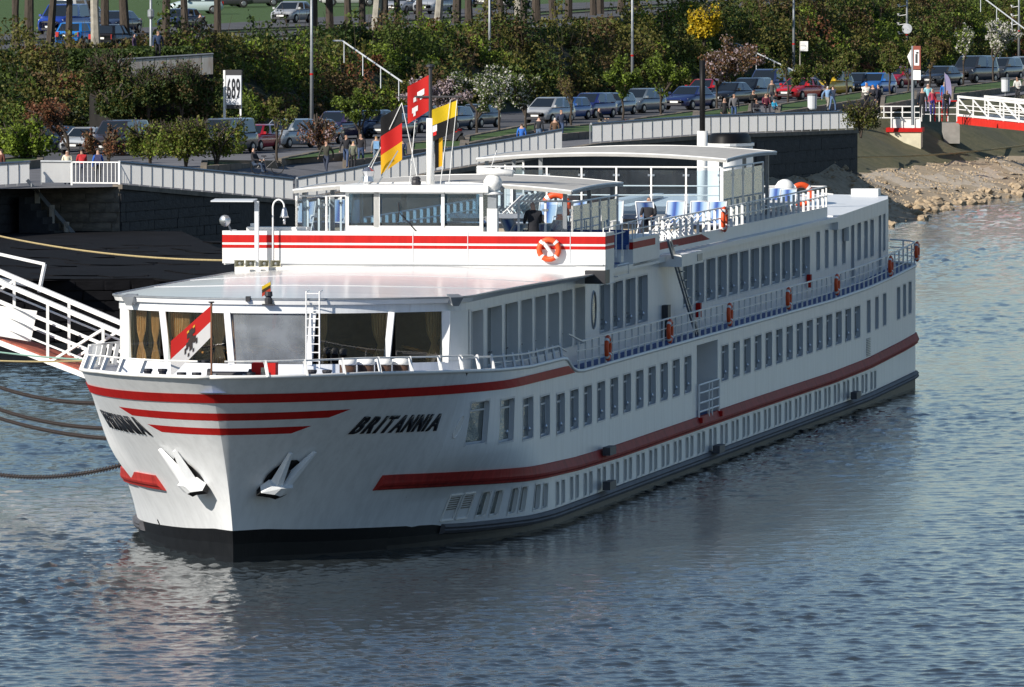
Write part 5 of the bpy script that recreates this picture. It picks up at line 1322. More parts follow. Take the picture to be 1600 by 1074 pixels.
def car(p, heading, kind, col, label, group, scale=1.0):
    o = empty('parked_car', p, heading, label, 'car', group); o.scale = (scale,) * 3; last = None
    for name, me, tg in car_parts(kind):
        c = link(name, me, last if tg == 'sub' else o)
        if name == 'wheel': last = c
        if tg == 'paint': c.material_slots[0].link = 'OBJECT'; c.material_slots[0].material = car_paint(col)
    return o
FRONT = -math.pi / 2 - R(24)                                        # noses towards the river and a little left
SIL, NAVY, BLK, RED, GRY = (.42, .44, .46), (.018, .03, .075), (.012, .012, .014), (.42, .012, .022), (.09, .095, .105)
lower = [(88, 238, 'saloon', NAVY, 'dark blue car half hidden behind the reddish tree, left'), (134, 241, 'hatch', (.55, .58, .6), 'silver-white hatchback behind the barred gate'),
    (188, 243, 'van', (.05, .04, .045), 'dark brown van behind the olive bushes, left'), (352, 240, 'van', (.10, .105, .11), 'grey van directly below the 689 sign'),
    (398, 236, 'hatch', RED, 'bright red hatchback right of the 689 sign'), (448, 232, 'mpv', (.34, .38, .42), 'pale silver-blue people carrier right of the red hatchback'),
    (492, 226, 'saloon', (.07, .05, .065), 'dark plum saloon under the lamp post, left of the walkers'), (528, 218, 'mpv', (.05, .04, .10), 'violet-blue car behind the reddish shrub'),
    (572, 216, 'mpv', (.03, .05, .12), 'dark blue car behind the green tree left of the mast'), (612, 216, 'saloon', (.06, .065, .07), 'black jeep-like car left of the German flag'),
    (650, 208, 'mpv', NAVY, 'navy car behind the red flag'), (705, 204, 'hatch', (.06, .09, .14), 'slate blue car behind the yellow and black flag'),
    (745, 200, 'hatch', GRY, 'grey car hidden behind the first white-flowering tree'), (858, 193, 'mpv', SIL, 'silver people carrier right of the white-flowering trees'),
    (888, 188, 'hatch', (.03, .10, .32), 'mid blue car behind the silver people carrier'), (925, 185, 'mpv', (.02, .03, .16), 'deep blue people carrier right of the thin olive tree'),
    (962, 180, 'hatch', (.10, .16, .24), 'blue-grey car left of the first fresh green tree'), (1002, 177, 'mpv', (.16, .20, .24), 'grey-blue car between the two fresh green trees'),
    (1078, 172, 'saloon', (.02, .035, .13), 'dark blue car left of the aft mast'), (1102, 160, 'hatch', RED, 'dark red car behind the aft mast'),
    (1140, 165, 'saloon', BLK, 'black car with bright lamps right of the aft mast'), (1172, 163, 'mpv', BLK, 'second black car right of the aft mast'),
    (1203, 155, 'van', (.03, .05, .13), 'dark blue van behind the walkers, right'), (1250, 157, 'saloon', (.5, .014, .018), 'bright red car left of the yellow car'),
    (1295, 151, 'mpv', (.62, .42, .02), 'yellow car in the row on the right'), (1338, 149, 'hatch', BLK, 'black small car left of the bright blue car'),
    (1368, 149, 'hatch', (.02, .16, .55), 'bright blue small car behind the three uniformed people'), (1402, 138, 'hatch', (.4, .012, .03), 'crimson car right of the bright blue car'),
    (1470, 136, 'saloon', (.05, .055, .06), 'dark grey car left of the lilac banner'), (1522, 130, 'van', (.035, .04, .05), 'black off-road car behind the white-flowering trees, right'),
    (1566, 126, 'mpv', (.06, .065, .07), 'grey people carrier near the right edge'), (1598, 124, 'mpv', (.30, .32, .34), 'silver car cut by the right edge')]
for x, y, k, col, lab in lower:
    p = gl(x, y); p.z = zl(p.x, p.y) + .02; car(p, FRONT + rnd.uniform(-.07, .07), k, col, lab, 'cars parked below the slope', 1.0 if p.y < 640 else 1.12)
upper_c = [(455, 36, 'hatch', SIL, 'silver hatchback facing the camera on the upper road', 0), (305, 22, 'hatch', (.55, .66, .66), 'mint-white car seen side-on on the upper road', 1),
    (283, 48, 'saloon', (.02, .03, .07), 'navy estate car between the trunks at upper left', 0), (183, 52, 'saloon', (.03, .045, .09), 'dark blue car behind the paired trunks at upper left', 0),
    (128, 74, 'hatch', (.02, .20, .62), 'bright blue car seen from behind at upper left', 2), (100, 54, 'van', (.02, .06, .36), 'deep blue van at upper left', 0), (124, 44, 'van', (.7, .7, .7), 'white delivery van at upper left', 2),
    (180, 78, 'hatch', BLK, 'black car partly behind the seventh trunk', 2), (395, 10, 'saloon', GRY, 'grey car cut by the top edge, left of the silver hatchback', 1), (348, 12, 'saloon', (.05, .05, .06), 'dark car cut by the top edge near the mint-white car', 1),
    (545, 10, 'saloon', (.5, .5, .5), 'pale car cut by the top edge right of the silver hatchback', 1), (628, 22, 'hatch', (.38, .40, .43), 'silver car behind the trunks above the mast, left one', 0),
    (677, 22, 'mpv', (.45, .48, .52), 'light silver car behind the trunks above the mast, right one', 0), (768, 12, 'saloon', NAVY, 'navy car at the top edge above the white-flowering trees', 0), (800, 14, 'saloon', BLK, 'black car at the top edge above the white-flowering trees', 0)]
for x, y, k, col, lab, h in upper_c:
    p = gu(x, y); car(p, [FRONT + .05, R(192), math.pi / 2 - R(24)][h], k, col, lab, 'cars on the upper road', 1.08)
# ------------------------------------------------------------------ people
SK, TOP, LEG, SHOE, HAIR = range(5)
def skin_body(joints, edges, sub=1):
    """joints: name -> (pos, radius, tag). One continuous skinned surface, faces tagged by the nearest joint"""
    names = list(joints); idx = {n_: i for i, n_ in enumerate(names)}
    me = bpy.data.meshes.new('person'); me.from_pydata([joints[n_][0] for n_ in names], [(idx[a], idx[c]) for a, c in edges], [])
    o = bpy.data.objects.new('tmp', me); C.objects.link(o)
    sm = o.modifiers.new('skin', 'SKIN'); sm.use_smooth_shade = True
    for i, n_ in enumerate(names):
        r_ = joints[n_][1]; me.skin_vertices[0].data[i].radius = r_ if isinstance(r_, tuple) else (r_, r_); me.skin_vertices[0].data[i].use_root = (n_ == 'pelvis')
    ss_ = o.modifiers.new('sub', 'SUBSURF'); ss_.levels = sub; ss_.render_levels = sub
    dg = bpy.context.evaluated_depsgraph_get(); out = bpy.data.meshes.new_from_object(o.evaluated_get(dg))
    bpy.data.objects.remove(o); P = [(Vector(joints[n_][0]), joints[n_][2], n_) for n_ in names]
    mi = []
    for f in out.polygons:
        best = min(P, key=lambda q: (q[0] - f.center).length - (.03 if q[1] == TOP else 0)); t = best[1]
        if best[2].startswith('head'):
            hp = Vector(joints['head'][0]); d = f.center - hp
            fwd = Vector(joints['head_face'][0]) - Vector(joints['head'][0]); fwd.z = 0; fwd.normalize()
            t = HAIR if (d.z > .045 or (d.dot(fwd) < -.015 and d.z > -.07)) else SK
        mi.append(t)
    out.materials.clear()
    for k in range(5): out.materials.append(M['white_clean'])
    out.polygons.foreach_set('material_index', mi); out.polygons.foreach_set('use_smooth', [True] * len(mi)); return out
def person_joints(lean=0., stride=0., arms='down', sit=False, ride=False, turn=0., coat=0.):
    J = {}; E_ = []
    def j(n_, p, r_, t): J[n_] = (tuple(p), r_, t)
    hz = .92 if not sit else .46
    fw = lambda z: lean * max(0, z - hz)
    j('pelvis', (0, 0, hz), (.15 + coat, .115 + coat), LEG if not coat else TOP); j('waist', (fw(hz + .16), 0, hz + .16), (.145 + coat, .105), TOP); j('chest', (fw(hz + .36), 0, hz + .36), (.175, .125), TOP)
    j('neck', (fw(hz + .54), 0, hz + .54), .06, SK); j('head', (fw(hz + .66) + .02, 0, hz + .67), (.085, .10), SK); j('head_top', (fw(hz + .78) + .02, 0, hz + .77), (.075, .09), HAIR); j('head_face', (fw(hz + .66) + .075, 0, hz + .645), (.055, .05), SK)
    E_ += [('pelvis', 'waist'), ('waist', 'chest'), ('chest', 'neck'), ('neck', 'head'), ('head', 'head_top'), ('head', 'head_face')]
    for s_, k in ((1, 'l'), (-1, 'r')):
        st_ = stride * s_
        j('sh' + k, (fw(hz + .46), s_ * .18, hz + .46), .072, TOP)
        if arms == 'down': el, wr = (fw(hz + .2) - .03 - st_ * .25, s_ * .245, hz + .20), (fw(hz) + .06 - st_ * .35, s_ * .25, hz - .03)
        elif arms == 'fold': el, wr = (fw(hz + .2) + .03, s_ * .24, hz + .20), (fw(hz + .2) + .25, s_ * .07, hz + .22)
        elif arms == 'fore': el, wr = (fw(hz + .2) + .10, s_ * .23, hz + .20), (fw(hz + .2) + .36, s_ * .18, hz + .17)
        else: el, wr = ((fw(hz + .2) - .02, s_ * .24, hz + .2), (fw(hz) + .05, s_ * .25, hz - .03)) if s_ > 0 else ((.12, -.27, hz + .36), (.25, -.16, hz + .58))
        j('el' + k, el, .052, TOP); j('wr' + k, wr, .036, TOP)
        d = (Vector(wr) - Vector(el)).normalized(); hp = Vector(wr) + d * .07; j('pa' + k, hp, (.036, .022), SK)
        side = Vector((0, 1, 0)) if abs(d.z) < .7 else Vector((1, 0, 0))
        E_ += [('chest', 'sh' + k), ('sh' + k, 'el' + k), ('el' + k, 'wr' + k), ('wr' + k, 'pa' + k)]
        for q in range(4):
            tip = hp + d * (.085 - .012 * abs(q - 1.4)) + side * (q - 1.5) * .022 + Vector((.015, 0, 0)); j('f%d%s' % (q, k), tip, .009, SK); E_.append(('pa' + k, 'f%d%s' % (q, k)))
        j('th' + k, hp + side * .045 + d * .02, .010, SK); E_.append(('pa' + k, 'th' + k))
        if sit:
            kn, an = (.44, s_ * .11, hz - .0), (.52, s_ * .12, .09)
        elif ride: kn, an = (.30 if s_ > 0 else .22, s_ * .10, .58 + .12 * s_), (.10 + .1 * s_, s_ * .10, .26 + .14 * s_)
        else: kn, an = (.05 + st_ * .16, s_ * .10, .49), (-.04 + st_ * .30, s_ * .10, .08 + (0.05 if st_ < 0 else 0))
        j('hi' + k, (0, s_ * .095, hz - .06), (.092, .092), LEG); j('kn' + k, kn, .066, LEG); j('an' + k, an, .046, LEG)
        j('to' + k, (an[0] + .17, an[1], an[2] - .045), (.045, .032), SHOE); j('he' + k, (an[0] - .04, an[1], an[2] - .045), .038, SHOE)
        E_ += [('pelvis', 'hi' + k), ('hi' + k, 'kn' + k), ('kn' + k, 'an' + k), ('an' + k, 'he' + k), ('an' + k, 'to' + k)]
    return J, E_
POSE = {}
for nm, kw in dict(stand={}, fold=dict(arms='fold'), walk=dict(stride=1.), walk2=dict(stride=-.8, lean=.05), sit=dict(sit=True, arms='fore', lean=-.15), ride=dict(ride=True, arms='fore', lean=.35), lean=dict(lean=.18, arms='fore'), coat=dict(coat=.04), wave=dict(arms='one')).items():
    POSE[nm] = skin_body(*person_joints(**kw))
PM = {}
def cloth(rgb):
    if rgb not in PM: PM[rgb] = mat('cloth', rgb, .85, var=.18, vscale=9)
    return PM[rgb]
SKIN = mat('skin', (.46, .27, .19), .55); 
def person(p, pose, facing, top, leg, hair, label, h=1.75, shoe=(.02, .02, .02), group='people on the promenade', skin=None):
    """facing: heading in degrees, -90 looks at the camera"""
    o = link('person', POSE[pose]); o.location = p; o.rotation_euler = (0, 0, R(facing)); s_ = h / 1.75; o.scale = (s_, s_, s_)
    for i, c in enumerate((None, top, leg, shoe, hair)):
        o.material_slots[i].link = 'OBJECT'; o.material_slots[i].material = (skin or SKIN) if c is None else cloth(c)
    return tag(o, label, 'person', group)
def PG(x, y, *a, **k): return person(gl(x, y), *a, **k)
DK, JEAN, GRYC, WH = (.015, .015, .02), (.04, .07, .15), (.12, .12, .12), (.7, .68, .62)
BR, GH, BALD = (.05, .03, .02), (.5, .48, .45), (.42, .26, .19)
cg = c1 + dirq * 1.6
person(Vector((at_depth(105, 280, 464).x, 464, 4.80)), 'stand', -80, (.72, .66, .50), (.09, .16, .30), GH, 'person in a cream jacket and jeans at the barred gate', 1.72)
person(Vector((at_depth(128, 280, 465.5).x, 465.5, 4.80)), 'lean', 100, (.45, .02, .025), (.03, .04, .08), BR, 'person in a red jacket seen from behind at the barred gate', 1.74)
person(Vector((at_depth(153, 280, 465).x, 465, 4.80)), 'stand', 95, (.02, .10, .42), DK, BALD, 'person in a blue jacket with rucksack at the barred gate', 1.72)
person(Vector((at_depth(1, 275, 468).x, 468, 4.82)), 'stand', 60, (.10, .03, .02), DK, BR, 'person in dark red cut by the left edge on the quay', 1.7)
PG(510, 267, 'walk', -110, (.04, .04, .03), (.03, .04, .07), BR, 'person in an olive jacket walking a bicycle', 1.85)
PG(541, 262, 'walk', -100, DK, JEAN, BR, 'man in a dark jacket and jeans left of the flags', 1.83)
PG(552, 263, 'coat', 70, (.13, .14, .10), DK, (.35, .22, .09), 'woman in a grey-green coat seen from behind', 1.55)
PG(564, 260, 'walk2', -95, (.018, .016, .02), JEAN, (.12, .07, .04), 'woman in black with brown hair among the walkers', 1.8)
PG(588, 266, 'stand', 95, (.24, .21, .19), (.12, .17, .26), (.30, .18, .07), 'person in a beige jacket with pale blue rucksack', 1.7)
PG(600, 256, 'fold', -90, (.10, .07, .07), DK, GH, 'white-haired woman left of the German flag', 1.75)
PG(628, 265, 'coat', 80, (.03, .045, .09), (.03, .04, .08), (.10, .03, .015), 'person in a dark blue coat right of the German flag', 1.7)
PG(676, 258, 'walk', 90, (.04, .05, .03), DK, BR, 'person with a black and lime rucksack right of the mast', 1.7)
PG(815, 240, 'stand', 85, (.02, .12, .45), JEAN, BR, 'person in a bright blue jacket with an orange sash behind the canopy', 1.7)
PG(842, 228, 'stand', 75, (.015, .018, .025), (.10, .16, .26), BR, 'man in a black jacket and pale jeans seen from behind', 1.75)
PG(867, 230, 'stand', 80, (.10, .055, .03), (.06, .04, .03), GH, 'person in a brown coat seen from behind', 1.7)
PG(877, 219, 'walk', -100, (.02, .03, .06), JEAN, (.04, .015, .01), 'woman in dark blue with a white bag', 1.85)
person(gl(938, 212) + Vector((0, 0, .32)), 'sit', -30, (.015, .015, .018), (.22, .19, .14), BR, 'man in black and beige sitting on the kerb beside a bicycle', 1.9)
person(gl(398, 270) + Vector((0, 0, .15)), 'sit', -30, (.02, .02, .025), (.03, .05, .09), BR, 'person reclining on a chair beside a bicycle, left', 1.85)
PG(1132, 198, 'coat', -70, (.02, .02, .024), DK, (.25, .25, .26), 'person in a black coat and grey hood right of the aft mast', 1.85)
PG(1147, 193, 'walk', -95, (.12, .12, .13), (.04, .08, .18), BR, 'man in a grey pullover and red shoes', 1.95, (.4, .02, .02))
PG(1182, 194, 'lean', -90, (.02, .02, .03), DK, (.35, .03, .05), 'person in black and white with a red cap pushing a pram', 1.6)
PG(1177, 184, 'fold', -70, (.015, .015, .015), DK, BR, 'man in black behind the pram', 1.85)
person(gl(1197, 184) + Vector((0, 0, .25)), 'sit', -80, (.10, .012, .03), (.02, .02, .03), BR, 'person in dark red sitting on the bed edge', 1.9)
person(gl(1210, 182) + Vector((0, 0, .2)), 'sit', -70, (.02, .30, .5), DK, (.02, .30, .5), 'child in turquoise sitting on the bed edge', 1.3)
PG(1206, 168, 'stand', -90, (.06, .06, .06), (.03, .03, .04), (.25, .16, .06), 'blond person in dark clothes before the dark blue van', 1.95)
PG(1293, 175, 'walk', 60, (.18, .30, .48), (.30, .28, .24), GH, 'person in a light blue shirt walking with a companion', 1.8)
PG(1301, 174, 'walk2', 60, (.02, .03, .06), (.10, .17, .32), BR, 'person in navy and pale jeans walking with a companion', 1.8)
PG(1354, 174, 'fold', -80, WH, DK, BR, 'uniformed person in a white shirt and black tie', 2.0)
PG(1364, 176, 'fold', -120, (.015, .017, .025), DK, BR, 'uniformed person in a navy jacket, middle of the three', 1.95)
PG(1373, 178, 'stand', 150, (.014, .016, .03), DK, BR, 'uniformed person in navy seen from behind, right of the three', 2.0)
PG(1441, 184, 'stand', 90, DK, DK, BALD, 'man in black seen from behind at the red gangway rail', 2.0)
PG(1450, 176, 'stand', -90, (.25, .5, .58), (.2, .2, .3), (.62, .60, .55), 'white-haired woman in pale turquoise at the red rail', 2.0)
PG(1457, 180, 'stand', -70, (.40, .04, .08), (.03, .03, .2), (.2, .1, .05), 'person in red and blue at the red rail', 1.8)
PG(1476, 172, 'stand', -80, (.02, .12, .40), JEAN, GH, 'grey-haired man in blue beside the lilac banner', 2.0)
PG(1479, 182, 'lean', -80, (.02, .02, .02), DK, (.10, .03, .015), 'woman in black at the red gangway gate', 1.8)
PG(1591, 163, 'ride', -110, (.6, .6, .58), DK, DK, 'cyclist in a black waistcoat and white sleeves at the right edge', 2.0)
u = gu(247, 95); person(Vector((at_depth(247, 95, 552).x, 552, 9.75)), 'walk', -90, (.02, .04, .09), DK, BR, 'man in a dark blue jacket on the upper path', 1.85, group='people on the upper path')
person(gu(210, 92), 'coat', -20, (.05, .03, .07), DK, (.05, .03, .06), 'person in a purple hood on the upper path', 1.5, group='people on the upper path')
person(gu(313, 62), 'walk', 60, (.02, .02, .022), DK, BR, 'person in black with a dog near the forked trunk', 1.8, group='people on the upper path')
# on board
person(SW(30.2, 3.2, 6.95), 'lean', 100, (.010, .011, .016), DK, BALD, 'bald man in a black jacket seen from behind on the bridge wing', 1.85, group='people on board')
person(SW(36.0, 2.6, 6.95), 'sit', 20, (.012, .014, .02), DK, BR, 'dark-clothed person bending under the front canopy', 1.8, group='people on board')
person(SW(60.3, 2.2, 6.85), 'sit', -100, (.015, .015, .02), DK, BR, 'person in black in a deckchair on the sun deck', 1.8, group='people on board')
# ------------------------------------------------------------------ lifebuoys
def ring_mesh():
    b = MB(); n, m_ = 24, 8; R0, r0 = .30, .085
    for i in range(n):
        a = 2 * math.pi * i / n
        for j in range(m_):
            c = 2 * math.pi * j / m_; rr = R0 + r0 * math.cos(c); b.v.append((r0 * .8 * math.sin(c), rr * math.cos(a), rr * math.sin(a)))
    for i in range(n):
        for j in range(m_): b.f.append((i * m_ + j, i * m_ + (j + 1) % m_, ((i + 1) % n) * m_ + (j + 1) % m_, ((i + 1) % n) * m_ + j)); b.m.append(0)
    return b
ring = ring_mesh().mesh('ring', M['orange'], True)
def bands():
    out = []
    for k in range(4):
        b = MB(); a0 = math.pi / 4 + k * math.pi / 2; P = []
        for a in (a0 - .13, a0 + .13):
            for j in range(9):
                c = 2 * math.pi * j / 8; rr = .30 + .09 * math.cos(c); P.append((.075 * math.sin(c), rr * math.cos(a), rr * math.sin(a)))
        b.add(P, [(j, j + 1, 9 + j + 1, 9 + j) for j in range(8)]); out.append(b.mesh('band', M['white_clean']))
    return out
band_m = bands()
def lifebuoy(p, rz, label, s_=1.0, light=False):
    o = empty('lifebuoy', p, rz, label, 'lifebuoy', 'lifebuoys hung on the ship'); o.scale = (s_,) * 3; link('ring', ring, o)
    for me in band_m: link('band', me, o)
    MB().tube([(0, .36 * math.cos(a), .36 * math.sin(a)) for a in np.linspace(0, 2 * math.pi, 17)], .012, 4).build('grab_line', M['white_clean'], o)
    if light: MB().tube([(-.06, -.14, -.18), (-.06, .10, .16)], [.05, .07], 8).tube([(-.05, .16, .24), (-.05, .06, .12)], .03, 6).build('buoy_light', M['white_clean'], o)
    return o
lifebuoy(SW(27.86, 4.02, 7.40), SHIP_RZ, 'large orange lifebuoy on the white bridge wall under the red bands', .95, True)
LBN = ['nearest the bow', 'second from the bow', 'third from the bow', 'fourth from the bow', 'fifth from the bow', 'sixth from the bow', 'at the stern corner']
for (s, z), nm in zip(((27.8, 4.55), (40.4, 4.55), (53.7, 4.56), (68, 4.56), (80.8, 4.58), (96.2, 4.72), (104.9, 4.98)), LBN):
    lifebuoy(SW(s, hb(s, 4.3) + .07, z), SHIP_RZ - math.pi / 2, 'orange-red lifebuoy on the walkway railing, ' + nm, 1.0)
lifebuoy(SW(59.3, 4.82, 7.42), SHIP_RZ - math.pi / 2, 'orange lifebuoy on the sun-deck railing amidships', 1.1)
lifebuoy(SW(86.0, 3.85, 7.55), SHIP_RZ + .3, 'orange lifebuoy at the rear sun-deck railing beside the dome', 1.15)
lifebuoy(SW(61.4, -1.0, 7.75), SHIP_RZ, 'orange lifebuoy on the rail behind the front canopy', 1.3)
for s in (53.0, 80.2): SP(MB().bx(s - .25, s + .05, HL + .02, HL + .16, 4.5, 4.95), 'extinguisher_box', M['red'])

# ------------------------------------------------------------------ flags
def flag(label, p_staff, w_, h_, dirv, colors, vertical=False, sag=.3, emblem=None, nwave=1.6, amp=.1):
    """cloth hanging from a line at p_staff (top), flying along dirv, drooping by sag"""
    d = Vector(dirv).normalized(); side = Vector((d.y, -d.x, 0)); 
    def fn(u, v): return Vector((0, 0, 0)) + d * (w_ * u) + Vector((0, 0, -h_ * v - sag * w_ * u * (1 + .15 * v))) + side * (amp * math.sin(u * 6.28 * nwave / 1.6 + v * 1.2) * (.3 + u)) 
    f = empty('flag', p_staff, 0, label, 'flag', 'flags on the ship'); n = len(colors)
    for k, c in enumerate(colors):
        g = lambda i, j: fn(lerp(k / n, (k + 1) / n, i), j) if vertical else fn(i, lerp(k / n, (k + 1) / n, j))
        MB().grid(g, 14, 6).build('stripe', mat('flag_cloth', c, .8, trans=.35), f, smooth=True)
    if emblem:
        for c, cells in emblem:
            b = MB()
            for (u0, v0, u1, v1) in cells:
                for sgn in (-1, 1): b.face([fn(a, e_) + side * .012 * sgn for a, e_ in ((u0, v0), (u1, v0), (u1, v1), (u0, v1))])
            b.build('emblem', mat('emblem_cloth', c, .8), f)
    return f
LEFT = -(Vector((math.cos(AZ), -math.sin(AZ), 0)))
RED_, WHT, BLKC, GOLD = (.62, .015, .012), (.78, .76, .74), (.010, .010, .012), (.78, .42, .01)
js = SP(MB().tube([(-2.35, -.12, 4.6), (-2.35, -.12, 6.92)], .028, 6), 'jack_staff', M['wood'])
SP(MB().lathe([(.02, 6.9), (.08, 6.92), (.08, 6.95)], 8, (-2.35, -.12, 0)), 'staff_top', M['dark_metal'], js)
flag('red and white jack with a dark crest at the bow', SW(-2.36, -.14, 6.84), 1.05, .82, LEFT, [RED_, WHT], False, .88,
     [((.03, .02, .02), [(.46, .16, .54, .42), (.40, .22, .46, .36), (.54, .22, .60, .36), (.43, .42, .57, .62), (.38, .46, .43, .66), (.57, .46, .62, .66), (.46, .62, .54, .78), (.34, .58, .38, .74), (.62, .58, .66, .74), (.42, .80, .46, .9), (.54, .8, .58, .9)]), ((.6, .35, .03), [(.40, .14, .45, .2), (.55, .14, .6, .2), (.47, .3, .53, .38)])], .9, .05)
flag('black, red and gold flag hanging on the halyard left of the mast', SW(31, -.85, 11.55), .62, 1.62, LEFT, [(.012, .012, .013), RED_, GOLD], False, .62, None, 1.2, .07)
flag('red flag with white emblem at the top of the mast', SW(31, -.05, 12.42), .62, 1.05, LEFT, [RED_], False, .55,
     [(WHT, [(.22, .30, .55, .46), (.30, .46, .42, .55), (.60, .40, .72, .52), (.52, .66, .78, .80), (.62, .80, .72, .90)])], 1.2, .06)
flag('yellow over black flag hanging right of the mast', SW(31, .80, 11.68), .74, .90, LEFT, [(.80, .55, .01), (.012, .012, .013)], False, .38, [(WHT, [(.80, .52, .97, .72)]), (RED_, [(.82, .72, .95, .84)])], 1.1, .07)
flag('narrow yellow and black pennant below the crossbar', SW(31, .36, 10.75), .22, 1.0, LEFT, [GOLD, BLKC], True, .3, None, 1, .03)
flag('tiny yellow, black and red pennant on the lounge roof edge', SW(5.1, .06, 7.22), .24, .26, LEFT, [(.75, .5, .02), (.05, .03, .01), (.5, .05, .02)], False, .55, None, 1, .01)
SP(MB().tube([(5.1, .06, 6.8), (5.1, .06, 7.25)], .01, 4), 'pennant_stick', M['chrome'])

# ------------------------------------------------------------------ deckchairs
def fabric_mat():
    m = bpy.data.materials.new('blue_striped_fabric'); m.use_nodes = True; t = m.node_tree; p = t.nodes['Principled BSDF']; p.inputs['Roughness'].default_value = .8
    tc = t.nodes.new('ShaderNodeTexCoord'); sx = t.nodes.new('ShaderNodeSeparateXYZ'); mt_ = t.nodes.new('ShaderNodeMath'); mt_.operation = 'MULTIPLY_ADD'; mt_.inputs[1].default_value = 1.8; mt_.inputs[2].default_value = .5
    cr = t.nodes.new('ShaderNodeValToRGB'); e_ = cr.color_ramp.elements; e_[0].position = 0; e_[0].color = (.50, .56, .64, 1); e_[1].position = 1; e_[1].color = (.48, .54, .62, 1)
    for pos, c in ((.22, (.28, .40, .58)), (.36, (.06, .13, .38)), (.48, (.03, .06, .26)), (.58, (.10, .22, .46)), (.75, (.36, .48, .62))):
        x = cr.color_ramp.elements.new(pos); x.color = (*c, 1)
    t.links.new(tc.outputs['Object'], sx.inputs[0]); t.links.new(sx.outputs['Y'], mt_.inputs[0]); t.links.new(mt_.outputs[0], cr.inputs[0]); t.links.new(cr.outputs[0], p.inputs['Base Color']); return m
FAB = fabric_mat()
def chair_meshes():
    fr = MB()
    for sg in (-1, 1):
        y = .29 * sg
        fr.tube([(.45, y, 0), (.05, y, .42), (-.42, y, 1.15)], .022, 6); fr.tube([(-.35, y, 0), (.1, y, .40), (.48, y, .44)], .022, 6); fr.tube([(-.12, y * 1.1, .64), (.42, y * 1.1, .66)], .028, 6); fr.tube([(.42, y * 1.1, .66), (.48, y, .44)], .02, 5)
    for p in ((-.42, 1.15), (.48, .44), (-.35, .03), (.45, .03)): fr.tube([(p[0], -.29, p[1]), (p[0], .29, p[1])], .018, 5)
    seat = MB().grid(lambda i, j: (lerp(.48, .04, i), lerp(-.27, .27, j), lerp(.45, .41, i) - .04 * math.sin(math.pi * i)), 4, 4)
    back = MB().grid(lambda i, j: (lerp(.04, -.42, i), lerp(-.27, .27, j), lerp(.43, 1.14, i)), 5, 4)
    return fr.mesh('frame', M['white_clean'], True), seat.mesh('seat', FAB), back.mesh('backrest', FAB)
CH = chair_meshes()
def lounger_meshes():
    fr = MB()
    for sg in (-1, 1):
        y = .30 * sg; fr.tube([(.95, y, .30), (-.15, y, .30), (-.80, y, .92)], .024, 6)
        for x in (.85, -.1): fr.tube([(x, y, .30), (x + .06, y, 0)], .022, 6)
        fr.tube([(-.7, y, 0), (-.35, y, .48)], .02, 5)
    for q in ((.95, .30), (-.8, .92)): fr.tube([(q[0], -.30, q[1]), (q[0], .30, q[1])], .02, 5)
    seat = MB().grid(lambda i, j: (lerp(.95, -.15, i), lerp(-.28, .28, j), .31 - .02 * math.sin(math.pi * i)), 4, 4); back = MB().grid(lambda i, j: (lerp(-.15, -.8, i), lerp(-.28, .28, j), lerp(.32, .93, i)), 4, 4)
    return fr.mesh('frame', M['white_clean'], True), seat.mesh('seat', FAB), back.mesh('backrest', FAB)
LG = lounger_meshes()
def deckchair(s, l, z, rot, label, group, meshes=CH, name='deckchair', sc_=1.0):
    o = empty(name, SW(s, l, z), SHIP_RZ + rot, label, 'chair', group); o.scale = (sc_,) * 3
    for nm, me in zip(('frame', 'seat', 'backrest'), meshes): link(nm, me, o)
    return o
zc = 6.80
ORD7 = ['leftmost', 'second', 'third', 'fourth', 'fifth', 'sixth', 'rightmost']
for k, l in enumerate((-1.2, -.1, 1.0, 2.1, 3.0, 3.8, 4.35)): deckchair(60.6, l, zc, math.pi * (1 if k != 3 else 0) + .05 * (k % 3 - 1), 'blue and white high-backed deckchair before the beige board, ' + ORD7[k], 'upright deckchairs before the raised deck', sc_=1.0)
ORD9 = ['nearest', 'second nearest', 'third nearest', 'fourth', 'fifth', 'sixth', 'seventh', 'eighth', 'farthest']
for k in range(9): deckchair(46.5 + k * 1.15, 3.85, zc, math.pi / 2 + .1, 'blue striped lounger in the row along the sun-deck rail, ' + ORD9[k], 'loungers along the port rail', LG, 'sun_lounger')
for k in range(7): deckchair(63.8 + k * 1.1, -3.3 + .0 * k, 7.12, math.pi / 2, 'blue striped lounger on the raised deck left of the glass screens, ' + ORD9[k], 'loungers left on the raised deck', LG, 'sun_lounger')
for k in range(7): deckchair(76.0 + k * 1.1, 3.3, 7.12, -math.pi / 2 + .2, 'blue striped lounger on the raised deck under the dome, ' + ORD9[k], 'loungers right on the raised deck', LG, 'sun_lounger')
for k, (s, l) in enumerate(((81, 2.0), (82.5, 3.4), (81, 4.0))): deckchair(s, l, 6.76, math.pi, 'blue deckchair at the rear railing, ' + ['left', 'middle', 'right'][k], 'deckchairs at the rear rail', sc_=.95)
for k, (s, l) in enumerate(((33.5, 1.9), (34.5, 2.6), (33.2, 3.5), (36.5, 3.4), (38, 2.4), (36, -.4), (38.5, 3.7), (39.5, 1.2))):
    deckchair(s, l, zc, rnd.uniform(2.2, 4.2), 'blue chair under the front canopy, ' + ['leftmost', 'beside the bald man', 'behind the glass post', 'right of the man', 'second row centre', 'behind the wheelhouse', 'rightmost', 'rearmost'][k], 'chairs under the front canopy')
def table(s, l, z, label):
    o = empty('deck_table', SW(s, l, z), SHIP_RZ, label, 'table', 'tables on the sun deck')
    MB().lathe([(.42, .70), (.44, .72), (.42, .74)], 14).build('tabletop', M['blue_deck'], o); MB().tube([(0, 0, 0), (0, 0, .70)], .035, 6).build('leg', M['white_clean'], o); MB().lathe([(.26, 0), (.22, .03), (.04, .05)], 10).build('base', M['grey_metal'], o)
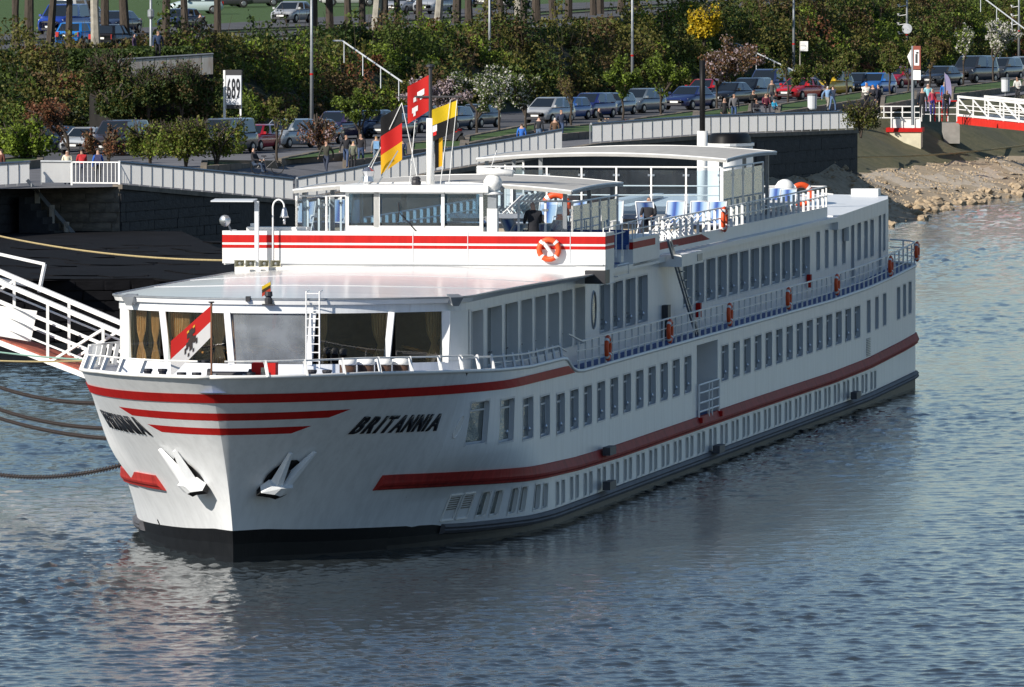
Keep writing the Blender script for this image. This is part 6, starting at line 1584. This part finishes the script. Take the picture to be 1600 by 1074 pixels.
for k, (s, l) in enumerate(((34.0, 3.0), (37.3, 3.2), (39.2, 2.4), (46.5, 2.4))): table(s, l, zc, 'round blue deck table ' + ['beside the bald man', 'right of the bald man', 'at the back of the front canopy', 'left of the lounger row'][k])
for k, l in enumerate((3.2, 3.95, 4.6)):                             # blue padded benches on the wing deck
    pass
bl = empty('padded_bench', SW(35.5, 3.2, 6.8), SHIP_RZ, 'long blue padded bench behind the bridge wing', 'bench')
MB().bx(-.3, .3, -2.0, 1.3, .38, .52).build('seat', M['blue_deck'], bl); MB().bx(.24, .34, -2.0, 1.3, .5, .95).build('backrest', M['blue_deck'], bl)
for y in (-1.8, 1.1): MB().bx(-.25, .25, y - .04, y + .04, 0, .38).build('leg', M['white_clean'], bl)

# ------------------------------------------------------------------ gear on the fore deck
def bucket(s, l, label, sc_=1.0):
    o = empty('planter_tub', SW(s, l, lip(s) - .42), 0, label, 'tub', 'tubs on the fore deck'); o.scale = (sc_,) * 3
    MB().lathe([(.20, 0), (.215, .1), (.22, .62)], 16).build('tub', TUB, o, smooth=True); MB().lathe([(.235, .62), (.24, .66), (.235, .76), (.1, .79), (.01, .79)], 16).build('lid', M['white_clean'], o, smooth=True)
TUB = mat('brown_pattern_tub', (.10, .055, .035), .5, rgb2=(.02, .012, .01), vscale=6)
for k, l in enumerate((2.75, 3.16, 3.56, 3.96)): bucket(1.75 + .40 * k, l, 'brown tub with white lid on the port fore deck, ' + ['leftmost', 'second', 'third', 'rightmost'][k])
bucket(8.9, -4.5 + .6, 'single brown tub with white lid at the starboard bow corner', 1.2)
rb = empty('red_locker', SW(-.8, 1.0, 4.58), SHIP_RZ, 'red locker on the fore deck before the middle window', 'locker')
MB().bx(-.2, .2, -.32, .32, 0, .72).build('body', M['red'], rb); MB().bx(-.22, -.2, -.06, .06, .45, .6).build('label_plate', mat('cream_label', (.7, .62, .4), .6), rb)
wn = empty('anchor_winch', SW(-.9, .1, 4.56), SHIP_RZ, 'black anchor winch on the fore deck', 'winch')
MB().lathe([(.16, -.6), (.16, -.5), (.09, -.48), (.09, .48), (.16, .5), (.16, .6)], 12, (0, 0, .42), axis='y').build('drum', M['dark_metal'], wn); MB().bx(-.25, .25, -.7, .7, 0, .12).build('base', M['dark_metal'], wn)
for y in (-.4, .4): MB().bx(-.15, .15, y - .05, y + .05, .1, .45).build('bracket', M['grey_metal'], wn)
for k, (s, l) in enumerate(((-1.4, -.9), (-1.2, .9), (.6, 2.2), (.6, -2.2))):
    o = empty('bollard', SW(s, l, 4.56), SHIP_RZ, 'black twin bollard on the fore deck, ' + ['left of the jack staff', 'right of the jack staff', 'left of the tubs', 'beside the left window'][k], 'bollard', 'bollards on the fore deck')
    for y in (-.2, .2): MB().lathe([(.1, 0), (.1, .4), (.13, .44), (.13, .5)], 10, (0, y, 0)).build('post', M['dark_metal'], o)
    MB().bx(-.15, .15, -.4, .4, -.01, .05).build('base', M['dark_metal'], o)
tag(MB().lathe([(.30, 0), (.34, .06), (.30, .14), (.12, .16)], 14).build('rope_coil', mat('orange_rope', (.55, .09, .02), .9)), 'coil of orange-red rope on the port fore deck', 'rope').location = SW(.9, 1.9, 4.62)
tag(MB().lathe([(.30, 0), (.34, .08), (.30, .2), (.12, .22)], 14).build('rope_coil', mat('blue_rope', (.02, .08, .4), .9)), 'coil of blue rope before the brown tubs', 'rope').location = SW(1.3, 3.4, 4.6)
# lounge chairs behind the front windows
for k, (s, l) in enumerate(((7.6, -2.9), (7.2, -1.9), (7.4, -.6), (7.0, .6), (7.2, 2.4), (8.2, 3.5))):
    o = empty('tub_chair', SW(s, l, 4.56), SHIP_RZ + .4 * k, 'dark tub chair with a curved orange rim inside the lounge, ' + ['leftmost', 'second from left', 'behind the jack', 'behind the middle window', 'behind the ladder', 'rightmost'][k], 'chair', 'tub chairs in the lounge')
    MB().lathe([(.30, 0), (.36, .2), (.40, .45), (.34, .46)], 14).build('shell', M['interior'], o, smooth=True)
    MB().tube([(.40 * math.cos(a), .40 * math.sin(a), .72 + .1 * math.cos(a)) for a in np.linspace(-2.2, 2.2, 15)], .035, 6).build('rim', mat('orange_wood', (.55, .22, .04), .4), o)

# ------------------------------------------------------------------ left gangway and its chains
gA, gB = at_depth(-30, 428, 304), at_depth(205, 528, 300)           # near upper chord
drop = Vector((0, 0, -2.15)); offv = Vector((.62, 1.15, 0.0))
gg = empty('gangway', (gA.x, gA.y, 0), 0, 'white lattice gangway with red deck sloping to the ship at the left edge', 'gangway')
G_ = lambda p: p - Vector((gA.x, gA.y, 0))
gB2 = gB + (gB - gA) * .55; gA2 = gA - (gB - gA) * .9
for k, of in enumerate((Vector((0, 0, 0)), offv)):
    a, c = gA2 + of, gB2 + of
    MB().bar(G_(a), G_(c), .12, .14).build('top_chord', M['white_clean'], gg); MB().bar(G_(a + drop), G_(c + drop * .75), .12, .16).build('bottom_chord', M['white_clean'], gg)
    for t in (.25, .40, .55, .70, .85, .97):
        p = a.lerp(c, t); MB().bar(G_(p), G_(p + drop * lerp(1, .75, t)), .09).build('upright', M['white_clean'], gg)
    for t in (.25, .55, .85): p, q = a.lerp(c, t), a.lerp(c, t + .15 if t < .8 else t + .12); MB().bar(G_(p + drop * .9), G_(q + drop * .05), .08).build('diagonal', M['white_clean'], gg)
    for d_ in (.3, .5, .7): MB().bar(G_(a + drop * d_), G_(c + drop * d_ * .8), .05).build('rail', M['white_clean'], gg)
a, c = gA2 + drop * .92, gB2 + drop * .7
MB().add([G_(a), G_(c), G_(c + offv), G_(a + offv)] + [G_(q) + Vector((0, 0, -.12)) for q in (a, c, c + offv, a + offv)], [(0, 1, 2, 3), (7, 6, 5, 4), (0, 4, 5, 1), (1, 5, 6, 2), (2, 6, 7, 3), (3, 7, 4, 0)]).build('walkway', mat('red_lead_deck', (.30, .07, .04), .8, var=.4, vscale=2), gg)
p0, p1 = at_depth(-40, 470, 303.5), at_depth(55, 535, 303.2)
MB().add([G_(v) for v in (at_depth(-60, 470, 303.4), at_depth(58, 486, 303.2), at_depth(48, 534, 303.2), at_depth(-60, 515, 303.4))] + [G_(v) + Vector((0, .06, 0)) for v in (at_depth(-60, 470, 303.4), at_depth(58, 486, 303.2), at_depth(48, 534, 303.2), at_depth(-60, 515, 303.4))], [(0, 1, 2, 3), (7, 6, 5, 4), (0, 1, 5, 4), (1, 2, 6, 5), (2, 3, 7, 6)]).build('side_panel', M['white_clean'], gg)
b = MB(); q = [at_depth(-20, 393, 306), at_depth(70, 413, 305.5), at_depth(61, 457, 305.3)]
for a_, c_ in ((q[0], q[1]), (q[1], q[2]), (at_depth(-20, 432, 306), at_depth(62, 450, 305.4))): b.bar(G_(a_), G_(c_), .09)
b.build('end_frame', M['white_clean'], gg)
def chain(a, c, sag, label, link_len=.22, r_=.016, end=True):
    a, c = Vector(a), Vector(c); L = (c - a).length; n = int(L / (link_len * .72)); o = empty('mooring_chain', a, 0, label, 'chain', 'mooring chains at the bow')
    b = MB(); P = lambda t: a.lerp(c, t) - Vector((0, 0, sag * 4 * t * (1 - t))) - a
    d0 = (c - a).normalized(); sd = d0.cross(Vector((0, 0, 1))).normalized(); upv = sd.cross(d0)
    proto_ = {}
    for k in range(n):
        p = P((k + .5) / n); ax = (P((k + 1) / n) - P(k / n)).normalized(); tv = sd if k % 2 else upv; tv = (tv - ax * tv.dot(ax)).normalized()
        pts = [p + ax * (math.cos(t_) * link_len * .5) + tv * (math.sin(t_) * link_len * .24) for t_ in np.linspace(0, 2 * math.pi, 9)]
        b.tube(pts, r_, 4, cap=False)
    stuff(b.build('links', M['rust'], o)); return o
chain(SW(9.0, -5.0, 3.75), at_depth(-40, 590, 296), .25, 'dark mooring chain just below the gangway')
chain(SW(10.0, -5.55, 3.0), at_depth(-40, 625, 297), .18, 'second dark mooring chain below the gangway')
chain(SW(10.5, -5.55, 2.7), at_depth(-40, 640, 297), .15, 'rust-brown mooring chain, third below the gangway')
chain(SW(11.5, -5.2, 1.95), at_depth(-40, 735, 282), .28, 'rusty lowest mooring chain dipping to the water at the left', .25, .018)
tag(MB().tube([at_depth(-40, 360, 330).lerp(SW(29, -5.5, 7.0), t) - Vector((0, 0, .25 * 4 * t * (1 - t))) for t in np.linspace(0, 1, 16)], .03, 6).build('mooring_rope', M['rope']), 'yellow mooring rope running from the left edge to the bridge', 'rope')
for k, (y0, y1, mt_) in enumerate(((545, 562, mat('green_rope', (.25, .42, .35), .9)), (562, 560, M['rope']))):
    tag(MB().tube([at_depth(-40, y0, 300).lerp(SW(8, -5.3, 4.95), t) - Vector((0, 0, .2 * t * (1 - t))) for t in np.linspace(0, 1, 10)], .025, 5).build('mooring_rope', mt_), ['thin green line from the left edge to the bow rail', 'thin pale line from the left edge to the bow rail'][k], 'rope')

# ------------------------------------------------------------------ right-hand landing: concrete pier, railing, white and red gangway
pr = Vector((26.6, 648, 0)); zt = 4.2
pier = empty('landing_pier', (pr.x, pr.y, 0), R(-6), 'small cream concrete pier with red rim and white railing on the shore at the right', 'pier')
MB().add([(-1.15, -.6, zt - .28), (.35, -.6, 2.3), (1.05, -.6, 2.3), (1.05, -.6, zt - .28), (-1.15, 1.6, zt - .28), (.35, 1.6, 2.3), (1.05, 1.6, 2.3), (1.05, 1.6, zt - .28)], [(0, 1, 2, 3), (7, 6, 5, 4), (0, 4, 5, 1), (1, 5, 6, 2), (2, 6, 7, 3)]).build('pier_block', mat('cream_concrete', (.62, .57, .42), .8, var=.15, vscale=1.5), pier)
MB().bx(-1.3, 1.15, -.7, 1.7, zt - .28, zt).build('red_rim', M['red'], pier)
b = MB()
for x in (-.95, -.2, .6, 1.0): b.bar((x, -.6, zt), (x, -.6, zt + 1.45), .08)
for z in (.68, 1.05, 1.45): b.bar((-1.85, -.6, zt + z), (1.0, -.6, zt + z), .07)
for x in (-1.85, -1.45): b.bar((x, -.6, zt + .68), (x, -.6, zt + 1.45), .07)
b.build('railing', M['white_clean'], pier)
MB().bx(-.95, 1.0, -.56, -.52, zt, zt + .6).build('white_board', M['white_clean'], pier)
b1, b2 = at_depth(1497, 188, 660), at_depth(1690, 208, 640)
brg = empty('access_bridge', (b1.x, b1.y, b1.z), 0, 'white truss access bridge with red girder at the right edge', 'bridge'); bv = b2 - b1; sv = Vector((-bv.y, bv.x, 0)).normalized() * 2.0
if sv.y < 0: sv = -sv
up_ = lambda z_: Vector((0, 0, z_))
for of in (Vector((0, 0, 0)), sv):
    MB().bar(of, of + bv, .25, .5).build('red_girder', mat('red_girder', (.60, .03, .02), .45, var=.1), brg)
    MB().bar(of + up_(1.62), of + bv + up_(1.62), .14, .16).build('top_chord', M['white_clean'], brg); MB().bar(of + up_(.36), of + bv + up_(.36), .10, .14).build('lower_chord', M['white_clean'], brg)
    for z_ in (.75, 1.05): MB().bar(of + up_(z_), of + bv + up_(z_), .05, .06).build('mid_rail', M['white_clean'], brg)
    for k in range(9):
        p = of + bv * (k / 8.0); MB().bar(p + up_(.2), p + up_(1.62), .10, .14).build('upright', M['white_clean'], brg)
        if k < 8: MB().bar(p + up_(1.5), of + bv * ((k + 1) / 8.0) + up_(.4), .07, .08).build('diagonal', M['white_clean'], brg)
MB().add([up_(.3), bv + up_(.3), bv + sv + up_(.3), sv + up_(.3)], [(0, 1, 2, 3)]).build('deck', M['grey_metal'], brg)
MB().bx(-1.0, .1, -.4, 2.4, -1.6, -.2).build('abutment', M['concrete'], brg)
rr = empty('red_gate_rail', at_depth(1440, 190, 657), R(-3), 'red and white railing at the shore end of the access bridge', 'railing')
b = MB()
for k in range(5): b.bar((k * .6, 0, 0), (k * .6, 0, 1.35), .06)
for z in (.5, .95): b.bar((0, 0, z), (2.4, 0, z), .05)
b.build('white_posts', M['white_clean'], rr); MB().bar((0, 0, 1.4), (2.4, 0, 1.4), .08, .08).build('red_handrail', M['red'], rr)
for x in (.9, 1.4, 1.75): MB().bar((x, .3, 0), (x, .3, 1.95), .09).build('red_post', M['red'], rr)
MB().bar((.9, .3, 1.95), (1.75, .3, 1.95), .08).build('red_bar', M['red'], rr)
bn = empty('banner', gl(1483, 178), 0, 'tall lilac feather banner beside the access bridge', 'banner')
MB().grid(lambda i, j: (-.30 + .46 * i * (math.sin(math.pi * min(1, .12 + j * .92)) ** .35) - .0, .05 * math.sin(j * 4), .6 + 2.1 * j), 4, 14).build('cloth', mat('lilac_cloth', (.42, .38, .62), .8, trans=.3), bn); MB().tube([(-.3, 0, 0), (-.3, 0, 2.75)], .025, 5).build('pole', M['grey_metal'], bn)

# ------------------------------------------------------------------ signs, lamp posts, street furniture
def text_mesh(s_, size, mt_, rgb=None):
    cu = bpy.data.curves.new('text', 'FONT'); cu.body = s_; cu.size = size; cu.extrude = .01; cu.align_x = 'CENTER'; cu.align_y = 'CENTER'; cu.offset = .012 * size
    o = bpy.data.objects.new('tmp', cu); C.objects.link(o); me = bpy.data.meshes.new_from_object(o.evaluated_get(bpy.context.evaluated_depsgraph_get())); bpy.data.objects.remove(o); me.materials.clear(); me.materials.append(mt_); return me
sp = gl(362, 235); Ysg = 545.0
s0_ = at_depth(353, 170, Ysg); s1_ = at_depth(375, 170, Ysg); s2_ = at_depth(353, 110, Ysg)
sg_ = empty('kilometre_sign', (s0_.x, Ysg, zplane(Ysg)), R(-14), 'tall white sign with the number 689 on a post', 'sign'); wS = (s1_.x - s0_.x) * 1.12; zb_, zt_ = s0_.z - zplane(Ysg), s2_.z - zplane(Ysg)
MB().bx(0, wS, 0, .18, zb_, zt_).build('board', mat('sign_white', (.62, .64, .68), .5), sg_); MB().bx(-.02, wS + .02, -.01, .19, zt_ - .28, zt_ + .02).build('top_band', M['dark_metal'], sg_); MB().bx(0.03, wS, -.008, .0, zb_, zb_ + .22).build('bottom_band', M['dark_metal'], sg_)
for k, ch in enumerate('689'):
    me = text_mesh(ch, 1.42, M['letter']); o = link('digit', me, sg_); o.rotation_euler = (math.pi / 2, 0, 0); o.location = (wS * (.2 + .3 * k), -.02, (zb_ + zt_) / 2 - .02); o.scale = (.34, 1.12, 1)
MB().bx(-.16, -.04, 0, .12, 0, zt_).build('post', M['white_clean'], sg_); MB().bx(wS - .1, wS, .02, .12, 0, zb_).build('post', M['white_clean'], sg_)
LPL = ['before the upper-left parapet', 'right of the 689 sign', 'above the white-flowering trees', 'above the first fresh green tree', 'left of the small white sign', 'with floodlights and a round sign at the right', 'with floodlights at the right edge']
for (x, yb), lab in zip(((236, 215), (487, 205), (765, 170), (988, 165), (1240, 140), (1417, 120), (1592, 112)), LPL):
    p = gl(x, yb); o = empty('lamp_post', p, 0, 'tall grey lamp post ' + lab, 'lamp post', 'lamp posts along the car park')
    MB().tube([(0, 0, 0), (0, 0, 5), (0, 0, 9.8)], [.12, .09, .07], 8).build('pole', M['grey_metal'], o, smooth=True)
    if x < 300: MB().lathe([(.10, 0), (.2, .15), (.2, .5), (.1, .6)], 8, (0, 0, at_depth(236, 30, p.y).z - p.z)).build('lantern', M['grey_metal'], o); MB().lathe([(.001, -.03), (.42, -.03), (.42, .03), (.001, .03)], 16, (.0, -.14, at_depth(236, 130, p.y).z - p.z), axis='y').build('round_plate', M['grey_metal'], o)
    else: MB().lathe([(.12, 0), (.3, .1), (.3, .3), (.1, .4)], 8, (0, 0, 9.8)).build('lantern', M['grey_metal'], o)
    MB().lathe([(.105, 0), (.105, .12)], 8, (0, 0, 3.4)).build('red_band', M['red'], o)
    if x > 1400:
        zz = at_depth(x, 40, p.y).z - p.z
        for k in range(4): MB().bar((-.7 if x < 1500 else -.6, 0, zz - .1 + k * .75 - .6), (0, 0, zz + k * .75 - .6), .05).lathe([(.05, -.1), (.14, .1)], 8, (-.7 if x < 1500 else -.6, 0, zz + k * .75 - .6)).build('floodlight', M['white_clean'], o)
    if x == 1417: MB().lathe([(.001, -.03), (.42, -.03), (.42, .03), (.001, .03)], 16, (.0, -.14, at_depth(1417, 45, p.y).z - p.z), axis='y').build('round_plate', M['frame'], o)
p = gl(1426, 196); o = empty('shore_sign', p, R(-35), 'brown-framed white board sign on a post at the right, leaning forward', 'sign'); q = 2.0
z1_, z2_ = at_depth(1426, 120, p.y).z - p.z, at_depth(1426, 72, p.y).z - p.z
MB().tube([(0, 0, 0), (0, 0, z2_)], .10, 8).build('post', M['grey_metal'], o); MB().bx(.05, .62, -.06, .0, z1_ + .45, z2_).build('brown_frame', mat('brown_sign', (.22, .05, .03), .5), o); MB().bx(.15, .52, -.075, -.06, z1_ + .7, z2_ - .25).build('white_field', M['white_clean'], o)
MB().bx(.24, .42, -.085, -.075, z1_ + .85, z2_ - .5).bx(.3, .48, -.085, -.076, z2_ - .48, z2_ - .36).build('dark_symbol', M['dark_metal'], o); MB().bx(.05, .62, -.06, 0, z1_ - .2, z1_ + .4).build('lower_board', M['white_clean'], o)
MB().add([(-.42, .02, (z1_ + z2_) / 2 + .3), (0, .02, z2_), (0, .02, z1_ + .3), (-.42, .1, (z1_ + z2_) / 2 + .3), (0, .1, z2_), (0, .1, z1_ + .3)], [(0, 1, 2), (5, 4, 3), (0, 3, 4, 1)]).build('arrow_board', M['white_clean'], o)
p = gl(1250, 148); o = empty('notice_sign', p, R(-20), 'small white notice on a thin post before the shrubs, right', 'sign'); zz = at_depth(1250, 80, p.y).z - p.z
MB().tube([(0, 0, 0), (0, 0, zz + .7)], .05, 6).build('post', M['bark_pale'], o); MB().bx(0, .62, -.03, .03, zz, zz + .72).build('board', M['white_clean'], o); MB().bx(.08, .5, -.036, -.03, zz + .35, zz + .42).bx(.08, .4, -.036, -.03, zz + .5, zz + .55).build('print', M['grey_metal'], o)
for (x, y), lab in zip(((1269, 178), (1571, 150)), ('left of the strolling couple', 'beside the cyclist at the right')):
    o = empty('litter_bin', gl(x, y), 0, 'grey metal litter bin ' + lab, 'bin', 'litter bins'); MB().lathe([(.26, .28), (.30, .35), (.32, 1.2), (.30, 1.25)], 12).build('drum', M['frame'], o); MB().tube([(0, 0, 0), (0, 0, .3)], .06, 6).build('foot', M['grey_metal'], o); MB().lathe([(.33, 1.2), (.34, 1.3), (.2, 1.34)], 12).build('lid', M['grey_metal'], o)
def bicycle(p, rz, col, label):
    o = empty('bicycle', p, rz, label, 'bicycle', 'bicycles')
    for x in (-.52, .52):
        w_ = MB().tube([(x + .33 * math.cos(a), 0, .34 + .33 * math.sin(a)) for a in np.linspace(0, 2 * math.pi, 17)], .022, 5).build('wheel', M['tyre'], o)
    fm = MB()
    for a, c in (((-.52, .34), (-.08, .30)), ((-.52, .34), (-.16, .82)), ((-.08, .30), (-.18, .90)), ((-.16, .80), (.36, .84)), ((-.08, .30), (.38, .72)), ((.34, .95), (.52, .34))): fm.tube([(a[0], 0, a[1]), (c[0], 0, c[1])], .02, 5)
    fm.build('frame', mat('bike_paint', col, .4), o); MB().bx(-.32, -.06, -.07, .07, .90, .96).build('saddle', M['dark_metal'], o); MB().tube([(.28, -.28, 1.02), (.36, 0, .98), (.28, .28, 1.02)], .016, 5).build('handlebar', M['dark_metal'], o)
bicycle(gl(505, 270), R(-70), (.02, .02, .02), 'black bicycle pushed by the person in olive'); bicycle(gl(418, 268), R(10), (.05, .05, .06), 'dark bicycle beside the reclining person, left')
bicycle(gl(975, 212), R(-75), (.3, .02, .02), 'red bicycle parked beside the man on the kerb'); bicycle(gl(1592, 164), R(-110), (.03, .03, .03), 'dark bicycle ridden by the cyclist at the right edge')
o = empty('motorcycle', gl(712, 230), R(-60), 'black motorcycle with top box and red tank right of the mast', 'motorcycle')
for x in (-.7, .7): MB().lathe([(.1, -.08), (.30, -.08), (.33, 0), (.30, .08), (.1, .08)], 14, (x, 0, .33), axis='y').build('wheel', M['tyre'], o)
MB().add([(-.9, -.16, .78), (-.2, -.2, .72), (.35, -.16, .95), (.75, -.08, .8), (.3, -.2, .35), (-.4, -.2, .35), (-.9, .16, .78), (-.2, .2, .72), (.35, .16, .95), (.75, .08, .8), (.3, .2, .35), (-.4, .2, .35)], [(0, 1, 2, 3, 4, 5), (11, 10, 9, 8, 7, 6), (0, 6, 7, 1), (1, 7, 8, 2), (2, 8, 9, 3), (3, 9, 10, 4), (4, 10, 11, 5), (5, 11, 6, 0)]).build('body', M['dark_metal'], o)
MB().bx(.0, .42, -.17, .17, .85, 1.05).build('tank', M['red'], o); MB().bx(-1.05, -.6, -.22, .22, .95, 1.3).build('top_box', M['dark_metal'], o); MB().tube([(.35, -.38, 1.1), (.45, 0, 1.02), (.35, .38, 1.1)], .02, 5).build('handlebar', M['dark_metal'], o)
o = empty('pram', gl(1186, 196), R(-80), 'dark pram before the person with the red cap', 'pram'); MB().add([(-.4, -.25, .5), (.4, -.25, .5), (.4, .25, .5), (-.4, .25, .5), (-.45, -.28, .85), (.42, -.28, .8), (.42, .28, .8), (-.45, .28, .85)], [(0, 3, 2, 1), (4, 5, 6, 7), (0, 1, 5, 4), (1, 2, 6, 5), (2, 3, 7, 6), (3, 0, 4, 7)]).build('body', M['dark_metal'], o)
for x, y in ((-.35, -.25), (-.35, .25), (.35, -.25), (.35, .25)): MB().lathe([(.02, -.03), (.14, -.03), (.14, .03), (.02, .03)], 10, (x, y, .14), axis='y').build('wheel', M['tyre'], o)
MB().tube([(-.4, -.25, .8), (-.7, -.25, 1.05), (-.7, .25, 1.05), (-.4, .25, .8)], .02, 5).build('push_bar', M['grey_metal'], o)
rk = empty('rucksack', Vector((at_depth(153, 280, 464.78).x, 464.78, 5.82)), 0, 'dark rucksack on the back of the person in blue at the gate', 'rucksack'); MB().bx(-.15, .15, -.1, .08, -.05, .42).build('pack', cloth((.05, .05, .12)), rk)
rk = empty('rucksack', gl(588, 266) + Vector((0, -.16, .95)), 0, 'pale blue rucksack on the back of the person in beige', 'rucksack'); MB().bx(-.15, .15, -.14, .05, 0, .42).build('pack', cloth((.20, .38, .62)), rk)
# handrails of the stairs in the slope
for k, (a, c) in enumerate((((535, 64, 600), (628, 128, 585)), ((1150, 68, 722), (1243, 112, 700)), ((1530, -8, 775), (1610, 52, 750)), ((-5, 152, 560), (72, 206, 545)))):
    A_, B2 = at_depth(*a), at_depth(*c); o = empty('stair_rail', B2, 0, 'pale sloping handrail in the shrubs, ' + ['left of the red flag', 'right of the broad brown tree', 'at the upper right corner', 'at the left edge'][k], 'handrail', 'handrails on the slope')
    MB().tube([Vector((0, 0, 0)), A_ - B2, A_ - B2 + Vector((-.6, 0, 0))], .05, 5).build('rail', M['frame'], o)
    for t in (.05, .35, .65, .97): q = (A_ - B2) * t; MB().tube([q, q - Vector((0, 0, 1.3))], .035, 5).build('post', M['frame'], o)
# upper-left parapet on its dark retaining wall, hedge behind
PA, PB = at_depth(186, 125, 546), at_depth(333, 116, 549)
rw = empty('retaining_wall', (PA.x, PA.y, 0), 0, 'dark retaining wall below the stained parapet at upper left', 'wall'); dv = PB - PA
MB().add([(0, 0, zplane(535)), (dv.x, dv.y, zplane(535)), (dv.x, dv.y, PB.z + .02), (0, 0, PA.z + .02), (-2, 7, zplane(535)), (dv.x - 2, dv.y + 7, zplane(535)), (dv.x - 2, dv.y + 7, PB.z + .02), (-2, 7, PA.z + .02)], [(0, 1, 2, 3), (3, 2, 6, 7), (1, 5, 6, 2), (4, 0, 3, 7)]).build('wall_face', mat('ivy_dark_wall', (.010, .009, .008), .9, var=.5, vscale=1.2), rw)
g2 = np.random.default_rng(18); iv = np.stack([g2.uniform(-.6, dv.x + .6, 9000), g2.uniform(-.9, -.05, 9000), g2.uniform(zplane(535), PA.z + .05, 9000) + .0], 1); iv = iv[(np.sin(iv[:, 0] * 1.7) * .6 + np.sin(iv[:, 2] * 2.3) * .5 + g2.normal(size=9000) * .6) > -.3]
link('ivy', quads_mesh('ivy', leaves_np(iv, .15, g2), [LM['dark'], LM['brown']], g2.integers(0, 5, len(iv)) // 4), rw)
fence([PA + Vector((0, -.05, 0)), PB + Vector((0, -.05, 0))], 'rust-stained white parapet of tall slabs at upper left', M['panel_old'], .72, 1.12, .0, True, 'parapet')
T(0, 0, 2.4, 1.5, [('dark', 3), ('olive', 1)], 'low dark bush at the foot of the wall left of the stained parapet', 'bush', 'leafy_bush', 94, 3000, .17, .35, 'bushes along the promenade', 6, pos=at_depth(182, 196, 542))
T(0, 0, 3.6, 1.6, [('dark', 3), ('brown', 1)], 'dark evergreen bush left of the stained parapet', 'bush', 'leafy_bush', 91, 2600, .16, .6, 'bushes along the promenade', 5, pos=at_depth(168, 172, 544))
T(0, 0, 3.2, 1.7, [('dark', 3), ('olive', 1)], 'dark bush below the middle of the stained parapet', 'bush', 'leafy_bush', 92, 2400, .16, .6, 'bushes along the promenade', 5, pos=at_depth(232, 185, 543))
T(0, 0, 3.4, 1.6, [('dark', 3), ('brown', 1)], 'dark bush below the right end of the stained parapet', 'bush', 'leafy_bush', 93, 2400, .16, .6, 'bushes along the promenade', 5, pos=at_depth(284, 184, 544))
hd = empty('hedge', at_depth(250, 92, 556) , 0, 'clipped dark hedge behind the stained parapet', 'hedge'); g_ = np.random.default_rng(8)
hv = leaves_np(g_.uniform(-1, 1, (5000, 3)) * np.array([[1.9, 1.2, .7]]), .13, g_); link('foliage', quads_mesh('foliage', hv, [LM['dark'], LM['green']], g_.integers(0, 5, 5000) // 4), hd)
hd2 = empty('hedge', at_depth(175, 92, 552), 0, 'long low dark hedge left above the stained parapet', 'hedge'); link('foliage', quads_mesh('foliage', hv * np.array([[1.3, 1, .8]]), [LM['dark'], LM['green']], g_.integers(0, 5, 5000) // 4), hd2)
